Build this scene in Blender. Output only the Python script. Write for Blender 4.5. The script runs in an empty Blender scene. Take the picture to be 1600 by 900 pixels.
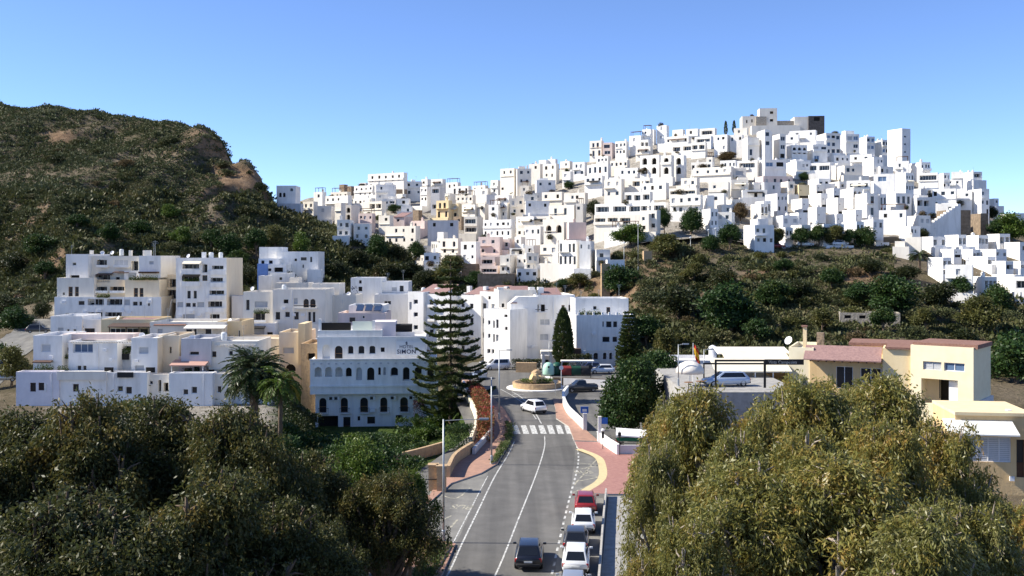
import bpy, bmesh, math, random
import numpy as np
from mathutils import Vector, Matrix, Quaternion

R = math.radians
random.seed(7)
rng = np.random.default_rng(7)
scene = bpy.context.scene
COL = scene.collection
CH, F, UC, VH = 20.0, 1600.0, 800.0, 400.0     # eye height, focal length and horizon of the photograph


def P(u, v, D):
    return Vector(((u - UC) / F * D, D, CH - (v - VH) / F * D))


def G(u, v, z=0.0):
    D = (CH - z) * F / (v - VH)
    return ((u - UC) / F * D, D)


# ------------------------------------------------------------------ materials
MATS = {}


def mat(name, col, rough=0.85, col2=None, scale=3.0, bump=0.0, bscale=20.0, metal=0.0, spec=0.3, detail=6.0,
        lo=0.35, hi=0.65, streak=False, coat=0.0):
    if name in MATS:
        return MATS[name]
    m = bpy.data.materials.new(name)
    m.use_nodes = True
    nt = m.node_tree
    b = nt.nodes['Principled BSDF']
    b.inputs['Roughness'].default_value = rough
    b.inputs['Metallic'].default_value = metal
    b.inputs['Specular IOR Level'].default_value = spec
    b.inputs['Coat Weight'].default_value = coat
    b.inputs['Base Color'].default_value = (*col, 1)
    if col2 or bump:
        tc = nt.nodes.new('ShaderNodeTexCoord')
        src = tc.outputs['Object']
    if col2:
        n = nt.nodes.new('ShaderNodeTexNoise')
        n.inputs['Scale'].default_value = scale
        n.inputs['Detail'].default_value = detail
        n.inputs['Roughness'].default_value = 0.62
        if streak:
            mp = nt.nodes.new('ShaderNodeMapping')
            mp.inputs['Scale'].default_value = (1, 1, 0.22)
            nt.links.new(src, mp.inputs['Vector'])
            nt.links.new(mp.outputs['Vector'], n.inputs['Vector'])
        else:
            nt.links.new(src, n.inputs['Vector'])
        r = nt.nodes.new('ShaderNodeValToRGB')
        r.color_ramp.elements[0].position = lo
        r.color_ramp.elements[1].position = hi
        r.color_ramp.elements[0].color = (*col2, 1)
        r.color_ramp.elements[1].color = (*col, 1)
        nt.links.new(n.outputs['Fac'], r.inputs['Fac'])
        nt.links.new(r.outputs['Color'], b.inputs['Base Color'])
    if bump:
        n2 = nt.nodes.new('ShaderNodeTexNoise')
        n2.inputs['Scale'].default_value = bscale
        n2.inputs['Detail'].default_value = 5
        nt.links.new(src, n2.inputs['Vector'])
        bp = nt.nodes.new('ShaderNodeBump')
        bp.inputs['Strength'].default_value = bump
        bp.inputs['Distance'].default_value = 0.1
        nt.links.new(n2.outputs['Fac'], bp.inputs['Height'])
        nt.links.new(bp.outputs['Normal'], b.inputs['Normal'])
    MATS[name] = m
    return m


def leafmat(name, cols, trans=0.3, rough=0.55, nscale=0.5, spec=0.25):
    """Foliage: each leaf takes one of a run of colours, and clumps drift in hue."""
    m = bpy.data.materials.new(name)
    m.use_nodes = True
    nt = m.node_tree
    b = nt.nodes['Principled BSDF']
    out = nt.nodes['Material Output']
    b.inputs['Roughness'].default_value = rough
    b.inputs['Specular IOR Level'].default_value = spec
    g = nt.nodes.new('ShaderNodeNewGeometry')
    tc = nt.nodes.new('ShaderNodeTexCoord')
    n = nt.nodes.new('ShaderNodeTexNoise')
    n.inputs['Scale'].default_value = nscale
    n.inputs['Detail'].default_value = 3
    nt.links.new(tc.outputs['Object'], n.inputs['Vector'])
    oi = nt.nodes.new('ShaderNodeObjectInfo')
    a = nt.nodes.new('ShaderNodeMath'); a.operation = 'MULTIPLY_ADD'
    a.inputs[1].default_value = 0.45
    nt.links.new(g.outputs['Random Per Island'], a.inputs[0])
    s = nt.nodes.new('ShaderNodeMath'); s.operation = 'MULTIPLY_ADD'
    s.inputs[1].default_value = 1.5; s.inputs[2].default_value = -0.55
    nt.links.new(n.outputs['Fac'], s.inputs[0])
    nt.links.new(s.outputs[0], a.inputs[2])
    a2 = nt.nodes.new('ShaderNodeMath'); a2.operation = 'MULTIPLY_ADD'
    a2.inputs[1].default_value = 0.35
    nt.links.new(oi.outputs['Random'], a2.inputs[0])
    nt.links.new(a.outputs[0], a2.inputs[2])
    r = nt.nodes.new('ShaderNodeValToRGB')
    el = r.color_ramp.elements
    while len(el) < len(cols):
        el.new(0.5)
    for i, c in enumerate(cols):
        el[i].position = i / (len(cols) - 1)
        el[i].color = (*c, 1)
    nt.links.new(a2.outputs[0], r.inputs['Fac'])
    nt.links.new(r.outputs['Color'], b.inputs['Base Color'])
    if trans:
        t = nt.nodes.new('ShaderNodeBsdfTranslucent')
        nt.links.new(r.outputs['Color'], t.inputs['Color'])
        mx = nt.nodes.new('ShaderNodeMixShader')
        mx.inputs[0].default_value = trans
        nt.links.new(b.outputs[0], mx.inputs[1])
        nt.links.new(t.outputs[0], mx.inputs[2])
        nt.links.new(mx.outputs[0], out.inputs['Surface'])
    MATS[name] = m
    return m


W = mat('whitewash', (0.82, 0.80, 0.76), 0.9, (0.66, 0.64, 0.60), 0.9, 0.15, 6, streak=True, lo=0.28, hi=0.55)
WW = mat('warm_whitewash', (0.79, 0.76, 0.70), 0.9, (0.67, 0.635, 0.575), 0.9, 0.15, 6, streak=True, lo=0.28, hi=0.55)
CR = mat('cream_render', (0.76, 0.65, 0.48), 0.9, (0.66, 0.55, 0.40), 0.8, 0.15, 6, streak=True, lo=0.28, hi=0.55)
OW = mat('off_white_render', (0.76, 0.71, 0.62), 0.9, (0.65, 0.60, 0.52), 0.8, 0.15, 6, streak=True, lo=0.28, hi=0.55)
YE = mat('yellow_render', (0.76, 0.62, 0.38), 0.9, (0.68, 0.54, 0.32), 0.8, 0.15, 6, streak=True)
OC = mat('ochre_render', (0.70, 0.50, 0.26), 0.9, (0.60, 0.42, 0.21), 0.8, 0.2, 6, streak=True)
RO = mat('rose_render', (0.70, 0.57, 0.52), 0.9, (0.58, 0.47, 0.42), 0.9, 0.15, 6, streak=True)
GR = mat('grey_render', (0.60, 0.59, 0.59), 0.9, (0.50, 0.49, 0.49), 0.9, 0.15, 6, streak=True)
BL = mat('blue_render', (0.16, 0.27, 0.55), 0.9, (0.13, 0.22, 0.46), 0.9)
ST = mat('brown_stone', (0.36, 0.27, 0.19), 0.95, (0.20, 0.15, 0.10), 1.6, 0.9, 3.0)
GS = mat('grey_stone', (0.40, 0.36, 0.30), 0.95, (0.25, 0.22, 0.18), 1.8, 0.9, 3.0)
BS = mat('brown_rubble_wall', (0.27, 0.205, 0.145), 0.95, (0.15, 0.115, 0.08), 1.2, 0.8, 3.0)
HS = mat('honey_stone', (0.50, 0.35, 0.20), 0.95, (0.36, 0.25, 0.15), 2.2, 0.8, 4.0)
CO = mat('concrete', (0.36, 0.35, 0.33), 0.95, (0.27, 0.26, 0.24), 1.5, 0.3, 12)
TI = mat('terracotta_tile', (0.27, 0.15, 0.11), 0.9, (0.19, 0.10, 0.08), 4.0, 0.6, 9)
TR = mat('rose_tile', (0.32, 0.20, 0.18), 0.9, (0.23, 0.14, 0.13), 4.0, 0.6, 9)
GL = mat('window_glass', (0.018, 0.022, 0.03), 0.12, spec=0.5)
GB = mat('blue_glass', (0.10, 0.16, 0.26), 0.12, spec=0.6)
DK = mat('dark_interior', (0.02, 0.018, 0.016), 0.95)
FW = mat('white_frame', (0.74, 0.74, 0.74), 0.5)
BW = mat('brown_wood', (0.10, 0.045, 0.022), 0.6, (0.07, 0.03, 0.015), 6)
OWD = mat('oak_wood', (0.25, 0.13, 0.06), 0.6, (0.17, 0.09, 0.04), 6)
SH = mat('grey_shutter', (0.48, 0.49, 0.50), 0.6, (0.42, 0.43, 0.44), 5, 0.3, 30)
BK = mat('black_metal', (0.016, 0.015, 0.015), 0.5)
GM = mat('galvanised_steel', (0.36, 0.38, 0.39), 0.45, metal=0.6)
AW = mat('cream_canvas', (0.72, 0.66, 0.52), 0.9, (0.66, 0.6, 0.47), 2)
AB = mat('brown_canvas', (0.10, 0.06, 0.045), 0.9)
AR = mat('rose_canvas', (0.45, 0.27, 0.22), 0.9)
AS = mat('asphalt', (0.145, 0.141, 0.134), 0.93, (0.108, 0.105, 0.10), 0.55, 0.25, 40, lo=0.3, hi=0.68)
AL = mat('pale_asphalt', (0.20, 0.195, 0.18), 0.93, (0.15, 0.147, 0.138), 0.7, 0.25, 40)
PR = mat('red_paving', (0.36, 0.19, 0.16), 0.9, (0.28, 0.14, 0.12), 3.0, 0.3, 12)
PP = mat('pink_paving', (0.40, 0.235, 0.17), 0.9, (0.30, 0.18, 0.135), 1.5, 0.3, 12)
KB = mat('kerb_concrete', (0.44, 0.42, 0.38), 0.9, (0.34, 0.32, 0.29), 3)
KY = mat('yellow_kerb_paint', (0.62, 0.50, 0.27), 0.85, (0.5, 0.41, 0.24), 4)
PT = mat('road_paint', (0.60, 0.60, 0.57), 0.8, (0.22, 0.22, 0.21), 3.2, lo=0.40, hi=0.56)


def wear(m):
    """long tyre-worn streaks and square repair patches over a road surface"""
    nt = m.node_tree
    b = nt.nodes['Principled BSDF']
    src = b.inputs['Base Color'].links[0].from_socket
    tc = nt.nodes.new('ShaderNodeTexCoord')
    mp = nt.nodes.new('ShaderNodeMapping')
    mp.inputs['Scale'].default_value = (0.75, 0.02, 1)
    mp.inputs['Rotation'].default_value = (0, 0, R(2.5))
    n = nt.nodes.new('ShaderNodeTexNoise')
    n.inputs['Scale'].default_value = 1.0
    n.inputs['Detail'].default_value = 4
    r = nt.nodes.new('ShaderNodeValToRGB')
    r.color_ramp.elements[0].position = .36; r.color_ramp.elements[0].color = (.78, .78, .78, 1)
    r.color_ramp.elements[1].position = .62; r.color_ramp.elements[1].color = (1.12, 1.11, 1.09, 1)
    v = nt.nodes.new('ShaderNodeTexVoronoi')
    v.distance = 'CHEBYCHEV'
    v.inputs['Scale'].default_value = .11
    g = nt.nodes.new('ShaderNodeValToRGB')
    g.color_ramp.elements[0].position = .86; g.color_ramp.elements[0].color = (1, 1, 1, 1)
    g.color_ramp.elements[1].position = .9; g.color_ramp.elements[1].color = (.84, .84, .84, 1)
    sp = nt.nodes.new('ShaderNodeSeparateColor')
    a = nt.nodes.new('ShaderNodeMix'); a.data_type = 'RGBA'; a.blend_type = 'MULTIPLY'; a.inputs['Factor'].default_value = 1
    c = nt.nodes.new('ShaderNodeMix'); c.data_type = 'RGBA'; c.blend_type = 'MULTIPLY'; c.inputs['Factor'].default_value = 1
    L = nt.links.new
    L(tc.outputs['Object'], mp.inputs['Vector']); L(mp.outputs['Vector'], n.inputs['Vector']); L(n.outputs['Fac'], r.inputs['Fac'])
    L(tc.outputs['Object'], v.inputs['Vector']); L(v.outputs['Color'], sp.inputs['Color']); L(sp.outputs['Red'], g.inputs['Fac'])
    L(src, a.inputs['A']); L(r.outputs['Color'], a.inputs['B'])
    L(a.outputs['Result'], c.inputs['A']); L(g.outputs['Color'], c.inputs['B'])
    L(c.outputs['Result'], b.inputs['Base Color'])


wear(AS); wear(AL)
PY = mat('worn_yellow_paint', (0.45, 0.42, 0.32), 0.85, (0.19, 0.185, 0.165), 2.2, lo=0.42, hi=0.62)
SO = mat('garden_soil', (0.13, 0.09, 0.06), 1.0, (0.08, 0.055, 0.035), 2, 0.5, 6)
SPK = mat('solar_glass', (0.03, 0.05, 0.10), 0.15, spec=0.6)
RU = mat('tyre_rubber', (0.015, 0.015, 0.015), 0.85)
RM = mat('wheel_rim', (0.35, 0.35, 0.36), 0.35, metal=0.8)
CG = mat('car_glass', (0.012, 0.014, 0.018), 0.06, spec=0.6)
TL = mat('tail_light', (0.32, 0.012, 0.01), 0.25)
HL = mat('head_light', (0.7, 0.72, 0.74), 0.15)
PLT = mat('number_plate', (0.75, 0.75, 0.72), 0.5)
BP = mat('black_plastic', (0.025, 0.025, 0.026), 0.6)
BARK = mat('bark', (0.17, 0.12, 0.08), 0.95, (0.09, 0.065, 0.045), 3, 0.8, 6)
PBARK = mat('pale_bark', (0.42, 0.36, 0.29), 0.95, (0.18, 0.14, 0.11), 2, 0.6, 6)
BSIGN = mat('blue_sign_paint', (0.03, 0.12, 0.45), 0.5)


# ------------------------------------------------------------------ mesh building
class MB:
    def __init__(self):
        self.v, self.f, self.m = [], [], []
        self.T = None

    def add(self, pts, faces, mi=0):
        o = len(self.v)
        for p in pts:
            p = Vector(p)
            self.v.append(tuple(self.T @ p) if self.T is not None else tuple(p))
        for f in faces:
            self.f.append(tuple(i + o for i in f))
            self.m.append(mi)

    def quad(self, a, b, c, d, mi=0):
        self.add((a, b, c, d), ((0, 1, 2, 3),), mi)

    def box(self, x0, x1, y0, y1, z0, z1, mi=0):
        self.add([(x0, y0, z0), (x1, y0, z0), (x1, y1, z0), (x0, y1, z0), (x0, y0, z1), (x1, y0, z1), (x1, y1, z1), (x0, y1, z1)],
                 [(3, 2, 1, 0), (4, 5, 6, 7), (0, 1, 5, 4), (1, 2, 6, 5), (2, 3, 7, 6), (3, 0, 4, 7)], mi)

    def tube(self, pts, rs, n=7, mi=0, cap=True):
        pts = [Vector(p) for p in pts]
        ring0 = len(self.v)
        allp, faces = [], []
        ref = Vector((0.31, 0.17, 0.93))
        for i, p in enumerate(pts):
            d = (pts[min(i + 1, len(pts) - 1)] - pts[max(i - 1, 0)]).normalized()
            a = d.cross(ref)
            if a.length < 1e-3:
                a = d.cross(Vector((1, 0, 0)))
            a.normalize()
            b = d.cross(a)
            for k in range(n):
                t = 2 * math.pi * k / n
                allp.append(p + (a * math.cos(t) + b * math.sin(t)) * rs[i])
        for i in range(len(pts) - 1):
            for k in range(n):
                faces.append((i * n + k, i * n + (k + 1) % n, (i + 1) * n + (k + 1) % n, (i + 1) * n + k))
        if cap:
            faces.append(tuple(range(n - 1, -1, -1)))
            faces.append(tuple((len(pts) - 1) * n + k for k in range(n)))
        self.add(allp, faces, mi)

    def lathe(self, prof, n=16, mi=0, c=(0, 0)):
        pts, faces = [], []
        for r, z in prof:
            for k in range(n):
                t = 2 * math.pi * k / n
                pts.append((c[0] + r * math.cos(t), c[1] + r * math.sin(t), z))
        for i in range(len(prof) - 1):
            for k in range(n):
                faces.append((i * n + k, i * n + (k + 1) % n, (i + 1) * n + (k + 1) % n, (i + 1) * n + k))
        faces.append(tuple(range(n - 1, -1, -1)))
        faces.append(tuple((len(prof) - 1) * n + k for k in range(n)))
        self.add(pts, faces, mi)

    def mesh(self, name, mats, smooth=False):
        me = bpy.data.meshes.new(name)
        me.from_pydata(self.v, [], self.f)
        for m in (mats if isinstance(mats, (list, tuple)) else [mats]):
            me.materials.append(m)
        me.polygons.foreach_set('material_index', self.m)
        if smooth:
            me.polygons.foreach_set('use_smooth', [True] * len(self.f))
        me.update()
        return me

    def build(self, name, mats, parent=None, loc=(0, 0, 0), rz=0.0, smooth=False):
        return obj(name, self.mesh(name, mats, smooth), parent, loc, rz)


def obj(name, data, parent=None, loc=(0, 0, 0), rz=0.0):
    o = bpy.data.objects.new(name, data)
    COL.objects.link(o)
    o.location = loc
    o.rotation_euler = (0, 0, rz)
    if parent is not None:
        o.parent = parent
        KIDS.setdefault(parent.name, []).append(o)
    return o


KIDS = {}       # each thing's parts, so that a thing can be copied with them


def tag(o, label=None, cat=None, group=None, kind=None):
    if label: o['label'] = label
    if cat: o['category'] = cat
    if group: o['group'] = group
    if kind: o['kind'] = kind
    return o


def thing(name, label, cat, loc=(0, 0, 0), rz=0.0, group=None):
    o = obj(name, None, None, loc, rz)
    o.empty_display_size = 0.5
    return tag(o, label, cat, group)


def copy_tree(o, parent=None):
    c = o.copy()
    COL.objects.link(c)
    if parent is not None:
        c.parent = parent
        KIDS.setdefault(parent.name, []).append(c)
    for ch in list(KIDS.get(o.name, [])):
        copy_tree(ch, c)
    return c


def np_mesh(name, verts, faces, mats, mi=None, smooth=False):
    me = bpy.data.meshes.new(name)
    nv, nf = len(verts), len(faces)
    k = faces.shape[1]
    me.vertices.add(nv)
    me.vertices.foreach_set('co', np.ascontiguousarray(verts, dtype=np.float32).ravel())
    me.loops.add(nf * k)
    me.loops.foreach_set('vertex_index', np.ascontiguousarray(faces, dtype=np.int32).ravel())
    me.polygons.add(nf)
    me.polygons.foreach_set('loop_start', np.arange(0, nf * k, k, dtype=np.int32))
    for m in (mats if isinstance(mats, (list, tuple)) else [mats]):
        me.materials.append(m)
    if mi is not None:
        me.polygons.foreach_set('material_index', np.ascontiguousarray(mi, dtype=np.int32))
    if smooth:
        me.polygons.foreach_set('use_smooth', np.ones(nf, dtype=bool))
    me.update(calc_edges=True)
    me.validate()
    return me


# ------------------------------------------------------------------ the lie of the land
def V(u, D, v):
    return (D, CH - (v - VH) / F * D)


LAND = [
    (-1200, [(0, 0), (150, 0), (230, 12), (330, 72), (400, 88), (500, 80), (700, 40)]),
    (0, [(0, 0), (140, 0), (170, 2), (210, 6), (240, 14), (300, 44), V(0, 365, 156), (430, 78), (700, 30)]),
    (100, [(0, 0), (140, 0), (165, 5), (200, 7), (222, 10), (236, 21), (300, 46), V(0, 358, 166), (430, 74), (700, 30)]),
    (190, [(0, 0), (140, 0), (165, 5), (200, 7), (225, 11), (295, 42), V(0, 350, 177), (420, 70), (700, 28)]),
    (260, [(0, 0), (140, 0), (165, 5), (200, 7), (225, 11), (290, 38), V(0, 343, 190), (420, 64), (700, 28)]),
    (310, [(0, 0), (140, 0), (165, 4), (200, 7), (225, 10), (290, 38), V(0, 330, 207), (400, 56), (700, 25)]),
    (345, [(0, 0), (140, 0), (165, 4), (200, 7), (225, 10), (285, 36), V(0, 325, 232), (400, 52), (700, 25)]),
    (385, [(0, 0), (140, 0), (165, 4), (200, 7), (225, 10), (280, 32), V(0, 315, 262), (390, 46), (700, 25)]),
    (430, [(0, 0), (140, 0), (165, 4), (200, 7), (225, 11), (270, 26), V(0, 305, 306), (350, 34), (420, 38), (700, 20)]),
    (450, [(0, 0), (104, 0), (140, -1.5), (165, 3.5), (200, 7), (225, 10), (265, 22), V(0, 302, 326), (325, 30), (350, 33), (410, 41), (450, 34), (700, 18)]),
    (485, [(0, 0), (104, 0), (132, -4.4), (158, -4.4), (172, 2), (200, 7), (225, 9), (262, 19), V(0, 300, 345), (325, 29), (350, 33), (395, 42), (450, 36), (700, 15)]),
    (560, [(0, 0), (104, 0), (132, -4.4), (159, -4.4), (174, 1), (200, 5), (250, 10), V(0, 290, 374), (315, 26), (350, 34), V(0, 425, 294), (480, 44), (700, 15)]),
    (650, [(0, 0), (104, 0), (132, -4.4), (159, -4.4), (172, 0), (200, 2), (250, 9), V(0, 275, 428), (300, 18), (360, 36), V(0, 430, 287), (500, 45), (700, 15)]),
    (704, [(0, 0), (104, 0), (130, -4.2), (152, -4.2), (160, 0), (198, 1), (235, 5), V(0, 268, 438), (300, 20), (360, 36), V(0, 428, 292), (500, 45), (700, 15)]),
    (727, [(0, 0), (195, 0), (230, 4), V(0, 264, 440), (300, 20), (360, 35), V(0, 426, 294), (500, 45), (700, 15)]),
    (750, [(0, 0), (195, 0), (230, 4), V(0, 262, 442), (300, 21), (360, 35), V(0, 425, 296), (500, 45), (700, 15)]),
    (850, [(0, 0), (195, 0), (225, 4), V(0, 255, 438), (300, 25), (360, 41), V(0, 410, 268), (480, 50), (700, 15)]),
    (950, [(0, 0), (188, 0), (220, 7), V(0, 250, 402), (300, 32), (360, 47), V(0, 400, 243), (470, 55), (700, 15)]),
    (1000, [(0, 0), (165, 0), (190, 6), (215, 12), V(0, 248, 385), (300, 35), (360, 50), V(0, 395, 228), (470, 56), (700, 15)]),
    (1100, [(0, 0), (150, 0), (165, 1), (190, 7), (215, 13), (248, 23), (300, 38), (350, 52), V(0, 395, 214), (470, 58), (700, 15)]),
    (1200, [(0, 0), (120, 0), (150, 1.5), (170, 4.5), (200, 9.5), (248, 22), (257, 22.6), (300, 38), (350, 53), V(0, 405, 205), (480, 58), (700, 15)]),
    (1300, [(0, 0), (120, 0), (150, 1.5), (170, 4.5), (200, 9.5), (248, 22.4), (258, 23), (300, 37), (350, 50), V(0, 395, 228), (480, 50), (700, 15)]),
    (1400, [(0, 0), (120, 0), (150, 1.5), (170, 4.5), (200, 9.5), (235, 18.5), (255, 24), (300, 37), (350, 49), V(0, 375, 268), (460, 42), (700, 15)]),
    (1470, [(0, 0), (120, 0), (150, 1.5), (180, 5), (210, 10.5), (240, 19), (270, 26), (300, 34), V(0, 345, 292), (420, 36), (700, 15)]),
    (1540, [(0, 0), (120, 0), (150, 1.5), (180, 5), (210, 10.5), (240, 18.5), (270, 25), V(0, 310, 336), (400, 30), (700, 12)]),
    (1600, [(0, 0), (120, 0), (150, 1.5), (180, 5), (210, 10.5), (240, 18.5), V(0, 300, 354), (400, 24), (700, 10)]),
    (1900, [(0, 0), (120, 0), (150, 2), (200, 9), (300, 26), (400, 24), (700, 8)]),
    (2900, [(0, 0), (120, 0), (150, 2), (200, 9), (300, 26), (400, 24), (700, 8)]),
]
_us = np.array([c[0] for c in LAND], float)
_Dg = np.arange(0, 705, 5.0)
_Z = np.array([np.interp(_Dg, [p[0] for p in c[1]], [p[1] for p in c[1]]) for c in LAND])
_lat = np.random.default_rng(3).random((256, 256))


def vnoise(x, y):
    xi, yi = np.floor(x).astype(int), np.floor(y).astype(int)
    fx, fy = x - xi, y - yi
    fx, fy = fx * fx * (3 - 2 * fx), fy * fy * (3 - 2 * fy)
    a, b = _lat[xi % 256, yi % 256], _lat[(xi + 1) % 256, yi % 256]
    c, d = _lat[xi % 256, (yi + 1) % 256], _lat[(xi + 1) % 256, (yi + 1) % 256]
    return (a * (1 - fx) + b * fx) * (1 - fy) + (c * (1 - fx) + d * fx) * fy


def fbm(x, y, o=4):
    s, a, t = 0, 1.0, 0
    for i in range(o):
        s = s + a * vnoise(x * 2 ** i + 17 * i, y * 2 ** i + 5 * i)
        t += a
        a *= 0.5
    return s / t - 0.5


def land(X, Y):
    X, Y = np.atleast_1d(np.asarray(X, float)), np.atleast_1d(np.asarray(Y, float))
    Yc = np.clip(Y, 1, 699)
    u = UC + F * X / np.maximum(Yc, 30)
    u = np.clip(u, _us[0], _us[-1] - 1e-3)
    k = np.clip(np.searchsorted(_us, u, side='right') - 1, 0, len(_us) - 2)
    t = (u - _us[k]) / (_us[k + 1] - _us[k])
    j = np.clip((Yc / 5).astype(int), 0, len(_Dg) - 2)
    s = Yc / 5 - j
    z = (_Z[k, j] * (1 - s) + _Z[k, j + 1] * s) * (1 - t) + (_Z[k + 1, j] * (1 - s) + _Z[k + 1, j + 1] * s) * t
    wild = np.clip((z - 1.5) / 8, 0, 1)
    hill = np.clip((560 - u) / 160, 0, 1)          # the rocky hill is rougher than the village's
    scrub = np.clip((u - 930) / 80, 0, 1) * np.clip((246 - Y) / 20, 0, 1)
    amp = 0.8 + 7.0 * hill + 2.5 * scrub
    n = fbm(X / 34, Y / 34, 5) * amp
    rid = (0.5 - np.abs(fbm(X / 22 + 40, Y / 30 + 9, 4)) * 2) * hill * 5.0
    ledge = np.clip((u - 290) / 40, 0, 1) * np.clip((450 - u) / 30, 0, 1) * np.clip((z - 24) / 10, 0, 1)
    cliff = ledge * 3.2 * np.clip(np.sin(z * 0.55 + fbm(X / 15, Y / 15, 3) * 6), -0.4, 1)
    return z + wild * (n + rid - 1.2 * hill) - wild * cliff * 1.7 - 0.06


def land1(X, Y):
    return float(land([X], [Y])[0])


_dd = np.arange(60, 520, 0.5)


def cast(u, v, lift=0.0, dmin=120, dmax=480):
    """where the sight line through a point of the photograph meets the land"""
    D = _dd[(_dd >= dmin) & (_dd <= dmax)]
    X = (u - UC) / F * D
    z = CH - (v - VH) / F * D
    hit = np.nonzero(land(X, D) + lift >= z)[0]
    return float(D[hit[0]]) if len(hit) else float(dmax)
# ------------------------------------------------------------------ ground
def terrain_material():
    m = bpy.data.materials.new('hillside_earth')
    m.use_nodes = True
    nt = m.node_tree
    b = nt.nodes['Principled BSDF']
    b.inputs['Roughness'].default_value = 0.97
    b.inputs['Specular IOR Level'].default_value = 0.1
    tc = nt.nodes.new('ShaderNodeTexCoord')

    def noise(scale, det, rough=0.6):
        n = nt.nodes.new('ShaderNodeTexNoise')
        n.inputs['Scale'].default_value = scale
        n.inputs['Detail'].default_value = det
        n.inputs['Roughness'].default_value = rough
        nt.links.new(tc.outputs['Object'], n.inputs['Vector'])
        return n

    def ramp(src, stops):
        r = nt.nodes.new('ShaderNodeValToRGB')
        el = r.color_ramp.elements
        while len(el) < len(stops):
            el.new(0.5)
        for e, (p, c) in zip(el, stops):
            e.position = p
            e.color = (*c, 1)
        nt.links.new(src, r.inputs['Fac'])
        return r

    def mix(fac, a, b_):
        x = nt.nodes.new('ShaderNodeMix')
        x.data_type = 'RGBA'
        nt.links.new(fac, x.inputs['Factor'])
        nt.links.new(a, x.inputs['A'])
        nt.links.new(b_, x.inputs['B'])
        return x.outputs['Result']

    n1 = noise(0.09, 8, 0.7)
    earth = ramp(n1.outputs['Fac'], [(0.30, (0.07, 0.066, 0.036)), (0.45, (0.12, 0.10, 0.064)), (0.56, (0.185, 0.15, 0.105)), (0.70, (0.09, 0.088, 0.05))])
    n2 = noise(0.25, 8, 0.75)
    rock = ramp(n2.outputs['Fac'], [(0.3, (0.10, 0.065, 0.042)), (0.5, (0.23, 0.15, 0.09)), (0.7, (0.32, 0.225, 0.145))])
    a1 = nt.nodes.new('ShaderNodeAttribute'); a1.attribute_name = 'rock'
    a2 = nt.nodes.new('ShaderNodeAttribute'); a2.attribute_name = 'town'
    a3 = nt.nodes.new('ShaderNodeAttribute'); a3.attribute_name = 'garden'
    n3 = noise(0.6, 5)
    town = ramp(n3.outputs['Fac'], [(0.35, (0.26, 0.23, 0.19)), (0.65, (0.42, 0.39, 0.34))])
    grass = ramp(n3.outputs['Fac'], [(0.35, (0.045, 0.08, 0.018)), (0.55, (0.07, 0.105, 0.025)), (0.7, (0.11, 0.12, 0.045))])
    c = mix(a1.outputs['Fac'], earth.outputs['Color'], rock.outputs['Color'])
    c = mix(a2.outputs['Fac'], c, town.outputs['Color'])
    c = mix(a3.outputs['Fac'], c, grass.outputs['Color'])
    nt.links.new(c, b.inputs['Base Color'])
    n4 = noise(0.7, 9, 0.75)
    bp = nt.nodes.new('ShaderNodeBump')
    bp.inputs['Strength'].default_value = 1.0
    bp.inputs['Distance'].default_value = 1.2
    nt.links.new(n4.outputs['Fac'], bp.inputs['Height'])
    nt.links.new(bp.outputs['Normal'], b.inputs['Normal'])
    return m


VILLAGE = [(440, 300), (500, 335), (545, 375), (600, 372), (660, 418), (740, 440), (850, 440), (935, 402), (1000, 378),
           (1090, 372), (1180, 384), (1400, 370), (1430, 372), (1560, 350), (1560, 250), (1400, 170), (1150, 150), (700, 230), (440, 250)]


def in_poly(u, v, poly):
    u, v = np.asarray(u, float), np.asarray(v, float)
    c = np.zeros(u.shape, bool)
    for i in range(len(poly)):
        (x0, y0), (x1, y1) = poly[i - 1], poly[i]
        k = ((y0 > v) != (y1 > v)) & (u < (x1 - x0) * (v - y0) / (y1 - y0 + 1e-9) + x0)
        c ^= k
    return c


def rockiness(u, w, x, y, z, slope=None):
    nz = fbm(x / 18, y / 18, 4)
    rock = np.zeros_like(u) if slope is None else np.clip((slope - 0.85 + nz * 1.2) * 2.2, 0, 1) * (z > 3)
    for cu, cv, ru, rw, dmin, cut, g in ((105, 425, 48, 52, 215, -.08, 1.6), (378, 262, 66, 56, 250, -.16, 2.2), (330, 222, 56, 30, 250, -.12, 1.8), (95, 215, 60, 20, 260, -.02, 1.3), (960, 450, 110, 60, 180, -.05, 1.2),
                                         (1040, 420, 60, 22, 200, -.14, 1.5), (560, 400, 30, 30, 240, -.05, 1.2), (1260, 440, 60, 24, 190, 0, 1.2), (1010, 520, 60, 40, 150, -.03, 1.3), (20, 470, 80, 26, 200, -.06, 1.4), (1110, 470, 56, 20, 150, -.08, 1.5), (1330, 432, 80, 20, 190, -.08, 1.5), (1200, 502, 60, 20, 150, -.06, 1.4), (1420, 505, 60, 22, 150, -.06, 1.4), (1190, 420, 50, 16, 200, -.08, 1.4), (1060, 395, 40, 12, 220, -.1, 1.5)):
        rock = np.maximum(rock, np.clip(1 - np.hypot((u - cu) / ru, (w - cv) / rw), 0, 1) * g * (y > dmin) * np.clip((nz - cut) * 9, 0, 1))
    return np.clip(rock, 0, 1)


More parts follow.
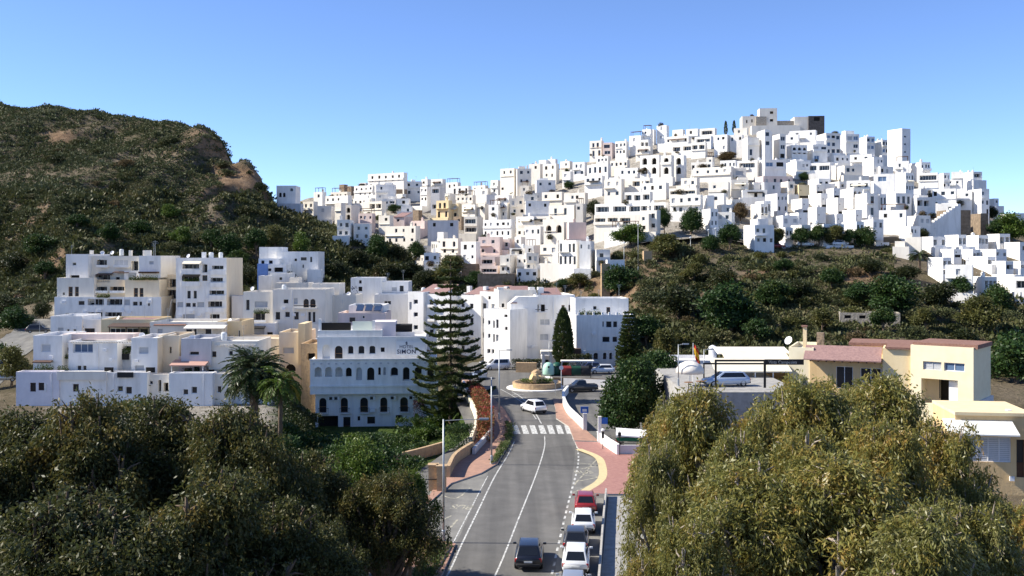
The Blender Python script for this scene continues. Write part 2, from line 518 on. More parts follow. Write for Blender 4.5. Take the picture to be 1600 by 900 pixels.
def build_land():
    xs = np.arange(-460, 470, 1.7)
    ys = np.concatenate([np.arange(-40, 120, 6.0), np.arange(120, 520, 1.7), np.arange(520, 700, 8)])
    X, Y = np.meshgrid(xs, ys)
    Z = land(X.ravel(), Y.ravel())
    nx, ny = len(xs), len(ys)
    idx = np.arange(nx * ny).reshape(ny, nx)
    f = np.stack([idx[:-1, :-1], idx[:-1, 1:], idx[1:, 1:], idx[1:, :-1]], -1).reshape(-1, 4)
    v = np.stack([X.ravel(), Y.ravel(), Z], -1)
    me = np_mesh('terrain', v, f, terrain_material(), smooth=True)
    Yp = np.maximum(v[:, 1], 30)
    u = UC + F * v[:, 0] / Yp
    w = VH + F * (CH - v[:, 2]) / Yp
    gy, gx = np.gradient(Z.reshape(ny, nx), ys, xs)
    slope = np.hypot(gx, gy).ravel()
    nz = fbm(v[:, 0] / 18, v[:, 1] / 18, 4)
    rock = rockiness(u, w, v[:, 0], v[:, 1], v[:, 2], slope)
    town = (in_poly(u, w, VILLAGE) & (v[:, 1] > 245)).astype(float)
    town = np.maximum(town, ((u > 78) & (u < 640) & (v[:, 1] > 120) & (v[:, 1] < 222) & (v[:, 2] < 10)))
    garden = ((v[:, 1] < 160) & (v[:, 0] < -3) & (u > 430)).astype(float)
    for n, a in (('rock', rock), ('town', town), ('garden', garden)):
        at = me.attributes.new(n, 'FLOAT', 'POINT')
        at.data.foreach_set('value', a.astype(np.float32))
    o = obj('terrain', me)
    tag(o, kind='structure')
    g = MB()
    g.quad((-6000, -3000, -8), (6000, -3000, -8), (6000, 9000, -8), (-6000, 9000, -8))
    tag(g.build('ground', mat('dry_plain', (0.16, 0.13, 0.09), 1.0, (0.1, 0.09, 0.05), 0.02)), kind='structure')


build_land()


def lane(name, pts, w, m):
    """a strip of road laid on the sloping land"""
    mb = MB()
    n = 40
    P_ = np.array(pts, float)
    s = np.linspace(0, len(pts) - 1, n)
    i = np.minimum(s.astype(int), len(pts) - 2)
    c = P_[i] + (P_[i + 1] - P_[i]) * (s - i)[:, None]
    d = np.gradient(c, axis=0)
    d /= np.linalg.norm(d, axis=1, keepdims=True)
    nr = np.stack([-d[:, 1], d[:, 0]], -1) * w / 2
    row = []
    for k in range(n):
        a, b = c[k] + nr[k], c[k] - nr[k]
        zz = max(land1(*a), land1(*b), land1(*c[k])) + .12
        row.append(((a[0], a[1], zz), (b[0], b[1], zz)))
    for k in range(n - 1):
        mb.quad(row[k][0], row[k][1], row[k + 1][1], row[k + 1][0])
    tag(mb.build(name, m), kind='structure')


lane('lane', [(-78, 128), (-77, 140), (-80, 152), (-84, 166), (-86, 182), (-92, 200)], 7.5, AL)
lane('village_road', [P(u, 400, D).xy for u, D in ((1000, 250), (1080, 251), (1180, 252.5), (1300, 253.5), (1380, 253))], 5.0, AS)


def slab(name, px, z0, z1, m, side=None, kind='structure', world=False):
    """a paved sheet with real edges, outlined on the ground"""
    pts = [p if world else G(*p, z=0) for p in px]
    bm = bmesh.new()
    vs = [bm.verts.new((x, y, z1)) for x, y in pts]
    f = bm.faces.new(vs)
    f.normal_update()
    if f.normal.z < 0:
        f.normal_flip()
    if z0 is not None:
        r = bmesh.ops.extrude_face_region(bm, geom=[f])
        low = [e for e in r['geom'] if isinstance(e, bmesh.types.BMVert)]
        for q in low:
            q.co.z = z0
        bmesh.ops.recalc_face_normals(bm, faces=bm.faces[:])
        for q in bm.faces:
            q.material_index = 0 if abs(q.normal.z) > 0.5 else 1
    bmesh.ops.triangulate(bm, faces=[q for q in bm.faces if len(q.verts) > 4])
    me = bpy.data.meshes.new(name)
    bm.to_mesh(me)
    bm.free()
    me.materials.append(m)
    me.materials.append(side or KB)
    o = obj(name, me)
    return tag(o, kind=kind)


def path(pxs, n=12):
    """smooth line on the ground through points of the photograph"""
    p = [Vector((*G(*q), 0)) for q in pxs]
    p = [2 * p[0] - p[1]] + p + [2 * p[-1] - p[-2]]
    out = []
    for i in range(1, len(p) - 2):
        for k in range(n):
            t = k / n
            a, b, c, d = p[i - 1], p[i], p[i + 1], p[i + 2]
            out.append(0.5 * ((2 * b) + (c - a) * t + (2 * a - 5 * b + 4 * c - d) * t * t + (3 * b - a - 3 * c + d) * t ** 3))
    out.append(p[-2])
    return out


def strip(mb, line, w, z, dash=None, off=0.0, mi=0):
    """a painted stripe along a line; DASH = (on, off) metres"""
    s = 0.0
    for i in range(len(line) - 1):
        a, b = line[i], line[i + 1]
        d = (b - a)
        L = d.length
        if L < 1e-6:
            continue
        d /= L
        nrm = Vector((-d.y, d.x, 0))
        t = 0.0
        while t < L:
            if dash:
                ph = (s + t) % (dash[0] + dash[1])
                step = min(L - t, (dash[0] - ph) if ph < dash[0] else (dash[0] + dash[1] - ph))
                on = ph < dash[0]
                step = max(step, 1e-3)
            else:
                step, on = L, True
            if on:
                p, q = a + d * t, a + d * (t + step)
                o1, o2 = nrm * (off - w / 2), nrm * (off + w / 2)
                mb.quad((*(p + o1).xy, z), (*(p + o2).xy, z), (*(q + o2).xy, z), (*(q + o1).xy, z), mi)
            t += step
        s += L


def low_wall(mb, line, w, z0, z1, mi=0):
    """a wall of even thickness along a line"""
    n = len(line)
    L, Rr = [], []
    for i, p in enumerate(line):
        d = (line[min(i + 1, n - 1)] - line[max(i - 1, 0)]).normalized()
        q = Vector((-d.y, d.x, 0)) * w / 2
        L.append(p + q); Rr.append(p - q)
    pts, faces = [], []
    zt = z1 if isinstance(z1, (list, tuple)) else [z1] * n
    for i in range(n):
        pts += [(L[i].x, L[i].y, z0), (L[i].x, L[i].y, zt[i]), (Rr[i].x, Rr[i].y, zt[i]), (Rr[i].x, Rr[i].y, z0)]
    for i in range(n - 1):
        a, b = 4 * i, 4 * i + 4
        for k in range(3):
            faces.append((a + k, a + k + 1, b + k + 1, b + k))
    faces += [(0, 3, 2, 1), (4 * n - 4, 4 * n - 3, 4 * n - 2, 4 * n - 1)]
    mb.add(pts, faces, mi)


# road: one asphalt sheet; pavements stand on it with kerbs
slab('road', [(-300, 1700), (420, 1050), (600, 860), (640, 745), (735, 680), (700, 600), (712, 578), (738, 566), (830, 566), (960, 596),
              (1000, 600), (1010, 640), (1000, 690), (1010, 900), (1000, 1700)], None, 0.0, AS)
slab('lay_by', [(712, 852), (690, 846), (640, 832), (600, 800), (640, 768), (700, 758), (750, 742), (764, 737), (740, 790)], None, 0.005, AL)
slab('bus_bay', [(899, 703), (930, 715), (939, 726), (939, 750), (905, 772), (891, 775)], None, 0.006, AL)
slab('parking_strip', [(889, 778), (905, 773), (943, 779), (936, 905), (915, 1200), (840, 1200), (869, 880)], None, 0.004, AL)
slab('side_pavement', [(420, 1260), (560, 960), (615, 870), (600, 815), (640, 828), (690, 846), (712, 852), (690, 902), (600, 1090), (520, 1300)], -0.05, 0.13, PP)
slab('garden_pavement', [(600, 800), (672, 775), (690, 742), (728, 710), (757, 672), (767, 650), (752, 628), (735, 612), (716, 597), (722, 592), (735, 596), (750, 607),
                 (770, 622), (788, 641), (799, 660), (802, 674), (797, 692), (777, 726), (752, 741), (705, 757), (668, 790)], -0.05, 0.13, PP)
slab('pink_pavement', [(864, 624), (868, 640), (869, 655), (889, 668), (897, 690), (936, 691), (915, 673), (889, 647), (881, 625)], -0.05, 0.13, PP)
slab('red_pavement', [(898, 691.5), (903, 702), (931, 714), (940.5, 726), (940.5, 750), (907, 772), (950, 774), (1040, 774), (1040, 690), (972, 700), (962, 707), (936, 692.5)], -0.05, 0.13, PR)
slab('parking_pavement', [(951, 775.5), (1040, 775.5), (1090, 1000), (930, 1000)], -0.05, 0.02, CO)
kb = MB()
for ln in ([(909, 772.2), (940, 750.5), (940, 726), (931, 714.5), (904, 703.5)],):
    strip(kb, path(ln, 4), 0.75, 0.135)
tag(kb.build('kerb_strip', KY), kind='structure')

mk = MB()
centre = path([(640, 1150), (735, 970), (778, 890), (812, 806), (839, 738), (850.5, 700), (851, 681)], 10)
strip(mk, centre, 0.115, 0.009)
strip(mk, path([(846, 662), (834, 642), (816, 622), (800, 612)], 6), 0.14, 0.009)
strip(mk, path([(838, 655), (822, 634), (800, 618), (782, 608)], 6), 0.12, 0.009)
strip(mk, path([(470, 1300), (590, 1090), (690, 905), (716, 850), (741, 800), (768, 746), (789, 712), (800, 690)], 8), 0.12, 0.009, off=-0.25)
strip(mk, path([(716, 848), (741, 798), (768, 744)], 8), 0.09, 0.009, off=0.35)
strip(mk, path([(830, 1100), (853, 945), (868, 872), (887, 790), (903, 727), (902, 700), (895, 684)], 10), 0.16, 0.011, dash=(0.9, 0.8))
for k in range(7):
    x0 = 800 + k * 13.6
    a, b = G(x0, 664.5), G(x0 + 8.2, 664.5)
    c, d = G(x0 + 13.5, 678), G(x0 + 4.2, 678)
    mk.quad((*a, 0.008), (*b, 0.008), (*c, 0.008), (*d, 0.008))
for ln in ([(800, 616), (818, 616)], [(806, 620), (822, 621)], [(812, 624), (824, 626)]):
    strip(mk, path(ln, 2), 0.25, 0.008)
tag(mk.build('road_markings', PT), kind='structure')
my = MB()
for ln in ([(895, 770), (935, 752)], [(903, 752), (935, 745), (905, 743)], [(907, 724), (932, 727), (908, 733)], [(897, 758), (934, 716)],
           [(665, 815), (690, 835), (715, 812)], [(680, 770), (712, 779), (735, 762)], [(655, 830), (705, 806)]):
    strip(my, path(ln, 3), 0.16, 0.012)
tag(my.build('bay_markings', PY), kind='structure')


def text(name, body, size, m, parent=None, loc=(0, 0, 0), rot=(0, 0, 0), ext=0.01, bold=0.0, align='CENTER', spacing=1.0):
    c = bpy.data.curves.new(name, 'FONT')
    c.body = body
    c.size = size
    c.extrude = ext
    c.offset = bold
    c.align_x = align
    c.align_y = 'CENTER'
    c.space_character = spacing
    c.materials.append(m)
    tmp = bpy.data.objects.new(name, c)
    COL.objects.link(tmp)
    dg = bpy.context.evaluated_depsgraph_get()
    me = bpy.data.meshes.new_from_object(tmp.evaluated_get(dg))
    bpy.data.objects.remove(tmp)
    me.materials.clear()
    me.materials.append(m)
    o = bpy.data.objects.new(name, me)
    COL.objects.link(o)
    o.location = loc
    o.rotation_euler = rot
    if parent is not None:
        o.parent = parent
        KIDS.setdefault(parent.name, []).append(o)
    return o


for body, (u, v), rz in (('BUS', (912, 738), 6), ('BUS', (722, 792), 168)):
    x, y = G(u, v)
    t = text('bay_lettering', body, 1.15, PY, None, (x, y, 0.012), (0, 0, R(rz)), ext=0.0, bold=0.01)
    t.scale = (0.9, 1.7, 1)
    tag(t, kind='structure')

# planting strips along the pavement
def planter(px, seed):
    slab('planting_bed', px, 0.0, 0.24, SO)
    r = np.random.default_rng(seed)
    poly = np.array([G(*p) for p in px])
    lo, hi = poly.min(0), poly.max(0)
    pts = []
    while len(pts) < 130:
        q = r.uniform(lo, hi)
        if in_poly([q[0]], [q[1]], [tuple(p) for p in poly])[0]:
            pts.append(q)
    vs = []
    for q in pts:
        for _ in range(16):
            c = np.array([q[0], q[1], 0.24]) + r.normal(0, [0.2, 0.2, 0.0]) + [0, 0, abs(r.normal(0.1, 0.12))]
            d = r.normal(0, 1, 3); d /= np.linalg.norm(d)
            e = np.cross(d, r.normal(0, 1, 3)); e /= np.linalg.norm(e)
            vs += [c - d * .13, c + e * .05, c + d * .13, c - e * .05]
    vs = np.array(vs)
    o = obj('low_plants', np_mesh('low_plants', vs, np.arange(len(vs)).reshape(-1, 4), LEAF_BED))
    tag(o, kind='stuff')


LEAF_BED = leafmat('bed_leaves', [(0.16, 0.12, 0.05), (0.09, 0.11, 0.03), (0.06, 0.10, 0.02), (0.12, 0.13, 0.05)])
planter([(640, 905), (655, 885), (690, 853), (705, 857), (678, 905), (640, 980), (600, 980)], 1)
planter([(768, 728), (781, 706), (790, 690), (794, 676), (791, 664), (796, 664), (799.5, 676), (796, 691), (777, 722), (772, 727)], 2)
# ------------------------------------------------------------------ buildings
Z3 = Vector((0, 0, 1))


def facade(mb, o, ex, n, w, z0, z1, ops, mi=0):
    """a wall with real openings and reveals; OPS: (x0, z0, x1, z1, kind, depth), kind starting with 'a' is arched"""
    def q(x, z, d=0.0):
        return o + ex * x + Z3 * z - n * d
    good = []
    for p in ops:
        x0, a, x1, b = max(p[0], 0.06), max(p[1], z0 + 0.02), min(p[2], w - 0.06), min(p[3], z1 - 0.1)
        if x1 - x0 < 0.2 or b - a < 0.2:
            continue
        if any(x0 < g[2] + 0.04 and x1 > g[0] - 0.04 and a < g[3] + 0.04 and b > g[1] - 0.04 for g in good):
            continue
        good.append((x0, a, x1, b, p[4], p[5]))
    xs = sorted({0.0, w, *[g[0] for g in good], *[g[2] for g in good]})
    zs = sorted({z0, z1, *[g[1] for g in good], *[g[3] for g in good]})
    for j in range(len(zs) - 1):
        run = None
        zc = (zs[j] + zs[j + 1]) / 2
        for i in range(len(xs)):
            solid = i < len(xs) - 1 and not any(g[0] < (xs[i] + xs[i + 1]) / 2 < g[2] and g[1] < zc < g[3] for g in good)
            if solid and run is None:
                run = xs[i]
            if not solid and run is not None:
                mb.quad(q(run, zs[j]), q(xs[i], zs[j]), q(xs[i], zs[j + 1]), q(run, zs[j + 1]), mi)
                run = None
    for x0, a, x1, b, k, dp in good:
        mb.quad(q(x0, a), q(x1, a), q(x1, a, dp), q(x0, a, dp), mi)
        if k[0] == 'a':
            r = (x1 - x0) / 2
            sp = max(b - r, a + 0.1)
            ry = b - sp
            cx = (x0 + x1) / 2
            arc = [(cx - r * math.cos(t * math.pi / 8), sp + ry * math.sin(t * math.pi / 8)) for t in range(9)]
            for t in range(8):
                (ax, az), (bx, bz) = arc[t], arc[t + 1]
                top = b
                mb.quad(q(ax, az), q(bx, bz), q(bx, top), q(ax, top), mi)
                mb.quad(q(ax, az), q(ax, az, dp), q(bx, bz, dp), q(bx, bz), mi)
            mb.quad(q(x0, a), q(x0, a, dp), q(x0, sp, dp), q(x0, sp), mi)
            mb.quad(q(x1, a, dp), q(x1, a), q(x1, sp), q(x1, sp, dp), mi)
        else:
            mb.quad(q(x0, a), q(x0, a, dp), q(x0, b, dp), q(x0, b), mi)
            mb.quad(q(x1, a, dp), q(x1, a), q(x1, b), q(x1, b, dp), mi)
            mb.quad(q(x0, b, dp), q(x1, b, dp), q(x1, b), q(x0, b), mi)
    return good


def shell(mb, x0, x1, y0, y1, z0, z1, front=(), left=(), right=(), par=0.45, mi=0, mr=None):
    """a flat-roofed block with a parapet"""
    w, d = x1 - x0, y1 - y0
    g = []
    g.append(('f', facade(mb, Vector((x0, y0, 0)), Vector((1, 0, 0)), Vector((0, -1, 0)), w, z0, z1, front, mi)))
    g.append(('l', facade(mb, Vector((x0, y1, 0)), Vector((0, -1, 0)), Vector((-1, 0, 0)), d, z0, z1, left, mi)))
    g.append(('r', facade(mb, Vector((x1, y0, 0)), Vector((0, 1, 0)), Vector((1, 0, 0)), d, z0, z1, right, mi if mr is None else mr)))
    facade(mb, Vector((x1, y1, 0)), Vector((-1, 0, 0)), Vector((0, 1, 0)), w, z0, z1, (), mi)
    t = 0.2
    if par > 0 and w > 1 and d > 1:
        zr = z1 - par
        o_, i_ = [(x0, y0), (x1, y0), (x1, y1), (x0, y1)], [(x0 + t, y0 + t), (x1 - t, y0 + t), (x1 - t, y1 - t), (x0 + t, y1 - t)]
        for k in range(4):
            a, b, c, e = o_[k], o_[(k + 1) % 4], i_[(k + 1) % 4], i_[k]
            mb.quad((*a, z1), (*b, z1), (*c, z1), (*e, z1), mi)
            mb.quad((*e, z1), (*c, z1), (*c, zr), (*e, zr), mi)
        mb.quad(*[(*p, zr) for p in i_], mi)
    else:
        mb.quad((x0, y0, z1), (x1, y0, z1), (x1, y1, z1), (x0, y1, z1), mi)
    return g


WMESH = {}


def pane_mesh(kind, w, h):
    key = (kind, round(w / 0.15), round(h / 0.15))
    if key in WMESH:
        return WMESH[key], key[1] * 0.15, key[2] * 0.15
    w, h = max(key[1], 1) * 0.15, max(key[2], 1) * 0.15
    mb = MB()
    k = kind.lstrip('a') or 'w'
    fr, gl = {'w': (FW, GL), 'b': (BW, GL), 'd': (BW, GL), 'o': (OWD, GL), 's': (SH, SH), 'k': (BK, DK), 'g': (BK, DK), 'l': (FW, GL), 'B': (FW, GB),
              'p': (W, W), 'c': (FW, SH)}[k[0]]
    t = 0.07
    mb.quad((0, 0, 0), (w, 0, 0), (w, 0, h), (0, 0, h), 1)
    if k[0] not in 'kgp':
        for a in ((0, w, 0, t), (0, w, h - t, h)):
            mb.box(a[0], a[1], -0.05, -0.003, a[2], a[3], 0)
        nm = max(2, int(round(w / 0.9)) + 1)
        for i in range(nm):
            x = (w - t) * i / (nm - 1)
            mb.box(x, x + t, -0.05, -0.003, t, h - t, 0)
        if k[0] in 'dob' and h > 1.6:
            mb.box(t, w - t, -0.04, -0.003, h * 0.36, h * 0.36 + 0.09, 0)
            if k[0] == 'd':
                mb.box(t, w - t, -0.02, -0.003, t, h * 0.36, 0)
        if k[0] in 'sc':
            nsl = int(h / 0.16)
            for i in range(1, nsl):
                mb.box(t, w - t, -0.015, -0.003, h * i / nsl - 0.02, h * i / nsl + 0.02, 0)
    WMESH[key] = mb.mesh('window', [fr, gl])
    return WMESH[key], w, h


def put_panes(parent, mb_ops, x0, x1, y0, y1):
    for side, ops in mb_ops:
        o, ex, n = {'f': (Vector((x0, y0, 0)), Vector((1, 0, 0)), Vector((0, -1, 0))),
                    'l': (Vector((x0, y1, 0)), Vector((0, -1, 0)), Vector((-1, 0, 0))),
                    'r': (Vector((x1, y0, 0)), Vector((0, 1, 0)), Vector((1, 0, 0)))}[side]
        for a0, b0, a1, b1, k, dp in ops:
            kk = k.lstrip('a') or 'w'
            if kk == 'n':
                continue
            me, mw, mh = pane_mesh(k, a1 - a0, b1 - b0)
            pos = o + ex * a0 + Z3 * b0 - n * (dp - 0.01)
            nm = {'w': 'window', 'b': 'window', 'B': 'window', 'd': 'door', 'o': 'door', 's': 'shutter', 'c': 'shutter', 'k': 'doorway', 'g': 'garage_door', 'l': 'balcony_window', 'p': 'niche'}[kk[0]]
            c = obj(nm, me, parent, pos, math.atan2(ex.y, ex.x))
            c.scale = ((a1 - a0) / mw, 1, (b1 - b0) / mh)


def bld(name, label, cat, D, blocks, yaw=0.0, group=None, extra=None, deep=7.0):
    """a building from blocks measured in the photograph: (u0, v0, u1, v1, dD, depth, material, ops[, right ops, right material])"""
    uc = (blocks[0][0] + blocks[0][2]) / 2
    vb = max(b[3] for b in blocks)
    root_p = P(uc, vb, D)
    t = thing(name, label, cat, root_p, R(yaw), group)
    t['D'] = D
    for i, b in enumerate(blocks):
        u0, v0, u1, v1, dD, dep, m, ops = b[:8]
        rops = b[8] if len(b) > 8 else ()
        mr = b[9] if len(b) > 9 and b[9] else None
        lops = b[10] if len(b) > 10 else ()
        Dd = D + dD

        def lx(u):
            return (u - UC) / F * Dd - root_p.x

        def lz(v):
            return CH - (v - VH) / F * Dd - root_p.z
        x0, x1 = lx(u0), lx(u1)
        cs = math.cos(R(yaw)) or 1
        s = 1 / cs
        x0, x1 = x0 * s, x1 * s
        fo = []
        for q in ops:
            k = q[4]
            dp = 1.5 if k == 'l' else (1.0 if k in ('g', 'k') else (0.35 if k[0] == 'a' else 0.22))
            if len(q) > 5:
                dp = q[5]
            fo.append((lx(q[0]) * s - x0, lz(q[3]), lx(q[2]) * s - x0, lz(q[1]), k, dp))
        mb = MB()
        g = shell(mb, x0, x1, dD, dD + dep, lz(v1) - (deep if v1 >= vb - 25 else 1.0), lz(v0), fo, lops, rops, mr=1 if mr else None)
        mb.build('wall', [m, mr or m], t)
        put_panes(t, g, x0, x1, dD, dD + dep)

        for q in g[0][1]:
            if q[4] == 'l' and q[2] - q[0] > 1.5:       # a balcony's front rail
                rb = MB()
                rb.box(x0 + q[0], x0 + q[2], dD + 0.02, dD + 0.06, q[1] + 0.78, q[1] + 0.84)
                for k in range(int((q[2] - q[0]) / 0.35)):
                    xx = x0 + q[0] + 0.17 + k * 0.35
                    rb.box(xx, xx + 0.03, dD + 0.03, dD + 0.05, q[1] + 0.02, q[1] + 0.78)
                rb.build('railing', BK, t)
    return t


def part(t, name, m, u0, v0, u1, v1, dD, dep, slope=0.0):
    """a box part of building T measured in the photograph; SLOPE drops the front edge (awnings, tiled lean-tos)"""
    D = t['D'] + dD
    s = 1 / (math.cos(t.rotation_euler.z) or 1)
    x0, x1 = ((u0 - UC) / F * D - t.location.x) * s, ((u1 - UC) / F * D - t.location.x) * s
    za, zb = CH - (v1 - VH) / F * D - t.location.z, CH - (v0 - VH) / F * D - t.location.z
    mb = MB()
    if slope:
        th = 0.12
        a = [(x0, dD, za), (x1, dD, za), (x1, dD + dep, zb), (x0, dD + dep, zb)]
        mb.add(a + [(p[0], p[1], p[2] + th) for p in a], [(3, 2, 1, 0), (4, 5, 6, 7), (0, 1, 5, 4), (1, 2, 6, 5), (2, 3, 7, 6), (3, 0, 4, 7)])
    else:
        mb.box(x0, x1, dD, dD + dep, za, zb)
    return mb.build(name, m, t)


def posts(t, name, m, us, v0, v1, dD, r=0.06):
    D = t['D'] + dD
    s = 1 / (math.cos(t.rotation_euler.z) or 1)
    for u in us:
        x = ((u - UC) / F * D - t.location.x) * s
        za, zb = CH - (v1 - VH) / F * D - t.location.z, CH - (v0 - VH) / F * D - t.location.z
        mb = MB()
        mb.box(x - r, x + r, dD - r, dD + r, za, zb)
        mb.build(name, m, t)


def chimney(t, x, y, z, h=1.4, m=None):
    mb = MB()
    mb.box(x - .3, x + .3, y - .3, y + .3, z - .6, z + h)
    mb.box(x - .38, x + .38, y - .38, y + .38, z + h, z + h + .1)
    mb.box(x - .2, x + .2, y - .2, y + .2, z + h + .1, z + h + .4)
    mb.build('chimney', m or W, t)


# --- the hotel
hotel = bld('hotel', 'white three-storey hotel with arched windows and its name painted on the upper wall', 'hotel', 147, [
    (494, 603, 684, 670, 0, 11, W, [(500, 621, 511, 644, 'ao'), (533, 621, 544, 644, 'ao'), (563, 621, 575, 644, 'ao'), (594, 621, 605, 644, 'ao'),
                                    (625, 621, 637, 644, 'ao'), (498, 649, 529, 673, 'g'), (537, 651, 548, 673, 'd'), (559, 650, 563, 657, 'k', .3),
                                    (574, 651, 586, 662, 'b'), (618, 649, 628, 661, 'k', .4)]),
    (485, 562, 681, 604.5, -1.1, 11.5, W, [(492, 573, 503, 588, 'ap', 1.2), (508, 573, 519, 588, 'ap', 1.2), (524, 573, 535, 588, 'ap', 1.2), (540, 574, 549, 588, 'ak', .5),
                                       (556, 574, 565, 594, 'as'), (573, 574, 584, 594, 'ak'), (590, 574, 594, 586, 'ak', .4), (598, 574, 602, 586, 'as'),
                                       (609, 574, 621, 588, 'aw', .8), (628, 574, 639, 595, 'aw', .8), (646, 574, 658, 595, 'aw', .8), (666, 575, 677, 595, 'aw', .8)]),
    (497, 526, 665, 564, 0.2, 10.5, W, [(505, 538, 517, 560, 'ap', .5), (524, 540, 536, 560, 'ao', .4), (544, 540, 553, 553, 'aw'), (560, 540, 570, 553, 'aw'),
                                      (577, 540, 587, 553, 'aw'), (595, 543, 601, 550, 'k', .3)]),
    (498, 516, 597, 527, 0.6, 10, W, []),
], yaw=4)
D0 = 118
part(hotel, 'cornice', W, 484, 602, 682, 604.5, -1.3, 0.19)
part(hotel, 'cornice', W, 484, 560.5, 682, 562.6, -1.28, 0.17)
for k in range(17):
    part(hotel, 'bracket', GR, 489 + k * 11.5, 566.5, 492 + k * 11.5, 569, -1.2, 0.097)
part(hotel, 'windbreak', DK, 505, 504, 551, 517, 3, 0.15)
part(hotel, 'roof_screen', mat('pale_green_canvas', (0.6, 0.66, 0.58), 0.9), 553, 502, 585, 517, 2.5, 0.15)
part(hotel, 'roof_room', mat('lilac_render', (0.66, 0.6, 0.62), 0.9), 586, 503, 620, 528, 3, 5)
part(hotel, 'roof_post', W, 583, 501, 587, 517, 1.5, 0.5)
part(hotel, 'roof_post', W, 500, 498, 504, 517, 1.5, 0.5)
part(hotel, 'awning', DK, 620, 508, 646, 519, 4, 3)
part(hotel, 'terrace_wall', GR, 620, 519, 650, 528, 3.5, 0.3)
for u in (514, 522, 577, 609, 638):
    a = part(hotel, 'air_conditioner', FW, u, 619, u + 9, 625, -0.4, 0.38)
    part(hotel, 'fan_grille', BK, u + 1, 619.8, u + 5.6, 624.2, -0.415, 0.012)
part(hotel, 'air_conditioner', FW, 578, 638, 586, 644, -0.4, 0.38)
for u in (500, 533, 563, 594, 625):
    part(hotel, 'balcony_rail', BK, u - 2, 637, u + 14, 637.6, -0.35, 0.03)
    for k in range(9):
        part(hotel, 'baluster', BK, u - 2 + k * 1.95, 637.6, u - 1.7 + k * 1.95, 645, -0.34, 0.02)
    part(hotel, 'balcony_floor', W, u - 2, 645, u + 14, 646.4, -0.4, 0.39)
sp = part(hotel, 'sign_board', mat('pale_sign', (0.74, 0.76, 0.78), 0.7), 619, 533, 664, 555.5, 0.14, 0.05)


def on_wall(t, body, u, v, px, dD, m, bold=0.0, spacing=1.0):
    D = t['D'] + dD
    s = 1 / (math.cos(t.rotation_euler.z) or 1)
    x = ((u - UC) / F * D - t.location.x) * s
    z = CH - (v - VH) / F * D - t.location.z
    return text('lettering', body, px / F * D / 0.7, m, t, (x, dD, z), (R(90), 0, 0), 0.012, bold, 'CENTER', spacing)


INK = mat('dark_lettering', (0.02, 0.03, 0.07), 0.7)
on_wall(hotel, 'HOTEL', 635, 542.3, 4.8, 0.13, INK, 0.0, 1.05)
on_wall(hotel, 'SiMON', 635, 550, 6.4, 0.13, INK, 0.012, 1.1)
on_wall(hotel, 'S', 635, 536.8, 4.2, 0.13, INK, 0.03)
mb = MB(); mb.tube([(0, 0, 0), (0, 0, 1.6)], [.03, .015], 5); mb.box(-.5, .5, -.012, .012, 1.2, 1.23); mb.box(-.35, .35, -.012, .012, 1.4, 1.43)
mb.build('antenna', GM, hotel, (-3.5, 6, 12.4))

# --- apartment blocks on the lower left
ap = bld('apartment_block', 'large stepped cream and white apartment block of five storeys below the rocky hill', 'apartment block', 200, [
    (85, 464, 252, 504, 0, 13, W, [(122, 470, 132, 477, 'w'), (137, 467, 162, 477, 'l'), (167, 467, 191, 477, 'l'), (194, 468, 203, 477, 's'), (207, 471, 215, 478, 'w'), (217, 471, 222, 478, 'w'),
                                  (138, 488, 160, 499, 'l'), (164, 488, 190, 499, 'l'), (216, 494, 225, 503, 'd'), (102, 489, 108, 498, 's'), (113, 489, 119, 498, 's'), (231, 474, 234, 478, 'k', .3)], (), CR),
    (89, 434, 147, 465, 1.0, 12, OW, [(107, 448, 113.5, 463, 'o'), (117, 448, 123, 463, 'o'), (98, 457, 101, 461, 'k', .3)]),
    (144, 437, 196, 465, 2.2, 11, CR, [(149, 429, 172, 441, 'l'), (145, 448, 167, 457, 'l'), (172, 448, 194, 457, 'l')]),
    (195, 437, 249, 465, 1.2, 12, CR, [(209, 450, 215.5, 464, 'o'), (218, 450, 224, 464, 'o')], (), CR),
    (103, 397, 138, 436, 2.5, 11, W, [(113, 410, 119, 415, 'w'), (109, 430, 124, 437, 'k', .8), (111, 428, 117, 432, 'w')]),
    (137, 400, 219, 439, 4.0, 9, OW, [(138, 411, 142, 421, 'w'), (151, 406, 167, 417, 'l'), (178, 406, 200, 417, 'c'), (205, 408, 216, 423, 'l'), (133, 426, 140, 433, 'w'),
                                    (149, 428.5, 172, 437.5, 'l'), (181, 433, 187, 437, 'k', .3)]),
    (217, 399.5, 251, 426, 2.0, 12, W, [(233, 408, 240, 413, 's')], (), OW),
    (194, 423, 247, 438, 2.8, 8, W, [(200, 426, 213, 435, 's'), (218, 427, 244, 438, 'l')]),
])
part(ap, 'pergola', BW, 216, 424.5, 246, 427, 1.0, 2.2)
part(ap, 'awning', AB, 175, 425, 200, 426.6, 2.4, 1.5, 1)
part(ap, 'awning', AB, 149, 428, 173, 430, 2.6, 1.4, 1)
for u in (140, 201, 223, 227, 231):
    part(ap, 'chimney', OW, u, 391, u + 4, 401, 6, 0.8)
mb = MB(); mb.tube([(0, 0, 0), (0, 0, 3.2)], [.05, .03], 5); mb.box(-.7, .7, -.02, .02, 2.6, 2.64); mb.box(-.5, .5, -.02, .02, 2.9, 2.94)
mb.build('antenna', GM, ap, (6.8, 7, 13.0))

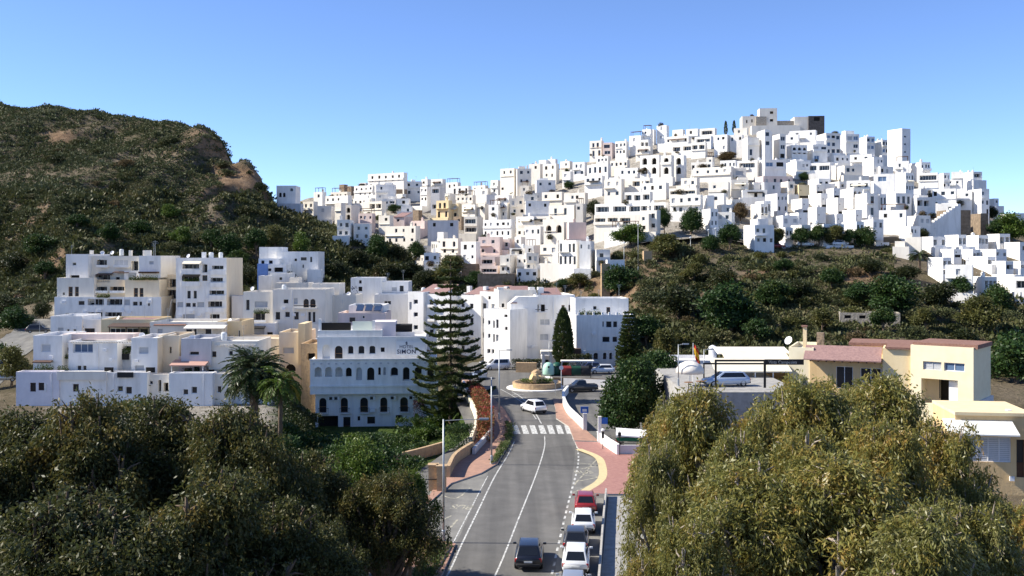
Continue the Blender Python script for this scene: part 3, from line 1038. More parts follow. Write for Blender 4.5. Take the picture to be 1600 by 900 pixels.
rec = bld('link_building', 'dark recessed stair wing between the two tall apartment blocks', 'building', 206, [
    (246, 429, 282, 506, 0, 8, CR, [(252, 436, 263, 449, 'l'), (265, 436, 278, 449, 'l'), (252, 453, 278, 467, 'l'), (250, 473, 279, 503, 'k', 3.0)]),
])
tw = bld('apartment_tower', 'tall narrow white apartment block with cream side wall and stacked balconies', 'apartment block', 200, [
    (275, 403, 354, 506, 0, 12, W, [(285, 412, 311, 420, 'l'), (284, 432, 311, 439, 'l'), (316, 413, 324, 426, 'l'), (316, 430, 324, 439, 'o'),
                                 (331, 415, 349, 421, 'l'), (329, 434, 348, 440.5, 'l'), (327, 454, 350, 460.5, 'l'), (325, 471, 347, 480, 'l'), (328, 491, 343, 502, 'l'),
                                 (292, 454, 298, 467, 'w'), (302, 454, 307.5, 467, 'w'), (290, 473, 298, 480, 'w'), (300, 473, 306, 480, 'w'), (277, 472, 286, 480, 's'), (308, 472, 319, 480, 's'),
                                 (286, 491, 304, 502, 's')], (), CR),
])
part(tw, 'awning', AW, 284, 409, 312, 413, -1.2, 1.2, 1)
part(tw, 'awning', DK, 284, 430, 311, 432.5, -0.8, 0.8, 1)
part(tw, 'chimney', W, 315, 394, 320, 404, 4, 1)
for (a, b, c) in ((327, 461.5, 352), (325, 481, 351), (328, 441.5, 351), (329, 422, 352), (283, 421, 312), (283, 440, 312)):
    part(tw, 'balcony_wall', W, a, b, c, b + 7.5, -0.45, 0.44)
ret = bld('retaining_wall', 'grey concrete retaining wall rising between tall white block and cream house', 'wall', 200, [
    (362, 462, 382, 512, 1.5, 3, GR, [])])
for u in (254, 268, 281):
    b = MB()
    b.add([(-.25, 0, 0), (.25, 0, 0), (.25, 2.4, 3.8), (-.25, 2.4, 3.8), (-.25, 2.4, 0), (.25, 2.4, 0)], [(0, 1, 2, 3), (3, 2, 5, 4), (0, 3, 4), (1, 5, 2), (0, 4, 5, 1)])
    b.build('buttress', OW, rec, (((u - 264) / F * 203), -2.6, 1.2))

lw = bld('terrace_house', 'white house with arched side buttress under the five-storey apartment block', 'house', 172, [
    (79, 494, 128, 530, 0, 8, W, [(104, 514, 108.5, 520, 'w'), (114, 514, 119, 520, 'w'), (90, 512, 99, 520, 's')]),
    (124, 499, 160, 530, 0.4, 8, W, [(132, 513, 148, 521, 'b'), (129, 510, 131, 512, 'k', .3)])])
ph = bld('terrace_house', 'yellow house with dark tiled veranda roof above the terraces', 'house', 170, [
    (158, 499, 240, 530, 0, 9, YE, [(172, 513, 196, 522, 'w'), (198, 513, 216, 522, 'w'), (219, 514, 231, 523, 'b')])])
part(ph, 'veranda_roof', mat('dark_tile', (0.09, 0.06, 0.05), 0.9), 168, 506, 236, 511.5, -2.0, 2.6, 1)
part(ph, 'roof_tiles', TR, 180, 499.5, 240, 507, 0.5, 4, 1)
posts(ph, 'veranda_post', BW, (171, 197, 217, 234), 511, 524, -1.7)
ch = bld('terrace_house', 'cream house with white veranda canopy beneath the tall narrow block', 'house', 168, [
    (234, 503, 352, 536, 0, 9, OW, [(246, 514, 254, 523, 's'), (303, 513, 309, 524, 'd'), (290, 514, 300, 522, 'w'), (320, 512, 332, 523, 'w')]),
    (340, 502, 378, 540, 1.2, 8, YE, [(372, 516, 375, 527, 'w')])])
part(ch, 'veranda_roof', OW, 286, 509, 350, 514, -1.9, 2.4, 1)
part(ch, 'roof_tiles', TI, 240, 506, 290, 509, -0.3, 0.6, 1)
posts(ch, 'veranda_post', OW, (288, 308, 331, 348), 514, 527, -1.6)

r3 = bld('terrace_house', 'white terrace house with glazed balcony above the pinkish front wall', 'house', 140.0, [
    (52, 524, 97, 585, 1.0, 8, W, [(64, 538, 79, 550, 'c'), (52, 565, 79, 567, 'k', .3)]),
    (92, 534, 110, 585, 2.6, 6, W, [(100, 543, 107, 550, 'k'), (90, 550, 105, 560, 'l'), (88, 570, 103, 580, 'k')]),
    (107, 533, 183, 585, 0.2, 8, W, [(114, 537, 145, 551, 'B', .6), (120, 571, 127, 579, 'w'), (129, 571, 135, 579, 'w')]),
    (180, 536, 208, 585, 2.2, 6, W, [(189, 538, 205, 549, 'l'), (183, 552, 200, 562, 'k', .5), (163, 572, 180, 582, 'k')]),
    (205, 528, 246, 590, 0, 8, W, [(217, 542, 232, 553, 'c'), (190, 570, 203, 583, 's'), (211, 571, 225, 583, 's')], (), CR)])
part(r3, 'roof_terrace_wall', RO, 98, 522, 208, 531, 4, 3)
for k in range(24):
    part(r3, 'roof_edge_tile', OW, 110 + k * 4, 534, 112.4 + k * 4, 536, 0.0, 0.19)
part(r3, 'awning', AB, 50, 565, 79, 567, 0.2, 0.8, 1)
part(r3, 'flower_box', BK, 182, 553, 201, 562, 1.9, 0.28)
for u in (163, 228):
    part(r3, 'screen', DK, u, 574, u + 14, 582, -1.0, 0.1)
r3b = bld('terrace_house', 'tall cream side house with two slit windows beside white terraces', 'house', 140.0, [
    (247, 524, 280, 620, 2.2, 7, CR, [(265, 542, 268, 552, 'k', .4)])])
r3c = bld('terrace_house', 'grey lilac house with rose awning over its terrace', 'house', 140.0, [
    (283, 529, 330, 560, 0.6, 8, GR, [(296, 549, 311, 555, 'w')]),
    (279, 557, 322, 590, 1.6, 7, RO, [(288, 575, 300, 586, 'd'), (303, 573, 312, 586, 'd')]),
    (326, 533, 402, 566, 1.0, 8, OW, [(330, 549, 338, 558, 'o'), (357, 548, 364, 555, 'w')]),
    (320, 556, 400, 606, 1.8, 7, W, [(323, 574, 335, 585, 'k'), (342, 571, 350, 577, 'w')])])
part(r3c, 'awning', AR, 264, 566, 320, 572, -1.2, 2.6, 1)
posts(r3c, 'awning_post', FW, (268, 317), 572, 588, -1.0, 0.04)
for k in range(14):
    part(r3c, 'roof_edge_tile', OW, 336 + k * 4.6, 539, 338.6 + k * 4.6, 541.5, 0.78, 0.2)
r4a = bld('terrace_house', 'pinkish white house front with two brown windows and a crescent ornament', 'house', 137, [
    (25, 581, 92, 650, 0, 2.0, mat('pink_white', (0.76, 0.72, 0.73), 0.9, (0.68, 0.64, 0.65), 0.9), [(47, 598, 56, 612, 'b'), (60, 598, 69, 610, 'b')]),
    (90, 581.5, 166, 650, 0.3, 2.0, W, [(114, 600, 123, 612, 'b')])])
part(r4a, 'wall_cap', OW, 89, 580.5, 165, 594, -0.06, 0.29)
part(r4a, 'crescent_ornament', W, 69.5, 600, 72, 612, -0.08, 0.07)
r4b = bld('terrace_house', 'blue-shaded white house front with two dark windows behind the hedge', 'house', 137, [
    (162, 582, 230, 655, 0.6, 2.0, W, [(183, 603, 192, 612, 'w'), (196, 604, 206, 616, 'w')])])
part(r4b, 'flower_box', BK, 183, 582, 207, 590, 0.2, 0.3)
r4c = bld('terrace_house', 'low cream yard wall with a small window between two white fronts', 'house', 137, [
    (229, 585, 268, 655, 1.4, 2.0, OW, [(233, 595, 239, 601, 'w'), (247, 594, 252, 612, 'k'), (255, 598, 263, 612, 'g')])])
r4d = bld('terrace_house', 'white house front with two offset windows below the rose awning', 'house', 137, [
    (264, 583, 332, 660, 0, 2.0, W, [(286, 608, 294, 617, 'w'), (299, 604, 308, 615, 'w')]),
    (329, 584, 362, 660, 1.0, 2.0, OW, [(339, 603, 346, 614, 'w')]),
    (350, 600, 420, 660, 2.0, 2.0, W, [])])
mid = bld('house', 'broad cream house with a pair of arched balcony doors behind the date palm', 'house', 188, [
    (380, 456, 430, 540, 0.8, 10, OW, [(384, 468, 390, 485, 'w'), (396, 489, 414, 503, 'l'), (398, 471, 418, 480, 's')]),
    (426, 452, 508, 540, 0, 10, OW, [(443, 468, 450.5, 474, 'k', .4), (459, 466, 465, 475, 's'), (474, 467, 482.5, 482, 'ao'), (484.5, 467, 493, 482, 'ao'), (430, 487, 438, 500, 'w'), (445, 487, 453, 496, 'w'),
                                    (459, 487, 467, 500, 'w'), (481, 487, 486, 504, 'w'), (488, 487, 493, 504, 'w')]),
    (475, 506, 512, 540, -0.6, 6, OW, [(477, 513, 489, 531, 'as')]),
    (381, 505, 430, 545, -2, 6, W, [(388, 513, 413, 528, 's'), (417, 519, 426, 525, 'k', .5)])])
part(mid, 'balcony_floor', OW, 459, 481, 494, 483.5, -0.9, 0.88)
part(mid, 'railing', BK, 459, 477, 494, 478, -0.85, 0.04)
part(mid, 'awning', DK, 387, 511, 413, 514, -3.2, 1.1, 1)
bb = bld('house', 'pale house with flat parapets and shaded upper terrace right of arched balcony', 'house', 196, [
    (504, 461, 556, 520, 0, 9, OW, [(506, 468, 511, 474, 'w'), (513, 468, 517, 474, 'w'), (517, 468, 524, 475, 'o')]),
    (488, 443, 530, 470, 4, 7, OW, [(505, 453, 508, 456, 'k', .3)])])
yb = bld('house', 'low cream house with grey shutter stepping down to the palm', 'house', 160, [
    (436, 519, 478, 580, 0, 8, CR, [(442, 543, 459, 552, 's'), (446, 569, 462, 580, 'ak')]),
    (345, 529, 440, 600, 2, 8, CR, []),
    (466, 506, 476, 560, -1, 6, YE, [])])
br = bld('brick_house', 'half-built brown brick house beside the hotel', 'house', 150, [
    (470, 537, 500, 600, 0, 8, HS, [(480, 552, 492, 562, 'k')])])
rs = bld('house', 'rose-walled house with solar heaters on its roof behind the hotel', 'house', 165, [
    (528, 489, 602, 530, 0, 8, RO, [(546, 496, 555, 503, 'b'), (566, 493, 570, 498, 'w')]),
    (545, 477, 600, 492, 4, 7, W, [])])
for k in range(3):
    p_ = part(rs, 'solar_panel', SPK, 556 + k * 14, 478, 567 + k * 14, 486, 1.5 + 0.2 * k, 1.8, 1)
    part(rs, 'water_tank', GM, 556 + k * 14, 475, 567 + k * 14, 478, 3.4, 0.7)
sb = bld('house', 'bluish white house with stencilled dark wall pattern behind the rose-walled house', 'house', 218, [
    (548, 434, 596, 500, 0, 9, W, [(561, 438, 565, 443, 'k', .3), (560, 448, 566, 455, 'k', .3)]),
    (592, 440, 638, 500, 1.5, 8, W, [(612, 449, 620, 455, 's'), (624, 446, 631, 456, 'w')]),
    (585, 460, 640, 500, -6, 7, W, [(600, 470, 611, 476, 'w')])])
r_ = random.Random(5)
for k in range(26):
    u, v = r_.uniform(549, 558), r_.uniform(446, 462)
    part(sb, 'wall_stencil', INK, u, v, u + r_.uniform(.6, 2), v + r_.uniform(.6, 2), -0.03, 0.028)

# --- white buildings by the roundabout
w1 = bld('apartment_block', 'white four-storey block with stacked window bays partly behind the tall tiered conifer', 'apartment block', 200, [
    (637, 456, 662, 575, 0, 12, W, [(646, 468, 653, 475, 'w'), (646, 488, 653, 495, 'w'), (646, 508, 653, 515, 'w'), (639, 472, 643, 484, 's')]),
    (658, 459, 702, 575, 1, 10, W, [(668, 470, 675, 478, 'w'), (668, 492, 675, 500, 'w'), (668, 514, 675, 522, 'w'), (686, 470, 693, 478, 'w'), (686, 492, 693, 500, 'w'), (686, 514, 693, 522, 'w')])], yaw=-24)
part(w1, 'roof_tiles', TR, 648, 446, 690, 458, 2, 6, 1)
w2 = bld('apartment_block', 'long white block with rows of windows behind the tall tiered conifer', 'apartment block', 200, [
    (700, 461, 752, 580, 0, 10, W, [(u, v, u + 6, v + 8, 'w') for u in (706, 720, 734) for v in (474, 496, 518, 540)]),
    (748, 455, 782, 580, 0.6, 10, W, [(740 + 12, v, 746 + 12, v + 9, 'w') for v in (473, 496, 518)] + [(761, 462, 765, 467, 'k', .3), (754 + 12, 474, 760 + 12, 482, 's'), (766, 497, 772, 505, 's')])], yaw=-26)
part(w2, 'roof_tiles', TI, 752, 447, 776, 455, 3, 4, 1)
part(w2, 'roof_tiles', TR, 720, 450, 752, 460, 2, 6, 1)
for u in (712, 738, 770):
    part(w2, 'chimney', W, u, 447, u + 5, 461, 5, 1)
w3 = bld('house', 'white gabled house front shaded blue above the roundabout', 'apartment block', 188, [
    (797, 474, 840, 585, 0, 14, W, [(808, 542, 824, 550.5, 'w')]),
    (838, 461, 900, 585, 1.2, 12, W, [(836, 476, 843, 487, 'k', .5), (846.5, 476, 853, 487, 'k', .5), (845, 499, 860, 508, 'c'), (845, 522, 858, 532, 'c'), (879, 477, 884, 486, 'o'), (890, 477, 894, 486, 'o')]),
    (783, 453, 842, 478, 4, 8, OW, [(788, 474, 792, 480, 'k', .3)])], yaw=7)
mb = MB()
mb.add([(-2.6, -.05, 0), (2.6, -.05, 0), (2.6, -.05, 1.25), (-1.2, -.05, 1.25), (-2.6, 3, 0), (2.6, 3, 0), (2.6, 3, 1.25), (-1.2, 3, 1.25)],
       [(0, 1, 2, 3), (3, 2, 6, 7), (0, 3, 7, 4), (1, 5, 6, 2), (4, 7, 6, 5)])
mb.build('gable', W, w3, (0.1, 0.0, 13.03))
part(w3, 'gable_tile_edge', TI, 797, 472.5, 808, 474, -0.2, 0.4)
part(w3, 'balcony_floor', W, 836, 487.5, 856, 489, -0.2, 1.0)
part(w3, 'balcony_rail', BK, 836, 483.5, 856, 484.2, -0.2, 0.04)
part(w3, 'roof_tiles', TR, 806, 449, 835, 462, 5, 5, 1)
part(w3, 'roof_tiles', TR, 850, 452, 882, 461.5, 4, 5, 1)
for u in (783, 846, 832):
    part(w3, 'chimney', W, u, 449, u + 9, 466, 5, 1.5)
part(w3, 'ledge', W, 797, 541, 842, 542, -0.12, 0.115)
w3b = bld('house', 'sunlit white wing with narrow window columns left of the blue-shaded gable', 'house', 185, [
    (756, 483, 797, 590, 0, 8, W, [(762, 501, 766, 508, 'w'), (770, 501, 773, 513, 'w'), (775, 499, 779, 513, 'w'), (762, 522, 766, 529, 'w'), (770, 522, 773, 535, 'w'), (775, 523, 779, 533, 's'), (761, 546, 766, 553, 'w'), (768, 546, 772, 553, 'w'), (788, 491, 793, 495, 'k', .3), (789, 510, 793, 515, 'k', .3)])], yaw=-34)
w4 = bld('house', 'white flat-roofed house with arched lower windows and roof terrace beside the scrub slope', 'house', 180, [
    (900, 492, 992, 590, 0, 11, W, [(941, 502, 944, 511, 'w'), (947, 502, 956, 512, 'w'), (958, 502, 965, 512, 'w'), (941, 526, 953, 535, 'w'), (957, 526, 965, 535, 'w'),
                                  (914, 551, 922, 562, 'aw'), (927, 551, 935, 562, 'aw'), (942, 551, 948, 562, 'aw'), (952, 551, 957, 562, 'aw'), (962, 551, 967, 562, 'aw')]),
    (902, 466, 986, 494, 4.5, 7, W, [(951, 480, 957, 490, 'o'), (930, 478, 936, 484, 'w')])], yaw=5)
for u in (903, 914, 926, 940, 951, 963, 975, 986):
    part(w4, 'parapet_post', W, u, 488, u + 3, 493, 0.05, 0.3)
part(w4, 'ledge', W, 900, 546.5, 992, 548, -0.1, 0.097)
por = bld('house', 'low white porch house with square pillars beside the dark cypress', 'house', 178, [
    (846, 556, 902, 592, 2, 6, W, [(852, 562, 862, 575, 'k'), (868, 562, 878, 575, 'w')])])
part(por, 'porch_roof', OW, 845, 549, 880, 554, -1, 3)
posts(por, 'pillar', W, (849, 861, 877), 554, 580, -0.7, 0.22)
part(por, 'awning', AB, 893, 545, 908, 556, 0.5, 2)
gb = bld('garden_wall', 'yellow sandstone garden wall curving beside the street above the roundabout', 'wall', 176, [(806, 567, 838, 592, 0, 1.0, HS, [])], yaw=-8)

# small houses above the apartments, under the dark hill
for lab, Dh, bl in (
    ('white cube house with long front terrace at the foot of the dark hill', 236, [(405, 386, 441, 404, 2, 6, W, []), (432, 393, 497, 424, 0, 8, W, [(460, 404, 464, 408, 'k', .3), (470, 402, 479, 407, 'b'), (484, 401, 488, 410, 'w'), (472, 413, 475, 419, 'w')]), (480, 421, 502, 428, -2, 3, W, [])]),
    ('blue-walled house with white terrace among trees below the dark hill', 230, [(402, 412, 418, 432, 0, 6, BL, []), (414, 413, 447, 434, 0.5, 6, W, [(418, 419, 424, 424, 'w'), (428, 418, 442, 425, 'k')]), (404, 404, 436, 414, 3, 5, W, [(408, 407, 413, 412, 'k', .4), (420, 407, 426, 412, 'k', .4)])]),
    ('small white house under the blue-walled house', 222, [(404, 431, 424, 446, 0, 5, W, []), (422, 427, 452, 446, 0.6, 6, W, [(436, 433, 441, 438, 'w')])]),
    ('low grey-white flat roof with dark wall slots above the cream arched-balcony house', 214, [(430, 442, 482, 456, 0, 6, OW, [(448, 450, 452, 453, 'k', .3), (458, 450, 464, 453, 'k', .3)]), (452, 434, 466, 444, 2, 4, OW, [])]),
):
    bld('house', lab, 'house', Dh, bl)


# aerials, tanks, dishes and small fittings on the roofs and walls of the near blocks
def fit_dish(t, u, v, dD, r=.42):
    D = t['D'] + dD
    p = P(u, v, D) - t.location
    mb = MB(); mb.lathe([(.0, -.02), (r * .45, .02), (r * .8, .1), (r, .2), (r * .96, .21), (.0, .03)], 12)
    o = mb.build('satellite_dish', FW, t, p); o.rotation_euler = (R(62), 0, R(rd.uniform(-60, 30)))
    mb = MB(); mb.tube([(p.x, p.y, p.z - .7), (p.x, p.y + .05, p.z)], [.03, .03], 5); mb.build('dish_mast', GM, t)


def fit_aerial(t, u, v, dD, h=2.2):
    p = P(u, v, t['D'] + dD) - t.location
    mb = MB(); mb.tube([(p.x, p.y, p.z - .4), (p.x, p.y, p.z + h)], [.03, .02], 5)
    for k in range(4):
        mb.box(p.x - .5 + k * .06, p.x + .5 - k * .06, p.y - .01, p.y + .01, p.z + h - .1 - k * .16, p.z + h - .08 - k * .16)
    mb.build('antenna', GM, t)


def fit_tank(t, u, v, dD, r=.5, h=1.0):
    p = P(u, v, t['D'] + dD) - t.location
    mb = MB(); mb.lathe([(r, -.3), (r, h * .85), (r * .6, h)], 12, 0, (p.x, p.y)); 
    mb.T = None
    o = mb.build('water_tank', mat('pale_tank', (.6, .62, .62), .7), t); o.location.z = p.z


def fit_plant(t, u0, u1, v, dD, h=.7, m=None):
    D = t['D'] + dD
    a, b = P(u0, v, D) - t.location, P(u1, v, D) - t.location
    r = np.random.default_rng(int(u0 * 7 + v))
    n = int(max(60, (b.x - a.x) * 170))
    c = np.stack([r.uniform(a.x, b.x, n), dD + r.uniform(.15, .75, n), a.z + np.abs(r.normal(0, h * .5, n))], -1)
    d = r.normal(0, 1, (n, 3)); d /= np.linalg.norm(d, axis=1, keepdims=True)
    e = np.cross(d, r.normal(0, 1, (n, 3))); e /= np.linalg.norm(e, axis=1, keepdims=True)
    v_ = np.stack([c - d * .16, c + e * .05, c + d * .16, c - e * .05], 1).reshape(-1, 3)
    obj('terrace_foliage', np_mesh('terrace_foliage', v_, np.arange(4 * n).reshape(-1, 4), m or LEAF_BED), t)


rd = random.Random(9)
for t, us, v, dD in ((ap, (112, 160, 176, 190, 240), 397, 6), (tw, (295, 330, 345), 402, 5), (ph, (186, 226), 499, 4), (ch, (262, 332, 360), 503, 4), (r3, (62, 120, 150, 222), 526, 5), (r3c, (300, 350, 380), 530, 4),
                     (mid, (395, 444, 470, 500), 453, 5), (bb, (520, 545), 461, 4), (w3, (858, 876, 890), 461, 6), (w4, (912, 940, 972), 466, 6), (w2, (715, 744, 768), 459, 5), (w1, (645, 670), 457, 5), (hotel, (512, 640), 517, 5), (rs, (535, 596), 488, 4), (sb, (575, 606, 630), 440, 4)):
    for u in us:
        q = rd.random()
        if q < .35: fit_dish(t, u, v - 1.5, dD)
        elif q < .7: fit_aerial(t, u, v, dD, rd.uniform(1.4, 2.6))
        else: fit_tank(t, u, v, dD, rd.uniform(.4, .6))
for t, u0, u1, v, dD in ((r3, 52, 80, 580, -.9), (r3, 88, 104, 581, -1.0), (r3, 186, 203, 553, 1.7), (r3c, 282, 318, 587, -.4), (r3, 100, 108, 561, 1.5), (ap, 150, 170, 465, -.6), (ap, 200, 245, 437.5, .2), (tw, 286, 310, 439.5, -.6), (mid, 396, 420, 490, -1.2), (ph, 172, 235, 527, -2.2), (ch, 288, 350, 531, -2.2), (w4, 905, 940, 492, .2), (mid, 384, 428, 534, -2.6)):
    fit_plant(t, u0, u1, v, dD)
for t, pts, dD in ((ap, ((129, 486), (199, 486), (231, 469), (152, 484), (96, 470), (188, 484)), 0), (tw, ((279, 492), (308, 490), (320, 484), (296, 485)), 0), (r3, ((160, 545), (170, 560), (76, 556), (210, 562)), 0), (w3, ((803, 490), (862, 500), (862, 523), (830, 540)), 0), (w4, ((925, 520), (972, 505), (909, 548), (972, 530)), 0), (mid, ((456, 490), (470, 490), (440, 480)), 0)):
    for u, v in pts:
        part(t, 'air_conditioner', FW, u, v, u + 5.5, v + 4, dD - .35, .345)
for t, u, v0, v1, dD in ((ap, 148, 465, 500, 0), (ap, 193, 465, 500, 0), (ap, 236, 465, 500, 0), (tw, 320, 441, 503, 0), (tw, 289, 441, 503, 0), (r4b, 178, 584, 640, .6), (r4a, 80, 583, 640, 0), (r4d, 318, 585, 650, 0), (w3, 800, 476, 570, 0), (w3, 866, 462, 565, 1.2), (w4, 934, 494, 560, 0), (mid, 456, 454, 535, 0), (mid, 478, 485, 520, 0), (hotel, 551, 604, 668, 0), (hotel, 612, 604, 668, 0), (r3, 152, 536, 580, .2)):
    part(t, 'drainpipe', FW, u, v0, u + .9, v1, dD - .09, .085)
# lean balcony slabs and railings on the upper blocks
for t, u0, u1, v, dD in ((ap, 145, 168, 457.5, 2.2), (ap, 171, 195, 457.5, 2.2), (ap, 150, 168, 417.5, 4.0), (ap, 177, 201, 417.5, 4.0), (mid, 395, 415, 503.5, .8), (w1, 666, 678, 479, 1), (w1, 666, 678, 501, 1), (w2, 704, 728, 483, 0), (w2, 704, 728, 505, 0), (w2, 732, 742, 527, 0)):
    part(t, 'balcony_floor', OW, u0, v - .2, u1, v + .8, dD - .7, .69)
    part(t, 'balcony_wall', W, u0, v - 3.4, u1, v - .25, dD - .7, .1)
# ------------------------------------------------------------------ the white village
TILES = {1: (460, 250, 6), 2: (640, 250, 6), 3: (640, 340, 8), 4: (820, 200, 7.5), 5: (820, 310, 7.5), 6: (1000, 160, 7.5),
         7: (1000, 270, 7.5), 8: (1180, 160, 7.5), 9: (1180, 270, 7.5), 10: (1360, 230, 6), 11: (1390, 340, 6.924)}
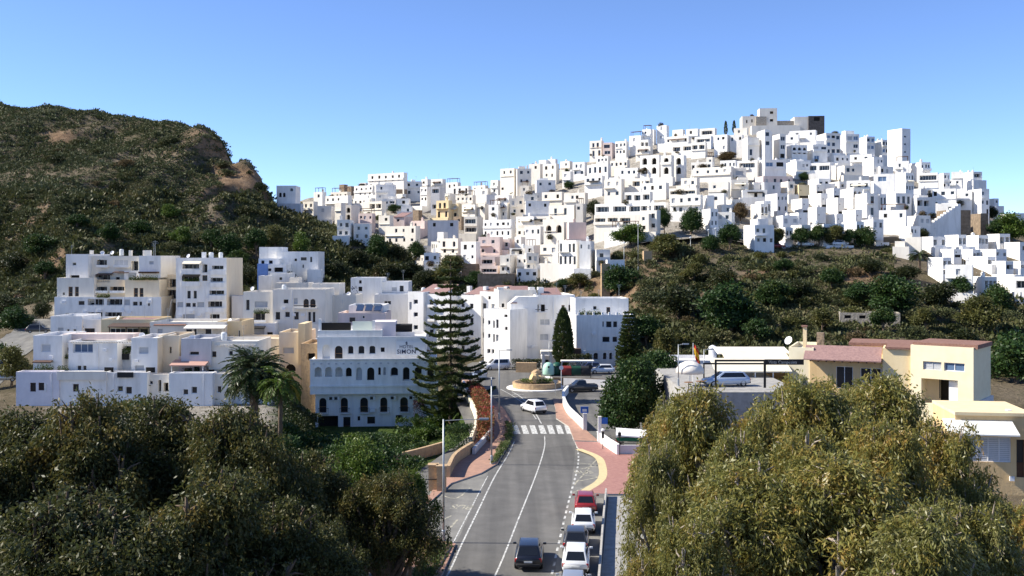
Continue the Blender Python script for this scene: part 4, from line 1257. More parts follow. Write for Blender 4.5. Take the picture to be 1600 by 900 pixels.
# x0 y0 x1 y1 colour columns rows options; a shaded, l lit, A arches, L strip window, h tall windows, p pergola, v awning, t tiled lean-to, B big windows, f flat no windows
HOUSES = {
 1: """690 125 1060 350 w 5 2 lh;765 230 955 400 w 2 2 a;420 230 500 300 o 0 0 l;500 245 560 300 o 0 0 l;560 240 770 340 w 4 2 l;180 300 300 400 w 1 1 lp;290 335 540 430 w 3 1 l;
 340 300 530 350 c 4 1 lp;80 390 220 490 w 2 1 l;215 430 380 570 w 1 1 a;378 400 480 600 c 0 0 l;400 560 560 730 w 2 2 a;555 595 725 755 w 2 2 a;480 420 610 570 w 1 2 A;600 500 760 610 r 3 1 p;
 640 390 860 490 c 3 1 lL;550 360 760 430 w 3 1 l;850 620 1180 815 c 4 2 l;790 520 930 650 c 1 1 l;930 530 1110 640 r 1 1 t;960 360 1090 440 w 1 1 a;1000 430 1110 510 w 1 1 a;1110 470 1200 560 o 0 0 l;
 820 365 960 420 w 2 1 aL;1040 200 1200 350 w 2 2 a;950 275 1070 360 o 0 0 a;610 215 700 270 w 1 1 l""",
 2: """110 180 200 270 w 1 1 l;200 180 340 270 w 2 1 l;100 250 200 440 w 2 2 l;200 250 330 480 g 1 3 L;340 210 480 300 w 2 1 l;400 245 580 340 w 2 1 lh;310 310 430 390 w 1 1 v;250 380 400 550 y 2 2 lh;
 390 410 490 550 y 1 2 lv;440 330 620 430 c 3 1 lp;600 270 760 370 w 1 1 l;590 240 740 300 c 2 1 lp;760 190 860 330 w 1 2 l;850 80 1010 330 c 2 3 l;1000 80 1140 330 c 2 2 a;1120 40 1210 160 w 1 1 l;
 1040 240 1150 330 w 1 1 p;720 325 820 440 g 0 0 a;800 330 960 440 w 2 1 lv;640 410 740 530 c 1 1 l;490 420 650 530 w 2 1 lv;740 420 860 570 w 1 1 lp;850 400 950 540 w 1 2 lv;940 360 1080 530 c 2 2 a;
 1070 320 1200 530 w 1 2 a;170 565 460 810 g 1 1 a;0 570 180 670 r 1 1 l;0 650 95 830 c 2 1 l;510 530 690 700 c 1 2 L;690 560 990 740 w 5 2 l;1000 530 1200 650 w 2 1 lv;1000 640 1200 730 c 3 1 l;410 530 520 610 o 1 1 l""",
 3: """180 440 390 680 w 2 2 a;270 300 395 450 w 3 1 l;365 180 460 450 w 0 0 l;380 260 660 475 c 2 2 lh;640 300 885 585 w 2 2 l;860 240 1170 490 r 2 2 ;885 490 1140 610 r 1 1 L;880 600 1140 705 r 1 1 L;
 1130 470 1345 715 c 2 2 ;1340 480 1590 650 w 3 1 ;1335 640 1600 745 w 3 1 a;1170 270 1330 430 r 1 1 ;1330 240 1430 400 w 1 1 l;1250 380 1490 480 w 2 1 v;850 705 1330 845 s 0 0 f;440 470 655 610 s 0 0 f;650 580 870 700 s 0 0 f;140 470 270 560 c 2 1 l""",
 4: """50 420 210 610 w 1 1 l;165 375 280 470 w 0 0 l;270 365 385 450 w 0 0 l;210 420 405 620 c 2 2 l;415 390 560 520 w 1 1 l;120 610 360 770 w 1 1 a;440 510 570 650 w 1 1 l;560 400 730 570 w 2 2 l;
 760 150 925 345 c 2 2 lh;915 170 1065 330 r 1 2 B;1060 155 1220 335 w 3 2 l;730 430 1010 580 w 3 1 lh;840 330 1010 430 w 3 1 l;1000 380 1230 490 w 3 1 l;1050 470 1350 610 w 4 1 l;700 560 940 760 w 3 1 lv;
 930 600 1170 850 w 2 2 l;1225 90 1390 270 w 1 1 l;1375 15 1500 240 w 1 1 l;1300 220 1500 340 c 2 1 l;200 750 470 910 c 1 1 l;0 760 210 910 w 2 1 a;460 760 740 910 c 3 1 l;1150 590 1500 770 w 3 1 lL;1170 750 1500 890 w 3 1 lL""",
 5: """0 30 290 210 w 1 1 a;280 80 620 270 c 1 1 lh;600 60 720 280 c 1 1 ;0 210 340 340 w 1 1 lv;0 330 225 490 w 3 1 l;220 280 500 490 c 2 1 lA;490 280 720 500 r 0 0 a;0 550 180 700 w 1 1 ;0 640 165 860 w 2 2 a;
 180 540 440 790 c 2 2 l;400 490 660 850 w 4 2 lh;640 500 815 840 w 3 1 ;810 600 1000 800 w 1 1 a;180 760 460 900 c 0 0 lf;820 60 1440 200 w 3 1 lL;810 190 1430 380 w 4 1 lL;1000 340 1350 440 w 2 1 l;1350 180 1500 410 c 1 2 l""",
 6: """30 320 190 460 w 1 1 l;195 270 340 510 w 1 2 l;380 320 530 410 w 0 0 l;540 310 700 450 w 1 1 l;700 305 900 410 w 1 1 lL;640 400 860 490 w 1 1 lL;600 470 790 610 w 2 1 lL;290 400 600 510 w 2 1 l;
 370 490 640 610 w 2 1 lL;0 440 130 630 w 2 1 l;870 380 1050 600 w 2 2 l;1050 380 1215 600 w 3 1 l;1100 300 1270 410 w 1 1 l;1200 410 1400 690 w 2 2 ah;1190 170 1365 300 c 2 1 lh;0 620 250 910 w 2 2 lA;245 620 400 910 w 1 2 lA;
 390 620 545 870 w 1 2 lA;600 700 870 790 w 4 1 lh;940 680 1140 790 w 4 1 l;620 760 1100 890 c 4 1 l;1080 770 1245 900 c 1 1 B;1140 680 1400 850 w 1 1 l;1400 320 1500 700 w 1 2 aB;780 640 870 710 w 1 1 l""",
 7: """340 180 700 270 w 2 1 lL;0 120 340 260 w 2 1 l;480 60 700 160 w 2 1 l;350 260 740 490 w 3 2 l;740 265 815 480 w 0 0 a;800 110 1060 250 c 1 1 l;800 240 1010 410 w 1 1 l;0 350 340 480 w 2 1 lL;10 440 240 700 c 2 2 l;
 740 420 900 650 w 2 2 a;900 460 1110 650 w 2 1 ;860 370 1080 480 w 1 1 a;1050 80 1270 240 c 1 1 v;1180 200 1490 310 w 2 1 v;1260 110 1480 230 w 1 1 a;1000 310 1200 410 w 3 1 a;1300 360 1500 550 w 2 1 aA;1215 610 1570 865 w 3 2 a;1290 540 1500 630 w 0 0 a""",
 8: """20 340 200 690 w 1 2 a;180 370 355 690 w 1 3 aB;400 330 725 490 w 2 1 l;720 360 1000 620 w 3 3 aB;980 370 1220 620 w 2 2 aB;1210 400 1400 650 w 2 2 aB;1390 440 1600 650 w 3 2 aB;310 380 520 510 w 1 1 l;350 500 610 700 w 3 1 aA;600 490 845 730 w 2 2 aB;
 840 620 1110 750 w 3 1 a;1110 610 1380 810 w 1 1 l;0 670 365 870 w 2 1 aB;360 690 640 830 w 3 1 a;600 710 890 860 w 2 1 l;870 740 960 850 w 0 0 l;960 740 1260 890 c 3 1 a;1260 640 1500 890 w 3 2 a""",
 9: """0 40 440 140 r 4 1 a;0 110 300 260 g 1 1 a;290 100 425 270 c 1 1 a;120 240 375 500 g 3 2 a;0 330 180 530 w 2 1 aA;200 500 610 650 w 2 1 a;430 140 635 295 y 0 0 aX;425 300 625 465 w 0 0 aX;405 465 612 640 w 0 0 aX;
 635 135 800 240 w 0 0 aX;630 240 845 400 w 0 0 aX;620 400 825 620 w 0 0 aX;810 180 965 290 w 0 0 aX;840 290 1035 480 w 0 0 aX;820 480 1025 630 w 0 0 aX;1000 180 1245 430 w 2 1 aA;1030 430 1245 600 w 0 0 aX;1170 240 1445 540 w 1 2 ah;
 1240 520 1450 600 w 0 0 aX;1070 90 1355 260 w 2 1 l;870 100 1060 190 w 1 1 a;620 70 870 160 w 2 1 a;1350 90 1500 250 w 2 1 a;640 600 1040 858 w 3 1 aLz;1030 570 1260 852 w 2 1 az;1250 545 1500 830 w 2 1 az;215 640 430 864 w 2 1 az;420 610 650 862 c 1 1 aLz""",
 10: """230 130 365 240 w 1 1 l;360 140 560 300 w 3 2 a;0 180 215 300 w 3 1 a;30 250 235 460 w 1 1 lB;230 240 405 460 w 3 2 av;130 430 385 610 w 3 1 ah;0 440 140 650 w 2 2 ah;340 470 610 670 w 3 1 aL;80 590 345 770 w 1 1 l;335 640 560 800 w 2 1 a;
 270 740 465 860 w 3 1 a;450 240 640 400 w 1 1 l;630 240 740 410 w 2 2 ;400 380 640 490 w 2 1 a;580 390 810 550 w 3 1 l;600 530 815 615 w 1 1 l;720 300 860 430 w 2 1 l;850 310 1060 430 w 2 1 aL;760 230 870 330 w 0 0 l;865 230 1045 330 w 1 1 aL;
 790 410 960 590 w 1 1 l;920 390 1110 650 w 2 3 a;1080 480 1180 570 w 1 1 a;620 590 940 800 s 0 0 f;930 620 1100 780 s 0 0 f""",
 11: """165 210 350 340 c 0 0 l;345 205 605 340 w 3 1 ah;600 185 825 335 w 2 1 a;820 190 1065 320 w 3 1 aB;1055 175 1300 340 w 2 1 a;1290 265 1435 395 w 1 1 a;570 340 745 430 w 0 0 aX;730 345 960 430 w 2 1 aL;
 450 430 630 640 w 2 2 a;860 420 1130 530 w 2 1 aL;1100 470 1275 590 w 1 1 aL;1250 470 1460 570 w 2 1 aL;600 510 905 830 w 1 1 l;830 640 1155 830 w 3 1 a;1145 620 1400 810 w 3 1 a;960 340 1260 430 w 3 1 aL;60 255 170 340 c 0 0 l;1380 640 1460 860 w 1 1 l""",
}
TONE = {'w': W, 'c': OW, 'y': YE, 'r': RO, 'o': ST, 'g': GR, 's': BS}
COLOURWORD = {'w': 'white', 'c': 'cream', 'y': 'pale yellow', 'r': 'rose', 'o': 'brown', 'g': 'grey', 's': 'brown stone'}
LANDMARKS = [('castle ruin on the summit', 1250, 190), ('tall white stair tower', 1406, 225), ('arcaded white row', 1035, 265), ('stacked shaded terraces', 1262, 325),
             ('long-windowed white block on the saddle', 600, 278), ('bare grey-walled house', 692, 367), ('tall-windowed white house above the ravine', 890, 400),
             ('pair of summit cypresses', 1142, 198), ('brown retaining wall at the village foot', 777, 437), ('pale yellow twin-windowed house', 695, 328),
             ('tall cream house on the skyline', 795, 282), ('dark tree clump in the village', 928, 325), ('street tree row', 1290, 362),
             ('buttressed stone wall at the east end', 1500, 345), ('palm beside the terraced cluster', 1437, 405)]
VREC = []          # (object, u, v, words) for labels
rv = random.Random(11)
LF_POT = leafmat('terrace_leaves', [(0.05, 0.065, 0.018), (0.03, 0.045, 0.014), (0.10, 0.06, 0.03), (0.02, 0.032, 0.012)], .2, .6, .6)


def clump(seed):
    r = np.random.default_rng(seed)
    n = 260
    d = r.normal(0, 1, (n, 3)); d /= np.linalg.norm(d, axis=1, keepdims=True)
    c = d * r.uniform(.4, .85, (n, 1)) * [1, .7, .8] + [0, 0, .5]
    e = np.cross(d, r.normal(0, 1, (n, 3))); e /= np.linalg.norm(e, axis=1, keepdims=True)
    f = np.cross(e, d)
    v = np.stack([c - f * .16, c + e * .07, c + f * .16, c - e * .07], 1).reshape(-1, 3)
    return np_mesh('terrace_foliage', v, np.arange(4 * n).reshape(-1, 4), LF_POT)


PLM = [clump(i) for i in range(3)]


def village_house(u0, v0, u1, v1, tone, nx, ny, opt):
    um = (u0 + u1) / 2
    D = cast(um, v1 - 0.5, 1.6, 205, 430) + rv.uniform(-.35, .35) + (7 if 'z' in opt else 0)
    if 'a' in opt:
        th = rv.uniform(-12, -5) if um > 1000 else rv.uniform(-4, 1)
    elif 'l' in opt:
        th = rv.uniform(27, 36) if um < 1150 else rv.uniform(24, 32)
    elif 'f' in opt:
        th = 3
    else:
        th = rv.uniform(14, 22) if um < 1150 else 8
    Wd = (u1 - u0) / F * D
    H = (v1 - v0) / F * D
    t_ = R(th)
    if th > 20:
        fr = 0.86 if nx < 3 else 0.92
        w, d = fr * Wd / math.cos(t_), (1 - fr) * Wd / math.sin(t_)
        d = min(max(d, 2.2), 11)
        w = max((Wd - d * math.sin(t_)) / math.cos(t_), 2.5)
    else:
        d = rv.uniform(5, 8)
        w = Wd
    ca, sa = math.cos(t_), math.sin(t_)
    X0 = (um - UC) / F * D
    for _ in range(4):
        us = []
        for x, y in ((-w / 2, 0), (w / 2, 0), (-w / 2, d), (w / 2, d)):
            X, Y = X0 + x * ca + y * sa, D - x * sa + y * ca
            us.append(UC + F * X / Y)
        a, b = min(us), max(us)
        k = (u1 - u0) / (b - a)
        w = max(w * k, 2.0) if th < 20 else max(w * (1 + (k - 1) * 1.1), 2.2)
        X0 += ((u0 + u1) - (a + b)) / 2 / F * D
    zt, zb = CH - (v0 - VH) / F * D, CH - (v1 - VH) / F * D
    root = thing('stone_wall' if tone == 's' else ('stone_ruin' if tone == 'o' else 'village_house'), 'house', 'wall' if tone == 's' else 'house', (X0, D, zb), -t_)
    m = rv.choice([W, W, WW, WW, OW]) if tone == 'w' else TONE[tone]
    if tone == 'w' and um > 1170:
        m = rv.choice([W, W, W, WW])
    if tone in 'wc' and 'a' not in opt and nx and ny == 1 and nx < 3 and not set(opt) & set('ALhBpvt') and rv.random() < .4:
        opt += rv.choice('Lvp')
    kind = 'A' in opt
    if nx and w > 6.5 and nx < 4 and not set(opt) & set('LAB') and rv.random() < .7:
        nx += 1
    ops = []
    floors = max(1, int(round(H / 2.9)))
    if nx and ny:
        sy = min(3.0, (H - 0.5) / ny)
        for r in range(ny):
            top = H - 0.75 - r * sy
            for c in range(nx):
                if 'L' in opt:
                    ww, hh = w / nx * rv.uniform(.72, .86), min(sy * .52, 1.5)
                elif 'h' in opt:
                    ww, hh = min(0.95, w / nx * .55), min(sy * .72, 2.1)
                elif 'B' in opt:
                    ww, hh = min(2.3, w / nx * .68), min(sy * .55, 1.4)
                elif kind:
                    ww, hh = min(1.7, w / nx * .62), min(sy * .72, 2.2)
                else:
                    ww, hh = min(rv.uniform(.7, 1.05), w / nx * .5), min(sy * .55, rv.uniform(.85, 1.3))
                if nx * ny > 2 and rv.random() < .14:
                    continue
                cx = w * (c + .5) / nx + (rv.uniform(-.25, .25) * (w / nx - ww) if not kind else 0)
                tt = top - rv.uniform(0, .15)
                k = 'ak' if kind else ('l' if 'L' in opt else ('B' if 'B' in opt and tone == 'w' and rv.random() < .35 else rv.choice('wwwwbks' if 'h' not in opt else 'wwbd')))
                if not kind and k in 'w' and rv.random() < .08 and 'B' not in opt:
                    k = 'aw'
                dp = 1.3 if 'L' in opt else (.9 if kind else .2)
                ops.append((cx - ww / 2, tt - hh, cx + ww / 2, tt, k, dp))
    lops = []
    if 'l' in opt and d > 3.5 and tone not in 'so':
        for r in range(min(2, floors)):
            for c in range(int(d / 3)):
                if rv.random() < .6:
                    cx = d * (c + .5) / int(d / 3)
                    zz = H - 1.0 - r * 2.9
                    lops.append((cx - .4, zz - 1.1, cx + .4, zz, rv.choice('wwkb'), .2))
    mb = MB()
    g = shell(mb, -w / 2, w / 2, 0, d, -7.0, H, ops, lops, (), par=.4 if 'X' not in opt else .9)
    step = None
    if tone in 'wcyr' and 'X' not in opt and H > 3.4 and rv.random() < .6:      # a ledge or balcony parapet at floor level, added for its shadow line
        zz = H - rv.uniform(2.5, 3.0)
        mb.box(-w / 2 + .05, w / 2 - rv.choice([.05, .05, w * .4]), -rv.choice([.3, .45, .8]), -.004, zz - .02, zz + rv.choice([.1, .14, .75]))
    if 'X' in opt:      # cascading terraces: a flat dark strip paints in the shade of each opening
        rb = MB(); rb.box(-w / 2 + .3, w / 2 - .3, -.012, -.002, .0, .62); rb.build('recess_shade_strip', DK, root)
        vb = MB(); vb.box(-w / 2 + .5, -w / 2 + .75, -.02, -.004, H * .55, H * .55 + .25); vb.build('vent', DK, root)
    if w > 4.5 and d > 4 and tone in 'wcg' and 'X' not in opt and rv.random() < .4:      # a smaller roof room set back
        a = -w / 2 + rv.uniform(.1, .45) * w
        bw = min(rv.uniform(2.2, 3.6), w / 2 - a)
        if bw > 1.2:
            shell(mb, a, a + bw, d * .45, d - .25, H - .5, H + rv.uniform(.7, 1.5), (), (), (), par=.2)
            step = True
    if tone in 'wcyrg' and 'X' not in opt and rv.random() < .42:      # a walled terrace at its foot
        a, b, dp = -w / 2 - rv.uniform(0, 1.4), w / 2 + rv.uniform(0, 1.4), rv.uniform(1.6, 3.2)
        shell(mb, a, b, -dp, -.01, -7.5, rv.uniform(.1, .9), (), (), (), par=.75)
    wall = mb.build('wall', m, root)
    put_panes(root, g, -w / 2, w / 2, 0, d)
    if tone in 'wcyr' and rv.random() < .3 and w > 3:
        x = rv.uniform(-w / 2 + .6, w / 2 - .6)
        o_ = obj('terrace_foliage', rv.choice(PLM), root, (x, -.5 if rv.random() < .5 else min(1.0, d * .3), 0 if rv.random() < .5 else H - .4), rv.uniform(0, 6))
        s_ = rv.uniform(.7, 1.5); o_.scale = (s_ * rv.uniform(1, 1.9), s_, s_)
        if o_.location.y < 0: o_.location.z = rv.uniform(0, .3 * H)
    words = []
    if 'p' in opt:
        pb = MB()
        pb.box(-w / 2 + .3, w / 2 - .3, .4, min(d, 3.4), H + 1.5, H + 1.62)
        for x in (-w / 2 + .4, w / 2 - .5):
            pb.box(x, x + .12, .45, .57, H - .3, H + 1.5)
            pb.box(x, x + .12, min(d, 3.2) - .1, min(d, 3.2), H - .3, H + 1.5)
        pb.build('pergola', BW, root)
    if 'v' in opt:
        ab = MB()
        ab.add([(-w * .3, -1.3, H * .62), (w * .35, -1.3, H * .62), (w * .35, -.02, H * .62 + .45), (-w * .3, -.02, H * .62 + .45),
                (-w * .3, -1.3, H * .62 + .06), (w * .35, -1.3, H * .62 + .06), (w * .35, -.02, H * .62 + .51), (-w * .3, -.02, H * .62 + .51)],
               [(3, 2, 1, 0), (4, 5, 6, 7), (0, 1, 5, 4), (1, 2, 6, 5), (2, 3, 7, 6), (3, 0, 4, 7)])
        ab.build('awning', rv.choice([AB, DK, AW]), root)
    if 't' in opt:
        tb = MB()
        tb.add([(-w / 2, -.3, H - .2), (w / 2, -.3, H - .2), (w / 2, d * .9, H + 1.4), (-w / 2, d * .9, H + 1.4), (-w / 2, -.3, H - .05), (w / 2, -.3, H - .05), (w / 2, d * .9, H + 1.55), (-w / 2, d * .9, H + 1.55)],
               [(3, 2, 1, 0), (4, 5, 6, 7), (0, 1, 5, 4), (1, 2, 6, 5), (2, 3, 7, 6), (3, 0, 4, 7)])
        tb.build('tiled_roof', TR, root)
    if tone in 'wcyr' and rv.random() < .42 and w > 2.5:
        chimney(root, rv.uniform(-w / 2 + .5, w / 2 - .5), min(d - .5, rv.uniform(1.2, d)), H - .4, rv.uniform(.7, 1.4), m)
    if tone in 'wc' and rv.random() < .18 and w > 3.5 and d > 3.4:
        x = rv.uniform(-w / 2 + .8, w / 2 - .8)
        tk = MB(); tk.lathe([(.0, H + .1), (.5, H + .1), (.5, H + 1.0), (.3, H + 1.15)], 10, 0, (x, d - 1.0)); tk.box(x - .4, x + .4, d - 1.4, d - .6, H - .45, H + .12)
        tk.build('water_tank', mat('pale_tank', (.6, .62, .62), .7), root)
    if tone in 'wc' and rv.random() < .2 and w > 3:
        x = rv.uniform(-w / 2 + .5, w / 2 - .5)
        an = MB(); an.tube([(x, d * .6, H - .4), (x, d * .6, H + 2.2)], [.03, .02], 5); an.box(x - .45, x + .45, d * .6 - .01, d * .6 + .01, H + 1.9, H + 1.93); an.box(x - .3, x + .3, d * .6 - .01, d * .6 + .01, H + 2.1, H + 2.13)
        an.build('antenna', GM, root)
    if tone == 's':
        words.append('stone retaining wall')
    elif tone == 'o':
        words.append('brown stone-walled house')
    else:
        n = len(g[0][1])
        NUM = {0: 'no', 1: 'one', 2: 'two', 3: 'three', 4: 'four', 5: 'five', 6: 'six'}
        what = COLOURWORD[tone] + ' house'
        if kind: what = COLOURWORD[tone] + ' arched house'
        elif 'L' in opt: what = COLOURWORD[tone] + ' balconied house'
        elif 'p' in opt: what = COLOURWORD[tone] + ' pergola-topped house'
        elif 'v' in opt: what = COLOURWORD[tone] + ' awning-fronted house'
        elif 't' in opt: what = COLOURWORD[tone] + ' tile-roofed house'
        elif 'X' in opt: what = COLOURWORD[tone] + ' windowless terrace block'
        elif n: what = COLOURWORD[tone] + ' ' + NUM.get(n, 'many') + '-windowed house'
        else: what = COLOURWORD[tone] + ' blank-walled house'
        words.append(what)
    VREC.append((root, um, (v0 + v1) / 2, words[0]))
    return root


for tid, txt in HOUSES.items():
    ox, oy, sc = TILES[tid]
    for row in txt.replace('\n', '').split(';'):
        q = row.split()
        if len(q) < 7:
            continue
        x0, y0, x1, y1 = (float(a) for a in q[:4])
        if tid == 11 and int(q[5]) > 1 and 'X' not in q[7] and 'L' not in q[7]:
            q[7] += 'L'
        village_house(ox + x0 / sc, oy + y0 / sc, ox + x1 / sc, oy + y1 / sc, q[4], int(q[5]), int(q[6]), q[7] if len(q) > 7 else '')

ORD = ['nearest', 'second', 'third', 'fourth', 'fifth', 'sixth', 'seventh', 'eighth', 'ninth', 'tenth', 'eleventh', 'twelfth', 'thirteenth', 'fourteenth', 'fifteenth', 'sixteenth', 'seventeenth', 'eighteenth', 'nineteenth', 'twentieth']


def relate(recs, marks, per_word=True):
    """a label for each of many look-alikes: what it is and which one it is from the nearest landmark"""
    by = {}
    for o, u, v, w in recs:
        n, mu, mv = min(marks, key=lambda k: math.hypot(k[1] - u, (k[2] - v) * 1.4))
        dx, dy = u - mu, v - mv
        if abs(dx) > abs(dy) * 2.2: s = 'right of' if dx > 0 else 'left of'
        elif abs(dy) > abs(dx) * 2.2: s = 'below' if dy > 0 else 'above'
        else: s = ('below and ' if dy > 0 else 'above and ') + ('right of' if dx > 0 else 'left of')
        by.setdefault((n, s, w), []).append((math.hypot(dx, dy), o))
    for (n, s, w), l in by.items():
        l.sort(key=lambda k: k[0])
        for i, (_, o) in enumerate(l):
            o['label'] = (w + ' ' if len(l) == 1 else ORD[min(i, 19)] + ' ' + w + ' ') + s + ' the ' + n


relate(VREC, LANDMARKS)
for o, *_ in VREC:
    o['group'] = 'houses of the white hillside village' if o['category'] == 'house' else 'retaining walls of the village'

# the tall stair tower, the castle and the white house at the edge of the hill
sx = bld('stair_tower', 'tall plain white stair tower standing clear of the skyline roofs', 'tower', 366, [
    (1408, 201, 1424, 262, 0, 7.0, W, [(1412, 212, 1416, 215, 'w'), (1412, 224, 1416, 227, 'w'), (1412, 236, 1416, 239, 'w')])], yaw=24)
cs = bld('castle', 'square castle ruin with a white tower and a dark stone keep on the summit', 'castle', 402, [
    (1187, 169, 1214, 196, 0, 6, OW, [(1203, 174, 1208, 178, 'k', .4), (1203, 186, 1208, 190, 'k', .4)]),
    (1160, 181, 1196, 200, 1.5, 8, OW, [(1166, 187, 1168, 192, 'k', .4), (1174, 186, 1176, 191, 'k', .4)]),
    (1182, 182, 1198, 194, -.6, 2, GS, []),
    (1212, 189, 1258, 200, 1, 6, GS, []),
    (1176, 196, 1250, 215, -2, 6, OW, []),
    (1240, 183, 1268, 205, 0, 9, OW, []),
    (1262, 182, 1286, 206, -1, 8, mat('dark_keep_stone', (0.10, 0.09, 0.085), 0.95, (0.055, 0.05, 0.05), 1.2, 0.8, 3), [(1270, 184, 1279, 190, 'k', .3)])], yaw=-6)
eh = bld('house', 'white house with arched openings beside a palm at the edge of the rocky hill', 'house', 312, [
    (432, 290, 462, 345, 0, 7, W, [(453, 294, 458, 299, 'aw'), (436, 301, 440, 308, 'ak'), (442, 301, 446, 308, 'ak')]),
    (436, 318, 470, 345, -3, 4, GR, [])])
fh = bld('house', 'dark flat house edge among trees at the far east end of the village', 'house', 286, [
    (1585, 333, 1612, 372, 0, 8, W, [(1588, 345, 1610, 352, 'k', 1.2), (1588, 357, 1610, 364, 'k', 1.2)])])
ruin = bld('stone_house', 'roofless grey stone house with three dark openings on the scrub slope', 'ruin', cast(1352, 509, 0, 150, 240), [
    (1316, 489, 1402, 520, 0, 6, GS, [(1323, 493, 1332, 498, 'k', .5), (1344, 493, 1353, 498, 'k', .5), (1384, 494, 1393, 500, 'k', .5)])], yaw=-16)
# stairway on the right flank of the village
D_ = cast(1440, 362, .5, 220, 300)
sm = MB()
for k in range(16):
    sm.box(k * .75, k * .75 + .78, 0, 1.6, -3, k * .52)
a_ = P(1428, 366, D_ - 3)
st_ = sm.build('stairway', W, None, a_)
tag(st_, 'white open stairway climbing the right flank of the village', 'stairs')

# --- restaurant and terrace on the right
ye = bld('restaurant', 'yellow restaurant building with a rose tiled lean-to and chimney', 'restaurant', 112, [
    (1233, 543, 1268, 640, 0.2, 8, mat('pale_cream', (0.80, 0.72, 0.52), 0.9, (0.74, 0.66, 0.46), 0.8), []),
    (1264, 556, 1372, 645, 0, 8, OC, [(1300, 570, 1323, 604, 'w'), (1333, 571, 1361, 592, 'w')]),
    (1366, 540, 1404, 645, -.6, 8, YE, []),
    (1300, 535, 1410, 550, 4, 5, YE, []),
    (1402, 548, 1436, 645, 0.4, 7, YE, [])], yaw=-22)
part(ye, 'tiled_lean_to', TR, 1262, 543, 1368, 562, -1.3, 2.6, 1)
for k in range(9):
    part(ye, 'roof_beam_end', BW, 1270 + k * 11, 561.5, 1272 + k * 11, 564, -1.2, 1.2)
part(ye, 'roof_tiles', TI, 1298, 532.5, 1404, 537, 3.6, 6)
part(ye, 'roof_tiles', TI, 1372, 538, 1404, 541, -.9, 7)
part(ye, 'roof_tiles', TI, 1402, 545.5, 1432, 549, 0.2, 6)
part(ye, 'chimney', YE, 1246, 511, 1251, 545, 1.5, 0.5)
part(ye, 'chimney_cap', TI, 1244.5, 508.5, 1252.5, 511, 1.35, 0.8)
part(ye, 'chimney', ST, 1252, 519, 1262, 545, 4, 0.7)
db = MB(); db.lathe([(.0, -.02), (.2, .02), (.36, .1), (.48, .2), (.46, .21), (.0, .04)], 14)
dish = db.build('satellite_dish', FW, ye, (-1.35, 1.5, 7.7)); dish.rotation_euler = (R(65), 0, R(-30))
part(ye, 'drainpipe', BP, 1438, 567, 1439.5, 612, -.3, .1)
yb2 = bld('house', 'pale yellow square annexe with white windows and a dark open doorway', 'house', 105, [
    (1434, 541, 1508, 645, 0, 7, mat('pale_yellow', (0.80, 0.70, 0.48), 0.9, (0.74, 0.63, 0.42), 0.8), [(1449, 566, 1471, 579, 's'), (1474, 566, 1498, 579, 'B'), (1447, 593, 1490, 632, 'k', 2.5)])], yaw=-38)
part(yb2, 'roof_tiles', TI, 1433, 536.5, 1509, 543, 0.4, 6)
part(yb2, 'plinth', GR, 1488, 626, 1512, 660, -0.2, 7.5)
part(yb2, 'door_panel', FW, 1474, 594, 1489, 630, 0.6, 0.06)
lo = bld('house', 'low ochre house with white corrugated awning and large white window', 'house', 86, [
    (1496, 648, 1612, 770, 0, 7, OC, [(1512, 683, 1578, 722, 'c', .15), (1586, 686, 1598, 745, 'd')])], yaw=-8)
part(lo, 'awning', mat('white_corrugated', (0.68, 0.68, 0.64), 0.6), 1494, 664, 1598, 682, -2.0, 2.2, 1)
part(lo, 'roof_edge', YE, 1496, 645, 1612, 650, -.15, 7.2)
part(lo, 'roof_vent', FW, 1570, 640, 1576, 648, 1, .6)
part(lo, 'gas_box', FW, 1577, 744, 1584, 751, -.2, .15)

tz = CH - 205 / F * 103
tb = MB(); x0 = (1074 - UC) / F * 98; x1 = (1262 - UC) / F * 98
tb.box(x0, x1, 99.2, 125, -1, tz)
tag(tb.build('terrace', CO), kind='structure')
pv = bld('pavilion', 'open restaurant pavilion with cream canvas roofs behind the parked estate car', 'pavilion', 111, [
    (1150, 602, 1240, 607, 3.5, .3, OC, []), (1150, 580, 1240, 604, 5, .3, HS, [])], deep=1)
part(pv, 'canvas_roof', AW, 1118, 566, 1238, 582, 0, 3.5, 1)
part(pv, 'canvas_roof', AW, 1136, 553, 1238, 568, 3.4, 3.5, 1)
part(pv, 'canvas_roof', OW, 1122, 547, 1236, 554, 6.5, 3, 1)
posts(pv, 'post', FW, (1124, 1152, 1180, 1208, 1234), 580, 606, 0.2, .05)
for k in range(6):
    part(pv, 'planter_box', BW, 1156 + k * 13, 598, 1164 + k * 13, 605, 0.8, .5)
lb = bld('house', 'low bluish white flat building behind the dome parasol', 'house', 128, [(1056, 563, 1124, 605, 0, 7, W, [(1090, 570, 1100, 578, 'k', .3)])], yaw=-2)
mb = MB(); mb.lathe([(0, 0), (.5, 0), (.5, 1.6), (.1, 1.8)], 12); mb.build('water_tank', FW, lb, (2.2, 2, 3.3))

